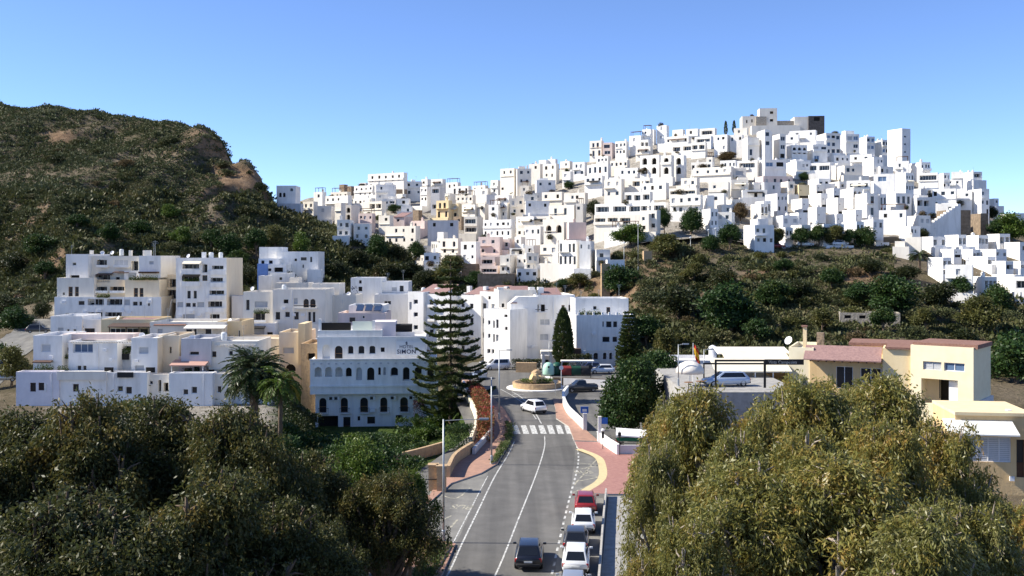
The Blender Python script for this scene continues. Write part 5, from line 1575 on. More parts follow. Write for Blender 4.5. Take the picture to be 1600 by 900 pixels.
fz = tz
fr = thing('entrance_gantry', 'black steel entrance frame carrying the dark restaurant sign board', 'frame', P(1150, 605, 101))
def fbar(n, u0, v0, u1, v1, dD, th=.12, m=BK):
    mb = MB(); D = 101 + dD
    a, b = P(u0, v0, D) - fr.location, P(u1, v1, D) - fr.location
    mb.box(a.x, b.x, dD, dD + th, b.z, a.z); return mb.build(n, m, fr)
fbar('post', 1117, 563, 1120, 606, 0); fbar('post', 1193.5, 562, 1197, 606, 0); fbar('post', 1099, 567, 1101, 604, 5)
fbar('beam', 1117, 562, 1197, 565, 0.02, .08); fbar('beam', 1099, 567, 1250, 569.5, 5.02, .08)
fbar('sign_board', 1195, 561.5, 1256, 570, -.1, .08)
text('lettering', 'Vista Campesina', .42, PT, fr, (P(1223, 566, 100.9).x - fr.location.x, -.112, P(1223, 566, 100.9).z - fr.location.z), (R(90), 0, 0), .005)
# ------------------------------------------------------------------ vegetation
LF_DARK = leafmat('dark_leaves', [(0.095, 0.072, 0.018), (0.045, 0.05, 0.014), (0.022, 0.034, 0.012), (0.06, 0.066, 0.022)], .22, .5, .35)
LF_BROAD = leafmat('broad_leaves', [(0.20, 0.138, 0.036), (0.142, 0.118, 0.032), (0.074, 0.080, 0.022), (0.044, 0.056, 0.018), (0.11, 0.10, 0.034)], .34, .5, .8, .3)
LF_OLIVE = leafmat('olive_leaves', [(0.15, 0.11, 0.03), (0.115, 0.11, 0.03), (0.08, 0.09, 0.026), (0.13, 0.115, 0.045)], .3, .5, .35)
LF_WEEP = leafmat('weeping_leaves', [(0.40, 0.21, 0.055), (0.33, 0.24, 0.06), (0.245, 0.22, 0.055), (0.145, 0.155, 0.038), (0.27, 0.25, 0.10)], .4, .42, .9, .4)
LF_GREEN = leafmat('green_leaves', [(0.05, 0.085, 0.016), (0.035, 0.07, 0.016), (0.022, 0.05, 0.013), (0.07, 0.10, 0.02)], .25, .5, .4)
LF_BRIGHT = leafmat('bright_leaves', [(0.13, 0.15, 0.03), (0.09, 0.135, 0.022), (0.06, 0.11, 0.018), (0.12, 0.16, 0.03)], .3, .5, .4)
LF_SCRUB = leafmat('scrub_leaves', [(0.20, 0.16, 0.09), (0.135, 0.125, 0.058), (0.08, 0.088, 0.034), (0.055, 0.07, 0.024), (0.145, 0.148, 0.078)], .15, .7, .06)
LF_UNDER = leafmat('undergrowth_leaves', [(0.13, 0.11, 0.045), (0.085, 0.085, 0.03), (0.055, 0.066, 0.02), (0.11, 0.11, 0.05)], .2, .6, .08)
LF_PINE = leafmat('pine_needles', [(0.11, 0.115, 0.03), (0.065, 0.085, 0.022), (0.032, 0.052, 0.015)], .15, .5, .5)
LF_PALM = leafmat('palm_leaves', [(0.05, 0.075, 0.02), (0.035, 0.06, 0.018), (0.08, 0.095, 0.04)], .2, .4, .4)
LF_RED = leafmat('bougainvillea', [(0.42, 0.07, 0.035), (0.32, 0.10, 0.035), (0.10, 0.09, 0.025), (0.36, 0.06, 0.05)], .25, .6, .5)
LF_BROWN = leafmat('dry_leaves', [(0.16, 0.10, 0.05), (0.12, 0.085, 0.04), (0.08, 0.07, 0.03)], .2, .7, .4)


def unit(a):
    return a / np.maximum(np.linalg.norm(a, axis=-1, keepdims=True), 1e-9)


def leaves(c, d, L, w, r):
    """rhombic leaves at points C along directions D"""
    n = len(c)
    s = unit(np.cross(d, unit(r.normal(0, 1, (n, 3)))))
    L = np.asarray(L).reshape(-1, 1); w = np.asarray(w).reshape(-1, 1)
    return np.stack([c, c + d * L * .45 + s * w, c + d * L, c + d * L * .45 - s * w], 1).reshape(-1, 3)


def crown_points(r, n, lobes, shell_=0.45):
    """points through lobes of a crown, thicker towards their surfaces"""
    k = r.choice(len(lobes), n, p=np.array([q[3] ** 2 for q in lobes]) / sum(q[3] ** 2 for q in lobes))
    lob = np.array(lobes)
    d = unit(r.normal(0, 1, (n, 3)))
    rad = lob[k, 3] * (shell_ + (1 - shell_) * r.random(n) ** .5)
    p = lob[k, :3] + d * rad[:, None] * np.array([1, 1, .82])
    return p, d


def tree_meshes(name, seed, Rc, H, nlobes, nspray, nper, L, w, droop, leafm, barkm, spread=.55, lr=(.26, .42), strands=0, low=.30, core=.55):
    r = np.random.default_rng(seed)
    lobes = []
    for i in range(nlobes):
        a = r.uniform(0, 6.28)
        q = math.sqrt(r.random()) * Rc * .76 * (.82 + .25 * math.sin(a * 3 + seed))
        zz = r.uniform(.34, 1.0)
        q *= (1.05 - .75 * max(0, zz - .62) / .38)
        lobes.append((q * math.cos(a), q * math.sin(a), H * (low + (.92 - low) * zz) - Rc * .12, Rc * r.uniform(*lr)))
    p, d = crown_points(r, nspray, lobes, core)
    p = np.repeat(p, nper, 0); d = np.repeat(d, nper, 0)
    n = len(p)
    c = p + r.normal(0, spread, (n, 3)) * [1, 1, .8]
    if droop:
        c[:, 2] -= np.abs(r.normal(0, spread * droop, n))
    dr = unit(d * .6 + r.normal(0, .7, (n, 3)) + np.array([0, 0, -droop]))
    if strands:      # hanging sprays that break the outline
        sp, sd = crown_points(r, strands, lobes, .92)
        m = 30
        tt = np.linspace(0, 1, m)[None, :, None]
        ln = r.uniform(.5, 1.5, (strands, 1, 1))
        out = unit(sd * [1, 1, .3] + r.normal(0, .3, sd.shape))[:, None, :]
        sc = sp[:, None, :] + out * tt * ln * .55 + np.array([0, 0, 1.0]) * (.35 * tt - 1.15 * tt ** 2) * ln + r.normal(0, .07, (strands, m, 3))
        c = np.concatenate([c, sc.reshape(-1, 3)])
        dr = np.concatenate([dr, unit((out * .4 + np.array([0, 0, -.8]) * tt).repeat(1, 1).reshape(-1, 3) + r.normal(0, .35, (strands * m, 3)))])
        n = len(c)
    vs = leaves(c, dr, L * r.uniform(.6, 1.35, n), w * r.uniform(.6, 1.3, n), r)
    crown = np_mesh(name + '_crown', vs, np.arange(len(vs)).reshape(-1, 4), leafm)
    mb = MB()
    mb.tube([(0, 0, -3), (0, 0, 0), (.1, .05, H * .2), (-.05, .1, H * .42)], [Rc * .085, Rc * .075, Rc * .06, Rc * .045], 9)
    for lx, ly, lz, lr in lobes:
        z0 = H * r.uniform(.18, .42)
        m = (lx * .45 + r.normal(0, .2), ly * .45 + r.normal(0, .2), z0 * .45 + lz * .55)
        mb.tube([(0, .05, z0), m, (lx, ly, lz), (lx * 1.12, ly * 1.12, lz + lr * .7)], [Rc * .045, Rc * .032, Rc * .018, Rc * .006], 6, cap=False)
        for _ in range(4):
            e = np.array([lx, ly, lz]) + unit(r.normal(0, 1, 3)) * lr * .85
            mb.tube([(lx, ly, lz), ((lx + e[0]) / 2 + r.normal(0, .1), (ly + e[1]) / 2, (lz + e[2]) / 2 + .1), tuple(e)], [Rc * .012, Rc * .008, Rc * .003], 5, cap=False)
    return crown, mb.mesh(name + '_trunk', barkm, True)


def plant(name, label, cat, meshes, x, y, z, s=1.0, sz=None, rz=None, group=None, dx=1.0):
    t = thing(name, label, cat, (x, y, z), random.uniform(0, 6.28) if rz is None else rz, group)
    t.scale = (s * dx, s * dx, sz or s)
    obj('crown', meshes[0], t)
    obj('trunk', meshes[1], t)
    return t


# near trees: weeping olive-green ones to the right of the road, dark ones to the left
RT = [tree_meshes('willow', 20 + i, 5.0, 13.0, 46, 250, 260, .24, .036, .7, LF_WEEP, PBARK, spread=.29, lr=(.10, .30), strands=260, core=.25) for i in range(3)]
DT = [tree_meshes('broadleaf', 30 + i, 5.5, 12.5, 46, 250, 280, .19, .043, .6, LF_BROAD, BARK, spread=.30, lr=(.10, .30), strands=260, core=.25) for i in range(3)]
DT2 = tree_meshes('overhanging_tree', 37, 5.5, 12.5, 36, 190, 260, .19, .043, .6, LF_BROAD, BARK, spread=.30, core=.25, lr=(.12, .30), strands=300, low=.36)
BT = tree_meshes('fresh_tree', 41, 4.5, 9, 26, 300, 140, .2, .055, .25, LF_BRIGHT, BARK, spread=.32, lr=(.2, .32))


def near_tree(name, u, D, vtop, R_, meshes, R0, H0, label, group):
    x = (u - UC) / F * D
    zt = CH - (vtop - VH) / F * D
    return plant(name, label, 'tree', meshes, x, D, land1(x, D), R_ / R0, (zt + .3) / H0, None, group)


G1, G2 = 'dark broad-leaved trees in front of the terraces', 'weeping olive-green trees beside the road'
for i, (u, D, v, r_, lab) in enumerate([
        (36, 50, 616, 5.8, 'dark broad-leaved tree at the very left edge below the pinkish house front'),
        (145, 47, 592, 5.0, 'tallest dark tree reaching up before the blue-shaded house front'),
        (262, 50, 608, 5.6, 'dark tree with flat bright top under the hedge and offset windows'),
        (368, 48, 608, 4.6, 'dark tree topped by pale tufts just under the date palm'),
        (478, 52, 694, 4.2, 'dark tree in front of the hotel garden, left of the fresh green crown'),
        (300, 37, 722, 5.2, 'low dark crown filling the middle of the left tree mass'),
        (120, 35, 735, 5.6, 'low dark crown at the bottom corner of the left tree mass'),
        (435, 40, 765, 4.4, 'low dark crown at the foot of the left tree mass nearest the road'),
        (-70, 44, 650, 5.5, 'dark tree only half inside the view at the far left'),
        (606, 51, 722, 3.5, 'dark crown overhanging the lay-by beside the first lamp post'),
        (500, 63, 742, 3.4, 'dark tree behind the crowns at the pavement edge, shading the nearest stretch of road'),
        (508, 44, 800, 2.7, 'dark crown over the brick pavement at the edge of the left tree mass')]):
    near_tree('broadleaf_tree', u, D, v, r_, DT2 if i == 9 else DT[i % 3], 5.5, 12.5, lab, G1)
near_tree('green_tree', 572, 62, 686, 3.6, BT, 4.5, 9, 'fresh bright green tree crown below the hotel lawn', None)
near_tree('green_tree', 640, 62, 735, 1.9, BT, 4.5, 9, 'small green tree touching the first lamp post by the garden gate', None)
for i, (u, D, v, r_, lab) in enumerate([
        (1098, 47, 580, 3.8, 'weeping tree whose top reaches the parked estate car terrace'),
        (1040, 44, 662, 2.2, 'weeping tree overhanging the red pavement and bus bay'),
        (1262, 49, 556, 4.8, 'tallest weeping tree reaching the rose tiled restaurant roof'),
        (1392, 50, 562, 4.4, 'weeping tree in front of the yellow annexe doorway'),
        (1464, 46, 626, 3.2, 'weeping tree in front of the low ochre house'),
        (1180, 40, 690, 4.8, 'weeping crown in the middle of the right tree mass, under the dark frame'),
        (1330, 39, 690, 5.2, 'broad low weeping crown under the restaurant windows'),
        (1058, 50, 594, 2.4, 'slim weeping tree standing before the terrace corner and dome parasol'),
        (1326, 53, 580, 3.6, 'weeping tree half hidden between the two tallest weeping crowns'),
        (1180, 46, 618, 3.0, 'weeping tree filling the dip below the parked estate car'),
        (1046, 62, 632, 2.6, 'weeping tree joining the dense round tree behind the red pavement'),
        (1002, 37, 845, 1.7, 'small weeping crown beside the parked cars'),
        (1440, 36, 765, 4.0, 'low weeping crown at the bottom right before the ochre house'),
        (1138, 43, 640, 3.2, 'weeping crown between the terrace corner tree and the tallest crown'),
        (1255, 43, 640, 3.8, 'weeping crown in front of the tallest weeping tree'),
        (1376, 44, 636, 3.6, 'weeping crown in front of the tree by the yellow annexe'),
        (1505, 40, 752, 3.2, 'low weeping crown under the ochre house awning'),
        (1520, 44, 728, 2.2, 'weeping crown just below the ochre house window'),
        (1590, 43, 778, 3.2, 'weeping tree cut by the right edge of the view'),
        (1082, 37, 780, 2.8, 'low weeping crown at the bottom just right of the parked cars')]):
    near_tree('weeping_tree', u, D, v, r_, RT[i % 3], 5.0, 13.0, lab, G2)

# mid-distance trees and bushes
MT = [tree_meshes('hill_tree', 50 + i, 3.4, 6.6, 16, 700, 11, .42, .12, .2, m, BARK, spread=.42, lr=(.16, .36), low=.1) for i, m in enumerate((LF_GREEN, LF_OLIVE, LF_GREEN, LF_DARK, LF_BRIGHT, LF_BROWN))]
FT = tree_meshes('dense_tree', 60, 4.2, 8.6, 26, 2200, 12, .3, .10, .15, LF_GREEN, BARK, spread=.32, lr=(.18, .34), low=.14)


def bush_mesh(seed, leafm):
    r = np.random.default_rng(seed)
    lobes = [(r.normal(0, .6), r.normal(0, .6), r.uniform(.3, 1.0), r.uniform(.5, .9)) for _ in range(7)]
    p, d = crown_points(r, 1100, lobes, .6)
    p[:, 2] = np.abs(p[:, 2])
    vs = leaves(p, unit(d + r.normal(0, .6, p.shape) + [0, 0, .3]), .26 * r.uniform(.6, 1.4, len(p)), .075 * r.uniform(.6, 1.4, len(p)), r)
    return np_mesh('bush', vs, np.arange(len(vs)).reshape(-1, 4), leafm)


BM = [bush_mesh(70 + i, m) for i, m in enumerate((LF_UNDER, LF_OLIVE, LF_SCRUB, LF_DARK, LF_BROWN))]
GBM = [bush_mesh(90, LF_BRIGHT), bush_mesh(91, LF_GREEN), bush_mesh(92, LF_GREEN)]
TREC = []
TWORD = {0: 'green round tree', 1: 'olive-green tree', 2: 'green spreading tree', 3: 'dark tree', 4: 'bright green tree', 5: 'brownish tree'}
rt = random.Random(21)
# u, base v, width, height, kind, depth (0: where the land is)
for u, vb, w, h, k, D in [
        (965, 462, 62, 50, 0, 0), (1040, 402, 66, 38, 1, 0), (985, 385, 60, 36, 4, 0), (1080, 366, 50, 44, 0, 0), (1038, 366, 30, 42, 2, 0), (1157, 346, 32, 30, 5, 0), (1140, 392, 44, 44, 2, 0),
        (1110, 394, 36, 28, 0, 0), (1215, 388, 36, 34, 1, 247.5), (1252, 387, 34, 34, 2, 247.5), (1280, 386, 40, 38, 2, 247.5), (1306, 386, 40, 36, 1, 247.5), (1352, 380, 44, 36, 0, 247.5), (1328, 384, 30, 30, 2, 247.5),
        (1142, 520, 108, 84, 0, 0), (1060, 500, 90, 62, 3, 0), (1205, 480, 66, 46, 0, 0), (1392, 492, 92, 66, 0, 0), (1345, 480, 60, 40, 2, 0), (1530, 520, 80, 60, 1, 0), (1588, 606, 110, 86, 0, 150),
        (1470, 480, 60, 46, 3, 0), (1245, 470, 50, 40, 3, 0), (1300, 452, 46, 34, 2, 0), (1420, 440, 44, 30, 3, 0), (1580, 380, 60, 50, 4, 0), (1560, 376, 40, 36, 2, 0), (1010, 540, 60, 50, 2, 0),
        (1040, 572, 56, 60, 1, 0), (1380, 520, 50, 40, 2, 0), (1285, 520, 50, 40, 1, 0), (1560, 490, 60, 50, 0, 0), (1500, 470, 50, 40, 2, 0), (1180, 540, 60, 44, 2, 0), (1445, 520, 50, 40, 1, 0),
        (1085, 440, 46, 30, 1, 0), (905, 452, 50, 26, 1, 0), (880, 456, 36, 20, 2, 0), (1225, 430, 40, 26, 2, 0), (1360, 430, 50, 30, 3, 0), (1130, 452, 50, 36, 3, 0),
        (430, 402, 40, 52, 1, 0), (469, 400, 36, 40, 4, 0), (400, 402, 44, 44, 2, 0), (360, 402, 48, 38, 0, 0), (330, 392, 44, 34, 2, 0), (285, 384, 40, 30, 4, 0), (220, 368, 44, 26, 0, 0), (264, 344, 34, 26, 4, 0),
        (170, 378, 46, 30, 0, 0), (120, 360, 40, 26, 2, 0), (60, 400, 60, 36, 0, 0), (20, 430, 50, 40, 3, 0), (70, 440, 40, 30, 2, 0), (385, 448, 40, 40, 3, 0), (372, 420, 40, 30, 2, 0), (446, 452, 40, 34, 3, 0), (495, 458, 40, 36, 3, 0),
        (25, 520, 70, 44, 0, 0), (8, 505, 60, 50, 3, 0), (18, 612, 60, 66, 1, 150), (-5, 560, 60, 60, 0, 160), (68, 500, 30, 34, 3, 0), (590, 404, 44, 40, 0, 0), (622, 412, 36, 34, 3, 0), (650, 412, 34, 36, 2, 0), (705, 448, 66, 50, 1, 0), (665, 450, 44, 34, 3, 0), (745, 452, 40, 30, 2, 0), (640, 440, 50, 36, 3, 0),
        (560, 420, 44, 34, 3, 0), (525, 440, 44, 36, 3, 0), (600, 440, 44, 36, 3, 0), (615, 332, 26, 14, 0, 0), (885, 282, 14, 20, 0, 0), (927, 342, 26, 34, 3, 0), (1135, 252, 40, 15, 5, 0), (1257, 284, 18, 16, 0, 0),
        (1188, 248, 14, 14, 5, 0), (888, 296, 20, 14, 0, 0), (790, 450, 40, 18, 1, 0), (1545, 345, 30, 26, 3, 0), (1440, 378, 26, 24, 3, 0)]:
    Dd = D or cast(u, vb, 0.0, 140, 430)
    x = (u - UC) / F * Dd
    z = land1(x, Dd)
    wm, hm = w / F * Dd, h / F * Dd
    o = plant('hill_tree', 'tree', 'tree', MT[k], x, Dd, z, wm / 7.2, hm / 6.9, rt.uniform(0, 6.28), 'trees and tall bushes on the slopes')
    TREC.append((o, u, vb - h / 2, TWORD[k]))
TMARKS = LANDMARKS + [('roofless stone house', 1352, 500), ('white flat-roofed house with roof terrace', 945, 530), ('brown rock cliff of the hill', 370, 262), ('orange rock outcrop', 105, 420),
                      ('tall narrow apartment block', 318, 450), ('blue-walled house', 415, 420), ('dark ravine', 590, 420), ('yellow annexe', 1475, 590), ('restaurant chimney', 1250, 520), ('terraced house cluster', 1500, 430)]

# bushes scattered over the slopes, each its own plant, denser where the photograph shows them
r_ = np.random.default_rng(77)
cnt = 0
BW_ = {0: 'green bush', 1: 'olive bush', 2: 'grey-green bush', 3: 'dark bush', 4: 'dry brown bush'}
while cnt < 230:
    if cnt < 150:
        u, v = r_.uniform(930, 1600), r_.uniform(392, 545)
    else:
        u, v = r_.uniform(0, 640), r_.uniform(215, 470)
    Dd = cast(u, v, 0, 140, 360)
    if Dd > 345 or (u > 930 and Dd > 247) or (u < 640 and Dd < 222):
        continue
    if u > 1395 and Dd > 205 and v < 470:
        continue
    x = (u - UC) / F * Dd
    k = int(r_.choice(5, p=[.2, .22, .3, .18, .1]))
    s = r_.uniform(.7, 2.0)
    o = obj('bush', BM[k], None, (x, Dd, land1(x, Dd) - .1), r_.uniform(0, 6.28))
    o.scale = (s, s, s * r_.uniform(.7, 1.0))
    tag(o, 'bush', 'bush', 'bushes on the slopes')
    TREC.append((o, u, v, BW_[k]))
    cnt += 1
rg = random.Random(33)
GB = [(498, 704, 60, 26), (545, 700, 50, 24), (590, 706, 56, 30), (620, 700, 40, 24), (520, 722, 56, 30), (600, 728, 60, 34), (470, 700, 40, 30), (640, 716, 36, 22), (565, 716, 40, 26), (655, 690, 40, 24), (672, 684, 36, 26), (640, 684, 34, 20),
      (480, 735, 50, 30), (545, 738, 54, 30), (632, 736, 50, 28), (660, 704, 30, 18), (450, 690, 50, 34), (440, 715, 60, 36), (505, 688, 36, 20), (580, 690, 40, 16), (690, 664, 34, 24), (660, 668, 30, 18), (465, 668, 40, 30)]
for u, vb, w, h in GB:
    Dd = cast(u, vb, 0, 60, 150)
    x = (u - UC) / F * Dd
    o = obj('garden_bush', BM[0], None, (x, Dd, land1(x, Dd) - .1), u)
    o.data = GBM[rg.randrange(3)]
    o.scale = (w / F * Dd / 2.6, w / F * Dd / 2.6, h / F * Dd / 1.7)
    tag(o, 'bush', 'bush', 'green bushes in the hotel garden')
    TREC.append((o, u, vb - h / 2, 'fresh green garden bush'))
TMARKS = TMARKS + [('hotel garage door', 513, 660), ('hotel lawn', 600, 700)]
relate(TREC, TMARKS)

# the scrub that covers the slopes: nobody could count it
def scrub(name, us, vs_, n, sz, dlo, dhi, seed, q=22, leafm=None, flt=None):
    r = np.random.default_rng(seed)
    D = r.uniform(dlo, dhi, n * 3)
    u = r.uniform(*us, n * 3)
    x = (u - UC) / F * D
    z = land(x, D)
    v = VH + F * (CH - z) / D
    keep = (v < vs_[1]) & (v > vs_[0]) & (r.random(n * 3) < np.clip(.7 + 2.0 * fbm(x / 11, D / 11, 3), .3, 1)) & ~(in_poly(u, v, VILLAGE) & (D > 249)) & (z > 1.8)
    keep &= rockiness(u, v, x, D, z) < r.uniform(.25, .9, len(u))
    if flt is not None:
        keep &= flt(u, v, D, z)
    x, D, z = x[keep][:n], D[keep][:n], z[keep][:n]
    k = len(x)
    s = sz * r.uniform(.45, 1.25, k) * np.where(r.random(k) < .12, 1.7, 1)
    d = unit(r.normal(0, 1, (k, q, 3)))
    d[..., 2] = np.abs(d[..., 2])
    c = np.stack([x, D, z - .15], -1)[:, None, :] + d * s[:, None, None] * r.uniform(.45, 1, (k, q, 1)) * [1, 1, .75]
    c = c.reshape(-1, 3)
    ss = np.repeat(s, q)
    vv = leaves(c, unit(d.reshape(-1, 3) * .6 + r.normal(0, .6, c.shape) + [0, 0, .4]), ss * .5, ss * .15, r)
    tag(obj(name, np_mesh(name, vv, np.arange(len(vv)).reshape(-1, 4), leafm or LF_SCRUB)), kind='stuff')


nocl = lambda u, v, D, z: ~((u > 1395) & (D > 206) & (v < 470))
scrub('hill_scrub', (-160, 640), (120, 480), 34000, .85, 215, 385, 5, 26)
scrub('hill_undergrowth', (-60, 640), (300, 500), 4500, 1.2, 222, 310, 6, 44, LF_UNDER)
scrub('slope_scrub', (880, 1760), (370, 600), 11500, .65, 140, 249, 8, 24, flt=nocl)
scrub('slope_undergrowth', (900, 1760), (400, 600), 1700, 1.1, 145, 240, 9, 48, LF_UNDER, flt=nocl)
scrub('ravine_undergrowth', (480, 860), (370, 470), 2200, 1.1, 215, 320, 10, 44, LF_DARK)

# tall tiered conifer beside the hotel
def norfolk(seed, H, Rb, tiers, leafm):
    r = np.random.default_rng(seed)
    mb = MB()
    mb.tube([(0, 0, -2), (0, 0, 0), (0, 0, H * .5), (0, 0, H)], [.34, .30, .17, .06], 8)
    C, D_, L_ = [], [], []
    for t in range(tiers):
        f = t / (tiers - 1)
        z = H * (.15 + .83 * f ** .93)
        rad = Rb * (1 - f) ** .80 * (1.0 if f > .12 else .75 + 2 * f) * r.uniform(.86, 1.08) + .42
        nb = 7 if f < .75 else 6
        a0 = r.uniform(0, 6.28)
        for b in range(nb):
            a = a0 + 6.283 * b / nb + r.normal(0, .09)
            rr = rad * r.uniform(.82, 1.08)
            dx, dy = math.cos(a), math.sin(a)
            pts = []
            for k in range(7):
                s = k / 6
                pts.append(np.array([dx * rr * s, dy * rr * s, z - rr * .24 * math.sin(s * 2.3) + rr * .16 * s * s]))
            mb.tube(pts, [.055 * (1 - .8 * k / 6) for k in range(7)], 5, cap=False)
            nn = int(110 * rr) + 20
            s = r.uniform(.12, 1, nn)
            i = np.minimum((s * 6).astype(int), 5)
            P0 = np.array(pts)
            q = P0[i] + (P0[i + 1] - P0[i]) * ((s * 6) - i)[:, None]
            side = np.array([-dy, dx, 0])
            off = r.normal(0, 1, nn) * .43 * (1.05 - s * .55)
            C.append(q + side * off[:, None] + np.array([0, 0, 1.0]) * (r.normal(0, .055, nn) - .10 * np.abs(off))[:, None])
            D_.append(unit(side * np.sign(off)[:, None] * .7 + np.array([dx, dy, .25]) + r.normal(0, .25, (nn, 3)) + np.array([0, 0, .3]) * r.random((nn, 1))))
            L_.append(np.full(nn, .34))
    C, D_, L_ = np.concatenate(C), np.concatenate(D_), np.concatenate(L_)
    v = leaves(C, D_, L_ * r.uniform(.6, 1.3, len(C)), .075, r)
    return np_mesh('needle_crown', v, np.arange(len(v)).reshape(-1, 4), leafm), mb.mesh('conifer_trunk', BARK, True)


x, D = (704 - UC) / F * 141, 141
zt = CH - (408 - VH) / F * D
plant('tiered_conifer', 'tall tiered conifer with drooping whorls of branches beside the hotel', 'tree', norfolk(3, zt + 4.6, 5.9, 19, LF_PINE), x, D, -4.3, 1, 1, .4)
x, D = (983 - UC) / F * 166, 166
plant('tiered_conifer', 'smaller dense conifer before the white flat-roofed house', 'tree', norfolk(4, 9.0, 2.4, 17, LF_PINE), x, D, land1(x, D), 1, 1.22, .4)

# cypresses
def cypress_mesh(seed, H, Rm, n):
    r = np.random.default_rng(seed)
    s = r.random(n)
    rad = Rm * np.minimum(1, (s * 5) ** .6) * (1 - s ** 3.2) ** .8 * (1 + .12 * np.sin(s * 23 + r.uniform(0, 6.28, n)))
    a = r.uniform(0, 6.283, n)
    q = rad * (.72 + .3 * r.random(n))
    c = np.stack([q * np.cos(a), q * np.sin(a), .04 * H + s * H * .95], -1)
    d = unit(np.stack([np.cos(a) * .5, np.sin(a) * .5, np.full(n, .9)], -1) + r.normal(0, .3, (n, 3)))
    v = leaves(c, d, .5 * r.uniform(.6, 1.3, n), .10, r)
    mb = MB(); mb.tube([(0, 0, -1), (0, 0, H * .9)], [Rm * .16, .03], 6)
    return np_mesh('cypress_crown', v, np.arange(len(v)).reshape(-1, 4), LF_PINE), mb.mesh('cypress_trunk', BARK)


CY = cypress_mesh(5, 10.4, 1.65, 7000)
x, D = (880 - UC) / F * 176, 176
plant('cypress', 'dense dark cypress between the gabled house and the arched white house', 'tree', CY, x, D, land1(x, D) + .6, 1, 1.0)
CYS = cypress_mesh(6, 5, .7, 900)
for u, vt, vb, lab in ((1134, 190, 206, 'thin cypress on the skyline, the nearer to the arcaded row'), (1147, 189, 203, 'thin cypress on the skyline, the nearer to the castle')):
    Dd = 392
    x = (u - UC) / F * Dd
    zb = CH - (vb + 6 - VH) / F * Dd
    plant('cypress', lab, 'tree', CYS, x, Dd, zb, .85, (vb + 6 - vt) / F * Dd / 5, None, 'pair of skyline cypresses')


# palms
def palm_mesh(seed, n, Lf, trunk, tr, droop=1.0, leafm=None):
    r = np.random.default_rng(seed)
    C, D_, LL = [], [], []
    mb = MB()
    mb.tube([(0, 0, -1), (0, 0, trunk * .5), (0, 0, trunk)], [tr * 1.1, tr * .95, tr * 1.15], 10)
    for k in range(n):
        a = r.uniform(0, 6.283)
        e = r.uniform(-.45, 1.35)
        L = Lf * r.uniform(.8, 1.08)
        p = np.array([0, 0, trunk])
        d = np.array([math.cos(a) * math.cos(e), math.sin(a) * math.cos(e), math.sin(e)])
        side = np.array([-math.sin(a), math.cos(a), 0])
        pts = [p]
        for s in range(12):
            p = p + d * L / 12
            d = unit(d + np.array([0, 0, -.115 * droop * (1 + s * .05)]))
            pts.append(p)
        mb.tube(pts[::3], [.04, .035, .025, .015, .005], 4, cap=False)
        P0 = np.array(pts)
        m = 30
        for sgn in (-1, 1):
            s = np.linspace(.1, 1, m)
            i = np.minimum((s * 12).astype(int), 11)
            q = P0[i] + (P0[i + 1] - P0[i]) * ((s * 12) - i)[:, None]
            t = unit(P0[i + 1] - P0[i])
            C.append(q)
            D_.append(unit(side * sgn * .8 + t * .75 + np.array([0, 0, -.15]) + r.normal(0, .1, (m, 3))))
            LL.append(.62 * np.sin(np.clip(s * 2.9, .3, 2.9)) * Lf / 3.2)
    C, D_, LL = np.concatenate(C), np.concatenate(D_), np.concatenate(LL)
    v = leaves(C, D_, LL, .055, r)
    return np_mesh('palm_crown', v, np.arange(len(v)).reshape(-1, 4), leafm or LF_PALM), mb.mesh('palm_trunk', BARK, True)


x, D = (397 - UC) / F * 112, 112
plant('date_palm', 'large dense date palm in front of the cream houses', 'palm', palm_mesh(3, 190, 4.1, CH - 185 / F * 112, .5, 1.0), x, D, 0, 1, 1, 0)
x, D = (438 - UC) / F * 108, 108
plant('date_palm', 'smaller bright palm on a slim trunk beside the large date palm', 'palm', palm_mesh(4, 60, 2.9, CH - 200 / F * 108, .24, 1.2, LF_BRIGHT), x, D, 0, 1, 1, 0)
PM2 = palm_mesh(5, 34, 2.4, 4.2, .22, 1.0)
for u, vb, vt, lab in ((468, 330, 298, 'dark palm beside the white house at the edge of the rocky hill'), (1437, 428, 390, 'palm at the corner of the terraced house cluster')):
    Dd = cast(u, vb, 0, 200, 330)
    x = (u - UC) / F * Dd
    plant('date_palm', lab, 'palm', PM2, x, Dd, land1(x, Dd), 1.25, (vb - vt) / F * Dd / 5.6, 0)

# dense round tree by the car park and garden plants
x, D = (988 - UC) / F * 112, 112
plant('round_tree', 'dense dark green round tree over the car park, right of the roundabout', 'tree', FT, x, D, -1.0, 1.02, 1.15, 1.0)
x, D = (1030 - UC) / F * 122, 122
plant('round_tree', 'second dense green tree behind the round tree, below the lamp posts', 'tree', FT, x, D, .5, .85, .95, 2.4)


def banana_mesh(seed, n=22, L=2.6):
    r = np.random.default_rng(seed)
    vs, fs = [], []
    for k in range(n):
        a = r.uniform(0, 6.283)
        e = r.uniform(.5, 1.35)
        q = r.uniform(0, 1.1)
        b = np.array([q * math.cos(a + 1), q * math.sin(a + 1), 0])
        d = np.array([math.cos(a) * math.cos(e), math.sin(a) * math.cos(e), math.sin(e)])
        side = np.array([-math.sin(a), math.cos(a), 0])
        p = b
        o = len(vs)
        ll = L * r.uniform(.6, 1.1)
        for s in range(9):
            w = .04 if s < 3 else .30 * math.sin((s - 2.4) / 6.6 * 3.0) + .02
            vs += [p + side * w, p - side * w]
            p = p + d * ll / 8
            d = unit(d + np.array([0, 0, -.13 if s > 3 else 0]))
        for s in range(8):
            fs.append((o + 2 * s, o + 2 * s + 1, o + 2 * s + 3, o + 2 * s + 2))
    return np_mesh('banana_leaves', np.array(vs), np.array(fs), LF_BRIGHT)


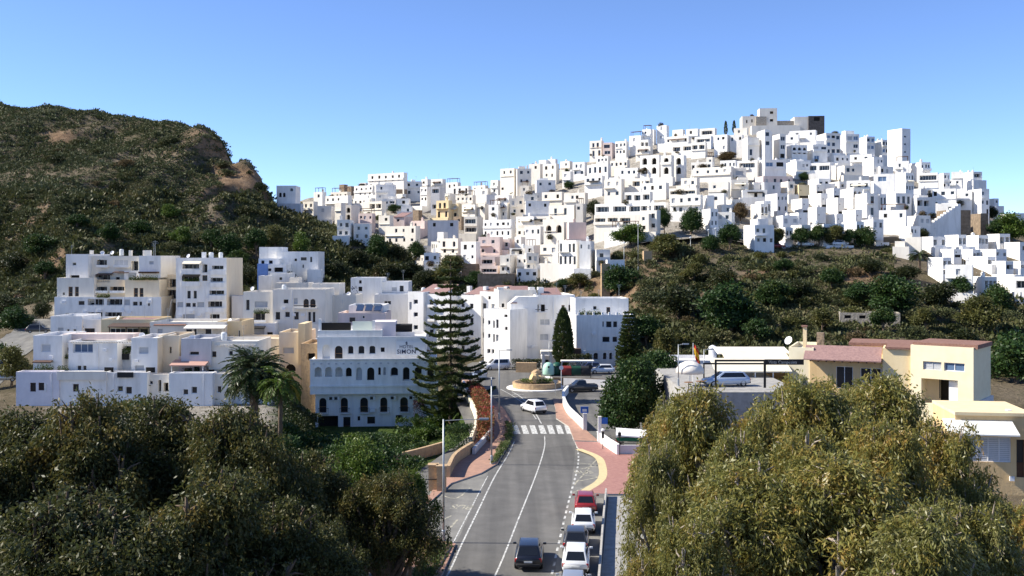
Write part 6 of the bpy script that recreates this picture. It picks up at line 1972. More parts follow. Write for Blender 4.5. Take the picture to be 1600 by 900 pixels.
for u, v, s, lab in ((700, 668, 1.45, 'big-leaved banana-like plant beneath the tiered conifer'), (664, 676, 1.05, 'spiky big-leaved plant beside the hotel corner'), (614, 690, .55, 'small spiky plant on the hotel lawn')):
    y = cast(u, v, 0, 60, 160); x = (u - UC) / F * y
    o = obj('banana_plant', banana_mesh(int(u)), None, (x, y, land1(x, y) + .02)); o.scale = (s, s, s)
    tag(o, lab, 'plant', None)


def GL(u, v):
    y = cast(u, v, 0, 60, 160)
    return ((u - UC) / F * y, y)


def hedge(name, label, line, w, h, leafm, seed, dens=150, L=.24, ground=True):
    r = np.random.default_rng(seed)
    pts = []
    for a, b in zip(line[:-1], line[1:]):
        a, b = np.array(a[:2]), np.array(b[:2])
        ln = np.linalg.norm(b - a)
        n = int(dens * ln)
        t = r.random((n, 1))
        nr = np.array([-(b - a)[1], (b - a)[0]]) / max(ln, 1e-6)
        xy = a + (b - a) * t + nr * r.uniform(-w / 2, w / 2, (n, 1))
        z = h * (1 - .25 * r.random((n, 1)) ** 2) * np.where(r.random((n, 1)) < .55, 1, r.random((n, 1))) + r.normal(0, .06, (n, 1))
        if ground:
            z = z + land(xy[:, 0], xy[:, 1])[:, None]
        pts.append(np.concatenate([xy, z], 1))
    c = np.concatenate(pts)
    v = leaves(c, unit(r.normal(0, 1, c.shape) + [0, 0, .4]), L * r.uniform(.6, 1.3, len(c)), L * .3, r)
    o = obj(name, np_mesh(name, v, np.arange(len(v)).reshape(-1, 4), leafm))
    tag(o, label, 'hedge')
    return o


hedge('flowering_hedge', 'orange-red flowering hedge spilling along the garden pavement wall', [G(758, 694), G(759, 668), G(752, 645), G(738, 622)], 1.7, 2.4, LF_RED, 1, 420, ground=False)
hedge('hedge', 'clipped green hedge block beside the sandstone wall', [G(703, 706), G(728, 698)], 2.2, 2.4, LF_GREEN, 2, 900, .2, ground=False)
hedge('hedge', 'clipped low hedge under the two dark windows', [((190 - UC) / F * 133, 133), ((250 - UC) / F * 133, 133)], 1.2, 1.1, LF_BRIGHT, 3, 240)
hedge('hedge', 'long low hedge at the edge of the hotel lawn', [GL(480, 694), GL(560, 697), GL(640, 704)], 1.6, 1.6, LF_GREEN, 4, 240)
hedge('hedge', 'loose green shrubbery along the hotel foot', [GL(618, 680), GL(690, 676)], 2.0, 2.2, LF_GREEN, 5, 260)
hedge('hedge', 'dark shrubbery under the palms beside the hotel', [((440 - UC) / F * 122, 122), ((488 - UC) / F * 130, 130)], 3.0, 4.0, LF_DARK, 6, 420, .3)
hedge('hedge', 'dark purple shrub against the lower hotel wall', [((646 - UC) / F * 143, 143), ((664 - UC) / F * 143, 143)], 1.4, 4.2, leafmat('purple_leaves', [(.07, .02, .04), (.04, .02, .035), (.03, .03, .02)]), 7, 700, .2)
hedge('hedge', 'dark hedge on the upper street beside the containers', [P(886, 570, 172).xy, P(925, 570, 172).xy], 1.4, 3.4, LF_DARK, 8, 420, .25)
hedge('hedge', 'shrubs in front of the gabled house by the yellow garden wall', [P(800, 570, 180).xy, P(850, 570, 180).xy], 1.4, 1.8, LF_DARK, 9, 300, .25)
# ------------------------------------------------------------------ vehicles
def paint(name, col, metal=0.0):
    return mat(name, col, 0.28, None, metal=metal, spec=0.5, coat=0.6)


def bevelled(me, w, seg=2):
    bm = bmesh.new(); bm.from_mesh(me)
    bmesh.ops.remove_doubles(bm, verts=bm.verts[:], dist=1e-4)
    bmesh.ops.recalc_face_normals(bm, faces=bm.faces[:])
    bmesh.ops.bevel(bm, geom=bm.edges[:], offset=w, segments=seg, affect='EDGES', profile=.5, clamp_overlap=True)
    bm.to_mesh(me); bm.free()
    me.polygons.foreach_set('use_smooth', [True] * len(me.polygons))
    return me


CARM = {}


def car_meshes(L, Wd, H, kind):
    key = (L, Wd, H, kind)
    if key in CARM:
        return CARM[key]
    h, w = L / 2, Wd / 2
    zb = .56 * H + .08
    st = [(-h, .86, .42, zb * .86), (-h + .12, .95, .30, zb * .98), (-h + .6, 1, .24, zb), (-.2, 1, .22, zb), (h - 1.25, 1, .22, zb * .985), (h - .5, .97, .24, zb * .88), (h - .1, .88, .30, zb * .76), (h, .78, .38, zb * .62)]
    body = MB()
    pts, fs = [], []
    for y, k, z0, z1 in st:
        ww = w * k
        pts += [(-ww * .86, y, z0), (-ww * .99, y, z0 + .16), (-ww, y, (z0 + z1) / 2 + .1), (-ww * .95, y, z1 - .05), (-ww * .86, y, z1), (ww * .86, y, z1), (ww * .95, y, z1 - .05), (ww, y, (z0 + z1) / 2 + .1), (ww * .99, y, z0 + .16), (ww * .86, y, z0)]
    for i in range(len(st) - 1):
        for k in range(10):
            a, b = i * 10 + k, i * 10 + (k + 1) % 10
            fs.append((a, b, b + 10, a + 10))
    fs += [tuple(range(9, -1, -1)), tuple(len(pts) - 10 + k for k in range(10))]
    body.add(pts, fs)
    bme = body.mesh('car_body', [BP])
    bm = bmesh.new(); bm.from_mesh(bme); bmesh.ops.recalc_face_normals(bm, faces=bm.faces[:]); bm.to_mesh(bme); bm.free()
    bme.polygons.foreach_set('use_smooth', [True] * len(bme.polygons))
    if kind == 'van':
        yb0, yb1, yt0, yt1 = -h + .06, h - .85, -h + .22, h - 1.75
    elif kind == 'estate':
        yb0, yb1, yt0, yt1 = -h + .10, h - 1.0, -h + .62, h - 1.95
    elif kind == 'pickup':
        yb0, yb1, yt0, yt1 = -.75, h - 1.15, -.6, h - 1.95
    elif kind == 'saloon':
        yb0, yb1, yt0, yt1 = -h + .75, h - 1.15, -h + 1.35, h - 1.95
    else:
        yb0, yb1, yt0, yt1 = -h + .16, h - 1.0, -h + .62, h - 1.85
    wb, wt = w * .87, w * .68
    c = MB()
    z0, z1 = zb - .03, H
    A = [(-wb, yb0, z0), (wb, yb0, z0), (wb, yb1, z0), (-wb, yb1, z0)]
    B = [(-wt, yt0, z1 - .05), (wt, yt0, z1 - .05), (wt, yt1, z1 - .03), (-wt, yt1, z1 - .03)]
    c.add(A + B, [(0, 1, 5, 4), (1, 2, 6, 5), (2, 3, 7, 6), (3, 0, 4, 7), (4, 5, 6, 7)])
    cme = bevelled(c.mesh('car_cabin', [BP]), .07, 3)

    def pane(p, i0=.10, i1=.10, j0=.12, j1=.12, nrm=None, out=.008):
        a, b, c_, d = [Vector(q) for q in p]
        def bi(s, t): return (a * (1 - s) + b * s) * (1 - t) + (d * (1 - s) + c_ * s) * t
        n = (b - a).cross(d - a).normalized() * out
        m = MB(); m.quad(bi(i0, j0) + n, bi(1 - i1, j0) + n, bi(1 - i1, 1 - j1) + n, bi(i0, 1 - j1) + n)
        return m.mesh('glass', CG)
    rear = pane((A[0], A[1], B[1], B[0]), .09, .09, .12, .12)
    front = pane((A[2], A[3], B[3], B[2]), .06, .06, .08, .08)
    right = pane((A[1], A[2], B[2], B[1]), .10, .10, .1, .14)
    left = pane((A[3], A[0], B[0], B[3]), .10, .10, .1, .14)
    wm = MB()
    R_ = .32 if H < 1.6 else .36
    n = 18
    prof = [(R_ * .62, .02), (R_ * .9, -.0), (R_, .03), (R_, .19), (R_ * .9, .21)]
    wv, wf = [], []
    for r, x in prof:
        for k in range(n):
            t = 6.2832 * k / n
            wv.append((x, r * math.cos(t), r * math.sin(t)))
    for i in range(len(prof) - 1):
        for k in range(n):
            wf.append((i * n + k, i * n + (k + 1) % n, (i + 1) * n + (k + 1) % n, (i + 1) * n + k))
    wm.add(wv, wf, 0)
    tyre = wm.mesh('tyre', RU)
    rm = MB()
    rv_ = [(.03, 0, 0)] + [(.018, R_ * .62 * math.cos(6.2832 * k / n), R_ * .62 * math.sin(6.2832 * k / n)) for k in range(n)]
    rm.add(rv_, [(0, 1 + (k + 1) % n, 1 + k) for k in range(n) if k % 3 != 2] )
    rim = rm.mesh('rim', RM)
    lm = MB(); lm.box(-.13, .13, -.03, .03, -.12, .12)
    tl = bevelled(lm.mesh('tail_light', TL), .02, 1)
    hm = MB(); hm.box(-.17, .17, -.05, .05, -.07, .07)
    hl = bevelled(hm.mesh('head_light', HL), .02, 1)
    pm = MB(); pm.box(-.26, .26, -.012, .012, -.055, .055)
    pl = pm.mesh('number_plate', PLT)
    mm = MB(); mm.box(-.11, .11, -.05, .05, -.07, .07)
    mr = bevelled(mm.mesh('mirror', BP), .025, 2)
    bp = MB(); bp.box(-w * .84, w * .84, -.05, .09, -.1, .1)
    bu = bevelled(bp.mesh('bumper', BP), .04, 2)
    CARM[key] = dict(body=bme, cabin=cme, rear=rear, front=front, right=right, left=left, tyre=tyre, rim=rim, tl=tl, hl=hl, pl=pl, mr=mr, bu=bu, zb=zb, R=R_)
    return CARM[key]


def car(label, cat, xy, heading, p, z=0.012, L=4.1, Wd=1.74, H=1.48, kind='hatch', group=None, plates=True, name='parked_car'):
    """HEADING: where its nose points, degrees clockwise from straight ahead"""
    q = car_meshes(L, Wd, H, kind)
    t = thing(name, label, cat, (xy[0], xy[1], z), R(-heading), group)
    h, w = L / 2, Wd / 2

    def put(nm, me, loc, m=None, rot=None):
        o = obj(nm, me, t, loc)
        if rot: o.rotation_euler = rot
        if m is not None:
            o.material_slots[0].link = 'OBJECT'; o.material_slots[0].material = m
        return o
    put('body', q['body'], (0, 0, 0), p)
    put('cabin', q['cabin'], (0, 0, 0), p)
    for k, nm in (('rear', 'rear_window'), ('front', 'windscreen'), ('right', 'side_window'), ('left', 'side_window')):
        put(nm, q[k], (0, 0, 0))
    for sx_ in (-1, 1):
        for y in (-h + .78, h - .82):
            o = put('wheel', q['tyre'], (sx_ * (w - .02), y, q['R']), None, (0, 0, R(180) if sx_ > 0 else 0))
            r = obj('rim', q['rim'], o)
            if sx_ > 0: o.location.x = w + .0
            else: o.location.x = -w - .0
        put('tail_light', q['tl'], (sx_ * (w * .80), -h + .045, q['zb'] - .22))
        put('head_light', q['hl'], (sx_ * (w * .70), h - .07, q['zb'] * .66), None, (0, 0, R(-14 * sx_)))
        put('mirror', q['mr'], (sx_ * (w + .08), h - 1.42, q['zb'] + .08), p)
    put('bumper', q['bu'], (0, -h - .0, .42))
    put('bumper', q['bu'], (0, h - .06, .40))
    if plates:
        put('number_plate', q['pl'], (0, -h - .02, q['zb'] - .32))
    if kind == 'pickup':
        b = MB(); b.box(-w * .8, w * .8, -h + .1, -.8, q['zb'] + .002, q['zb'] + .02)
        put('cargo_cover', b.mesh('cargo_cover', BP), (0, 0, 0))
    return t


PW, PB, PRD, PDK, PSV, PBW = paint('white_paint', (.72, .73, .74)), paint('black_paint', (.008, .009, .014)), paint('red_paint', (.24, .018, .016)), paint('charcoal_paint', (.03, .032, .035)), paint('silver_paint', (.42, .44, .46), .5), paint('pale_blue_paint', (.42, .50, .62), .3)
gp = 'cars parked along the road'
x, y = G(828, 893); car('black hatchback driving up the road by the first lamp post shadow', 'car', (x, y + 2.0), 3, PB, L=4.3, Wd=1.82, H=1.55, name='moving_car')
for (u, v, lab, p, kw) in ((918, 806, 'dark red hatchback, first in the row below the bus bay', PRD, {}),
                           (914.5, 837, 'white hatchback parked between the red car and the charcoal car', PW, {}),
                           (903, 868, 'charcoal car with red tail lights squeezed between two white cars', PDK, {}),
                           (903.5, 901, 'white estate car parked near the bottom edge beside the black hatchback', PW, dict(kind='estate', L=4.4, H=1.56)),
                           (899, 948, 'silver car half cut by the bottom edge of the view', PSV, {})):
    x, y = G(u, v)
    car(lab, 'car', (x, y + 2.0), 4 if v < 850 else 5, p, group=gp, z=.016, **kw)
x, y = G(834, 648); car('white off-road wagon driving up the road past the zebra crossing', 'car', (x, y + 2.1), -26, PW, L=4.3, Wd=1.86, H=1.68, name='moving_car')
x, y = G(748, 594); car('pale blue car coming down the shaded street beside the tiered conifer', 'car', (x, y + 1.8), 197, PBW, L=4.1, H=1.5, plates=False, name='moving_car')
x, y = G(776, 579); car('white van parked below the sunlit white wing', 'van', (x, y + 1.5), 252, PW, L=4.6, Wd=1.85, H=1.95, kind='van')
x, y = G(768, 571.5); car('dark car parked behind the white van', 'car', (x - .5, y + 1.5), 215, PDK)
x, y = G(908, 613); car('dark pickup by the brown street wall right of the roundabout', 'pickup truck', (x, y + .9), 255, PDK, L=4.9, Wd=1.85, H=1.75, kind='pickup')
x = (1137 - UC) / F * 103; car('white estate car parked on the restaurant terrace behind the black frame', 'car', (x, 104), 262, PBW, z=tz + .004, L=4.7, Wd=1.78, H=1.52, kind='estate')
D_ = 163; car('white car with dark glass on the upper street by the cypress', 'car', ((940 - UC) / F * D_, D_), 265, PW, z=1.33)
D_ = 164; car('dark blue car behind the upper street white car', 'car', ((922 - UC) / F * D_, D_ + 2.2), 268, paint('navy_paint', (.02, .03, .09)), z=1.33)
D_ = 187 - 3.2; pz = CH - (536 - VH) / F * D_
o = MB(); o.box(-7, 7, -2.5, 3.0, -9, 0)
tag(o.build('yard', CO, None, ((484 - UC) / F * D_, D_, pz)), kind='structure')
car('white car parked under the arched shutter of the broad cream house', 'car', ((482 - UC) / F * D_, D_), 80, PW, z=pz + .004)
for u, vb, p, lab in ((1213, 390, PRD, 'red car parked under the street trees of the village'), (1186, 389, paint('yellow_paint', (.6, .42, .06)), 'yellow car at the street corner below the village'), (1258, 387, PW, 'white car in the shade of the street trees'), (1040, 376, PSV, 'silver car beside the white wall below the arcades'), (1312, 386, PW, 'white car at the far end of the street trees')):
    Dd = cast(u, vb, 0, 200, 300); x = (u - UC) / F * Dd
    car(lab, 'car', (x, Dd), 88, p, z=land1(x, Dd) + .25, plates=False)
for u, vb, p, lab in ((14, 578, PDK, 'dark car on the lane left of the terraces, nearest the house corner'), (6, 596, PSV, 'silver car on the lane left of the terraces, half hidden by leaves'), (60, 520, PDK, 'dark car at the top of the lane beside the white block')):
    Dd = 150 if vb > 550 else 180
    x = (u - UC) / F * Dd
    car(lab, 'car', (x, Dd), 70, p, z=max(land1(x, Dd), CH - (vb - VH) / F * Dd) + .02, plates=False)


# ------------------------------------------------------------------ lamp posts and street furniture
def lamp(label, x, y, z, h, arm, rz=0.0, r=.09, group='street lamps'):
    t = thing('street_lamp', label, 'street lamp', (x, y, z), R(rz), group)
    b = MB(); b.lathe([(r * 2, 0), (r * 2, .06), (r * 1.5, .1), (r * 1.4, .7), (r, .8)], 10); b.build('base', GM, t)
    p = MB(); p.tube([(0, 0, .05), (0, 0, h)], [r, r * .62], 9); p.build('pole', GM, t, smooth=True)
    if arm:
        a = MB(); a.tube([(0, 0, h - .1), (arm * .5, 0, h - .02), (arm, 0, h)], [.035, .03, .03], 6); a.build('arm', GM, t)
        q = MB(); q.box(arm - .1, arm + .55, -.13, .13, h - .03, h + .09); q.build('lamp_head', GM, t)
        g = MB(); g.box(arm, arm + .5, -.1, .1, h - .045, h - .032); g.build('lamp_glass', HL, t)
    else:
        q = MB(); q.lathe([(.05, h - .1), (.22, h), (.26, h + .2), (.06, h + .32)], 10); q.build('lamp_head', HL, t)
    return t


for u, vb, vt, arm, lab in ((693, 845, 655, 2.6, 'nearest tall grey street lamp, beside the lay-by'), (768, 724, 589, -1.0, 'tall grey street lamp in the planted kerb strip'), (780, 655, 547, 1.0, 'tall grey street lamp near the zebra crossing, behind the kerb strip')):
    x, y = G(u, vb, .13)
    lamp(lab, x, y, .12, (vb - vt) / F * y, arm)
for u, vb, vt, D, lab in ((997, 413, 352, 232, 'tall slim street lamp above the scrub slope, beside the bare path'), (975, 412, 380, 233, 'short street lamp by the low white hut above the scrub'), (1079, 402, 372, 240, 'street lamp below the dark village tree'), (1107, 396, 360, 244, 'street lamp on the village road under the white walls'), (1118, 396, 358, 243, 'street lamp beside the round street tree'),
                       (1060, 603, 538, 103, 'slim lamp post at the terrace corner by the flag'), (1100, 600, 546, 110, 'pale lamp post behind the black frame'), (858, 566, 532, 175, 'street lamp between the cypress and the gabled house')):
    x = (u - UC) / F * D
    zb = CH - (vb - VH) / F * D
    lamp(lab, x, D, min(zb, land1(x, D)) if D > 120 else zb, CH - (vt - VH) / F * D - (min(zb, land1(x, D)) if D > 120 else zb), 0 if D > 200 else .5, r=.07)
x, y = G(1082, 604, tz); y = 106; x = (1083 - UC) / F * y
t = thing('flagpole', 'flagpole with a limp red and yellow flag by the dome parasol', 'flag', (x, y, tz))
p = MB(); p.tube([(0, 0, 0), (0, 0, 4.2)], [.04, .03], 7); p.build('pole', FW, t)
fm = MB(); n = 8
for k in range(n):
    for j, mi in ((0, 0), (1, 1), (2, 1), (3, 0)):
        def fp(a, b): return (.05 + .55 * a / n + .05 * b, .09 * math.sin(a * 1.7 + b), 4.1 - .42 * b - .9 * (a / n) ** 1.4)
        fm.quad(fp(k, j), fp(k + 1, j), fp(k + 1, j + 1), fp(k, j + 1), mi)
fm.build('flag', [mat('flag_red', (.55, .03, .02), .8), mat('flag_yellow', (.75, .42, .03), .8)], t)
x = (1078 - UC) / F * 104
t = thing('parasol', 'white dome-shaped parasol at the terrace corner', 'parasol', (x, 104, tz))
p = MB(); p.lathe([(1.45, 1.3), (1.4, 1.75), (1.05, 2.2), (.5, 2.48), (.02, 2.55)], 16); p.build('canopy', OW, t, smooth=True)
p = MB(); p.tube([(0, 0, 0), (0, 0, 2.5)], [.04, .03], 7); p.build('pole', FW, t)
x = (1082 - UC) / F * 101.5
for k, (u, D, lab) in enumerate(((1076, 101.2, 'small terrace table under the dome parasol'), (1094, 102, 'small terrace table between parasol and parked car'))):
    t = thing('terrace_table', lab, 'table', ((u - UC) / F * D, D, tz))
    b = MB(); b.lathe([(.45, .7), (.45, .74)], 14); b.build('table_top', OWD, t)
    b = MB(); b.tube([(0, 0, 0), (0, 0, .7)], [.05, .04], 7); b.build('leg', BK, t)


def wall_thing(name, label, cat, line, w, z0, z1, m, cap=None):
    t = thing(name, label, cat, (line[0].x, line[0].y, 0))
    off = Vector((line[0].x, line[0].y, 0))
    b = MB(); low_wall(b, [p - off for p in line], w, z0, z1); b.build('wall', m, t)
    if cap:
        zz = z1 if not isinstance(z1, list) else None
        b = MB(); low_wall(b, [p - off for p in line], w + .1, zz + .002, zz + .08); b.build('coping', cap, t)
    return t


wall_thing('curved_wall', 'low white wall curving along the pink pavement by the car park', 'wall', path([(887, 614), (880, 626), (886, 645), (901, 661), (913, 673)], 6), .25, -.3, 1.0, W, W)
wall_thing('low_wall', 'low white wall stepping down past the entrance to the red pavement', 'wall', path([(935, 690), (948, 700), (966, 712)], 3), .28, -.3, 1.05, W, W)
wall_thing('low_wall', 'grey roadside wall below the green-roofed shelter', 'wall', path([(966.5, 711), (1010, 711)], 2), .2, -.3, 1.0, GR)
wall_thing('low_wall', 'narrow pale parapet between the parked cars and the lower car park', 'wall', path([(947, 776), (942, 830), (937, 900), (925, 1050)], 5), .14, -.3, .7, KB)
wall_thing('stone_wall', 'sandstone garden wall beside the gate, below the clipped hedge', 'wall', path([(700, 748), (712, 726), (738, 708)], 4), .35, -.3, 1.15, HS)
wall_thing('stone_wall', 'long sandstone wall at the edge of the hotel lawn', 'wall', path([(600, 728), (650, 716), (692, 704)], 4), .35, -3, .9, HS)
wall_thing('sloping_wall', 'smooth pale coping wall along the shaded garden pavement', 'wall', path([(740, 712), (768, 676), (757, 648), (738, 624), (724, 602)], 6), .3, -.3, .75, GR)
wall_thing('cream_wall', 'cream garden wall behind the orange-red hedge', 'wall', path([(735, 700), (744, 670), (742, 650), (732, 628), (718, 608)], 5), .3, -5, 1.0, mat('cream_wall_render', (.78, .70, .52), .9))
wall_thing('street_wall', 'brown street wall holding up the bins right of the roundabout', 'wall', [Vector((*P(u, 600, D).xy, 0)) for u, D in ((864, 157.5), (900, 157), (960, 155), (1010, 152))], .35, -.3, 1.35, mat('dark_stone', (.17, .13, .10), .95, (.10, .08, .06), 1.6, .7, 3))
slab('upper_street', [P(u, 600, D).xy for u, D in ((862, 157.8), (1010, 152.3), (1030, 172), (850, 172))], -.5, 1.30, AS, GR, world=True)
slab('street_kerb', [P(u, 600, D).xy for u, D in ((866, 155.2), (1010, 150.2), (1010, 152), (866, 157.2))], -.05, .13, KB, world=True)
for u, v, lab in ((690, 768, 'square sandstone gate pillar nearest the first lamp post'), (677, 766, 'square sandstone gate pillar behind, half hidden by leaves')):
    x, y = G(u, v)
    t = thing('gate_pillar', lab, 'pillar', (x, y, 0), 0, 'garden gate pillars')
    b = MB(); b.box(-.38, .38, -.38, .38, -.2, 2.1); b.build('shaft', HS, t)
    b = MB(); b.box(-.46, .46, -.46, .46, 2.102, 2.25); b.build('cap', HS, t)
gt = thing('gate_bar', 'thin black bar across the garden gateway', 'gate', (*G(660, 768), 0))
b = MB(); b.box(0, 1.9, -.03, .03, .98, 1.05); b.build('bar', BK, gt)

# signs
x, y = G(914, 673)
t = thing('sign_pillar', 'white square pillar with a blue sign on top at the end of the curved wall', 'sign', (x, y, 0))
b = MB(); b.box(-.22, .22, -.22, .22, -.2, 2.0); b.build('pillar', W, t)
b = MB(); b.box(-.5, .4, -.06, .06, 2.03, 2.75); b.build('sign_panel', BSIGN, t)
b = MB(); b.box(-.3, .2, -.075, -.062, 2.2, 2.5); b.build('sign_symbol', FW, t)
x, y = G(937, 693)
t = thing('entrance_sign', 'white post with small blue sign at the car park entrance', 'sign', (x, y, 0))
b = MB(); b.box(-.18, .18, -.18, .18, -.2, 2.9); b.build('post', W, t)
b = MB(); b.box(.2, .85, -.05, .05, 2.1, 2.75); b.build('sign_panel', BSIGN, t)
b = MB(); b.box(.2, .85, -.05, .05, 1.75, 2.08); b.build('lower_panel', AW, t)
x, y = G(942, 703)
t = thing('parking_meter', 'dark post with a white disc head on the red pavement', 'sign', (x, y, .13))
b = MB(); b.tube([(0, 0, 0), (0, 0, 1.4)], [.04, .04], 7); b.build('post', BK, t)
b = MB(); b.box(-.12, .12, -.1, .1, 1.1, 1.75); b.build('box', BP, t)
b = MB(); b.lathe([(.0, 1.8), (.19, 1.86), (.19, 2.02), (.0, 2.1)], 12); b.build('disc', FW, t)
x, y = G(968, 713)
t = thing('sign_post', 'thin dark sign post in front of the grey roadside wall', 'sign', (x, y, .1))
b = MB(); b.tube([(0, 0, -.1), (0, 0, 2.4)], [.035, .035], 6); b.build('post', BK, t)
b = MB(); b.box(-.16, .16, -.05, -.03, 1.9, 2.3); b.build('panel', BK, t)
x, y = G(953, 700); x += .8; y += 6
t = thing('banner', 'teal banner hanging in front of the dense round tree', 'banner', (x, y, 0))
b = MB(); b.box(-.9, .9, -.02, .02, 1.7, 2.9); b.build('cloth', mat('teal_cloth', (.015, .12, .17), .8), t)
for sx_ in (-.9, .9):
    b = MB(); b.tube([(sx_, 0, 0), (sx_, 0, 3)], [.03, .03], 6); b.build('pole', BK, t)
x, y = G(985, 712); y += 2.8
t = thing('shelter', 'open shelter with white-edged green roof beside the dense round tree', 'shelter', (x + .4, y, -.25), R(-6))
t.scale = (.82, .82, .85)
b = MB(); b.add([(-1.9, -1.0, 2.15), (2.0, -1.0, 1.95), (2.0, 1.2, 2.5), (-1.9, 1.2, 2.7), (-1.9, -1.0, 2.3), (2.0, -1.0, 2.1), (2.0, 1.2, 2.62), (-1.9, 1.2, 2.82)], [(3, 2, 1, 0), (4, 5, 6, 7), (0, 1, 5, 4), (1, 2, 6, 5), (2, 3, 7, 6), (3, 0, 4, 7)]); b.build('roof', FW, t)
b = MB(); b.box(-1.85, 1.9, -.9, -.85, 1.55, 1.94); b.build('valance', mat('green_panel', (.01, .12, .05), .6), t)
for sx_ in (-1.8, 1.85):
    for sy_ in (-.85, 1.1):
        b = MB(); b.tube([(sx_, sy_, 0), (sx_, sy_, 2.2)], [.05, .05], 6); b.build('post', GM, t)


def motorbike(label, x, y, rz, col):
    t = thing('motorcycle', label, 'motorcycle', (x, y, .0), R(rz), 'motorcycles by the shelter')
    for yy in (-.65, .65):
        b = MB(); n = 14
        vs = []; fs = []
        for k in range(n):
            a = 6.283 * k / n
            for m in range(6):
                c_ = 6.283 * m / 6
                rr = .27 + .055 * math.cos(c_)
                vs.append((.055 * math.sin(c_), yy + rr * math.cos(a), .32 + rr * math.sin(a)))
        for k in range(n):
            for m in range(6):
                fs.append((k * 6 + m, k * 6 + (m + 1) % 6, ((k + 1) % n) * 6 + (m + 1) % 6, ((k + 1) % n) * 6 + m))
        b.add(vs, fs); b.build('wheel', RU, t)
    b = MB(); b.box(-.15, .15, -.3, .35, .35, .7); bd = b.build('engine_frame', BP, t)
    b = MB(); b.box(-.16, .16, -.05, .4, .7, .95); o = b.build('tank', col, t); bevelled(o.data, .06)
    b = MB(); b.box(-.14, .14, -.75, -.05, .72, .84); o = b.build('seat', BP, t); bevelled(o.data, .03)
    b = MB(); b.tube([(-.35, .42, 1.08), (0, .5, 1.0), (.35, .42, 1.08)], [.02] * 3, 6); b.tube([(0, .5, 1.0), (0, .7, .32)], [.04, .03], 6); b.build('handlebar', BK, t)
    return t


x, y = G(955, 704); motorbike('dark red motorcycle standing behind the low white wall', x + .9, y + 1.0, 30, PRD); motorbike('black motorcycle standing behind the low white wall, nearer the round tree', x + .1, y + 2.1, 25, PDK)

# roundabout
x, y = G(840, 612); y += 4.2
t = thing('roundabout', 'planted roundabout island with a stone rim and pale kerb ring', 'roundabout', (x, y, 0))
b = MB(); b.lathe([(4.6, -.1), (4.6, .14), (4.55, .15)], 40); b.build('kerb_ring', W, t)
b = MB(); b.lathe([(3.7, .15), (3.7, .95), (3.4, .95)], 36); b.build('stone_rim', HS, t)
b = MB(); b.lathe([(3.35, .951), (2.2, 1.02), (.2, 1.1)], 30); b.build('soil', SO, t)
ro = hedge('low_shrubs', None, [(x - 2.4, y - 1.4), (x - .4, y - 2.2), (x + 2.4, y - 1.2)], 1.6, .5, LF_BRIGHT, 12, 200, .2, ground=False)
ro.location.z = 1.0
tag(ro, 'low yellow-green planting on the roundabout island', 'plant')
b = obj('boulder_pile', None)
COL.objects.unlink(b); bpy.data.objects.remove(b)
for k, (dx, dy, s, lab) in enumerate(((-.4, -2.0, .75, 'orange boulder standing on the roundabout rim'), (.5, -1.4, .55, 'smaller orange boulder on the roundabout planting'), (-.1, .6, .9, 'tall rough stone at the middle of the roundabout'))):
    bm = bmesh.new(); bmesh.ops.create_icosphere(bm, subdivisions=2, radius=s)
    for q in bm.verts:
        q.co *= 1 + .35 * (_lat[int(q.co.x * 40) % 256, int(q.co.z * 40 + k * 9) % 256] - .5); q.co.z *= 1.3
    me = bpy.data.meshes.new('boulder'); bm.to_mesh(me); bm.free(); me.materials.append(OC if k < 2 else HS)
    tag(obj('boulder', me, None, (x + dx, y + dy, 1.15 + s * .6)), lab, 'boulder')
x, y = G(868, 618)
t = thing('yield_sign', 'white inverted triangle give-way sign seen from behind beside the roundabout', 'sign', (x, y, 0))
b = MB(); b.tube([(0, 0, 0), (0, 0, 2.0)], [.03, .03], 6); b.build('post', GM, t)
b = MB(); b.add([(0, -.02, 1.5), (.42, -.02, 2.25), (-.42, -.02, 2.25), (0, .02, 1.5), (.42, .02, 2.25), (-.42, .02, 2.25)], [(0, 1, 2), (5, 4, 3), (0, 3, 4, 1), (1, 4, 5, 2), (2, 5, 3, 0)]); b.build('sign_plate', GM, t)
for u, v, hh, lab in ((877, 608, 3.2, 'pale sign post with round white sign by the brown street wall'), (923, 604, 3.0, 'dark sign post with round sign before the brown street wall')):
    x, y = G(u, v)
    t = thing('road_sign', lab, 'sign', (x, y, 0))
    b = MB(); b.tube([(0, 0, 0), (0, 0, hh)], [.05, .05], 6); b.build('post', FW if u < 900 else BK, t)
    b = MB(); b.tube([(0, -.04, hh), (0, .0, hh)], [.33, .33], 14); b.build('disc', FW if u < 900 else BK, t)

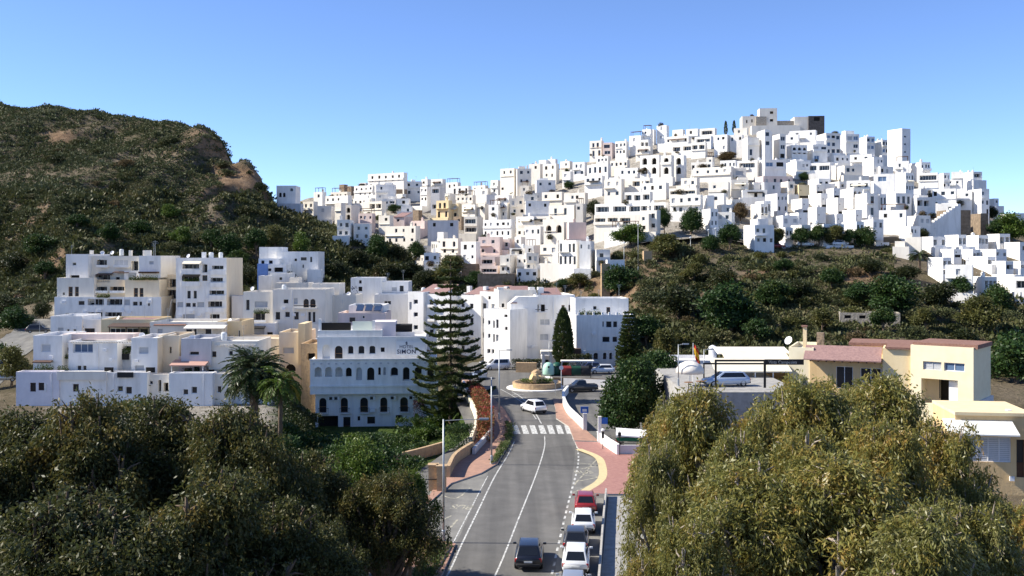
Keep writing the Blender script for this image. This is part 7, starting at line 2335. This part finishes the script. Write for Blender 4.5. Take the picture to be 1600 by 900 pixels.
# recycling containers on the upper street
def container(label, u, m, shape, D=159.5, s=1.0):
    t = thing('recycling_container', label, 'container', ((u - UC) / F * D, D, 1.31), 0, 'containers on the upper street')
    b = MB()
    if shape == 'bell':
        b.lathe([(.72, .1), (.8, .3), (.78, 1.1), (.62, 1.55), (.3, 1.78), (.05, 1.82)], 16); o = b.build('shell', m, t, smooth=True)
        b = MB(); b.lathe([(.6, 0), (.6, .1)], 14); b.build('foot', BP, t)
        b = MB(); b.tube([(0, -.79, 1.25), (0, -.7, 1.25)], [.14, .14], 12); b.build('opening', BK, t)
    else:
        b.box(-.75, .75, -.5, .5, .12, 1.2); o = b.build('tub', m, t); bevelled(o.data, .06)
        b = MB(); b.add([(-.78, -.55, 1.2), (.78, -.55, 1.2), (.78, .55, 1.3), (-.78, .55, 1.3), (-.7, -.3, 1.45), (.7, -.3, 1.45), (.7, .45, 1.5), (-.7, .45, 1.5)], [(3, 2, 1, 0), (4, 5, 6, 7), (0, 1, 5, 4), (1, 2, 6, 5), (2, 3, 7, 6), (3, 0, 4, 7)]); b.build('lid', m, t)
        for sx_ in (-.6, .6):
            b = MB(); b.tube([(sx_, -.4, .08), (sx_ + .06, -.4, .08)], [.09, .09], 8); b.build('wheel', RU, t)
    t.scale = (s, s, s)
    return t


container('pale green bell-shaped glass recycling container', 857, mat('mint_plastic', (.36, .58, .47), .5), 'bell', 160, 1.15)
container('dark green recycling bell beside the pale green bell', 870, mat('dark_green_plastic', (.015, .08, .05), .5), 'bell', 161, 1.1)
container('dark red wheeled refuse container', 885, mat('wine_plastic', (.2, .03, .025), .5), 'tub', 160)
container('dark green wheeled refuse container right of the red container', 900, mat('bottle_green', (.01, .05, .03), .5), 'tub', 160)
container('black wheeled refuse container right of the green container', 915, BP, 'tub', 160)
t = thing('canopy', 'pale canopy roof over the refuse containers', 'canopy', ((902 - UC) / F * 162, 162, 1.3))
b = MB(); b.box(-2.6, 2.6, -.8, .9, 2.0, 2.2); b.build('roof', OW, t)
for sx_ in (-2.4, 2.4):
    b = MB(); b.box(sx_ - .07, sx_ + .07, .6, .74, 0, 2.0); b.build('post', FW, t)

# hut, orange stone block above the slope
bld('hut', 'low white hut beside the bare path above the scrub', 'hut', 232, [(949, 406, 976, 418, 0, 4, W, [])])
bld('stone_block', 'square orange-brown stone base below the white hut', 'wall', 228, [(940, 412, 953, 432, 0, 2.5, HS, [])])
bld('stone_block', 'pale stone block at the head of the bare path', 'wall', 236, [(1006, 392, 1019, 402, 0, 2.5, HS, [])])

# ------------------------------------------------------------------ light, sky, camera
SUN = Vector((-1.0, 0.03, 0)).normalized()
EL = 38.0
sv = Vector((SUN.x * math.cos(R(EL)), SUN.y * math.cos(R(EL)), math.sin(R(EL))))
ld = bpy.data.lights.new('sun', 'SUN')
ld.energy = 4.0
ld.angle = R(0.53)
ld.color = (1.0, 0.935, 0.82)
lo_ = obj('sun', ld)
lo_.rotation_euler = sv.to_track_quat('Z', 'Y').to_euler()
w = bpy.data.worlds.new('World')
scene.world = w
w.use_nodes = True
nt = w.node_tree
bg = nt.nodes['Background']
sky = nt.nodes.new('ShaderNodeTexSky')
sky.sky_type = 'NISHITA'
sky.sun_disc = False
sky.sun_elevation = R(EL)
sky.sun_rotation = math.atan2(SUN.x, SUN.y)
sky.altitude = 4000
sky.air_density = 1.0
sky.dust_density = 0.0
sky.ozone_density = 6.5
tint = nt.nodes.new('ShaderNodeMix')
tint.data_type = 'RGBA'
tint.blend_type = 'MULTIPLY'
tint.inputs['Factor'].default_value = 1.0
tint.inputs['B'].default_value = (1.0, 0.915, 0.93, 1)
nt.links.new(sky.outputs[0], tint.inputs['A'])
nt.links.new(tint.outputs['Result'], bg.inputs['Color'])
bg.inputs['Strength'].default_value = 0.110

cd = bpy.data.cameras.new('camera')
cam = obj('camera', cd)
cam.location = (0, 0, CH)
cam.rotation_euler = (R(90), 0, 0)
cd.sensor_width = 36
cd.lens = 36.0 * F / 1600
cd.shift_y = -(450 - VH) / 1600
cd.clip_start = 0.5
cd.clip_end = 12000
scene.camera = cam
scene.view_settings.view_transform = 'Standard'
scene.view_settings.look = 'None'
scene.view_settings.exposure = 1.2
scene.view_settings.gamma = 1.0
scene.view_settings.use_curve_mapping = False
scene.cycles.max_bounces = 7
scene.cycles.diffuse_bounces = 5
scene.cycles.glossy_bounces = 2
scene.cycles.transmission_bounces = 2
scene.cycles.transparent_max_bounces = 4
scene.cycles.use_denoising = True
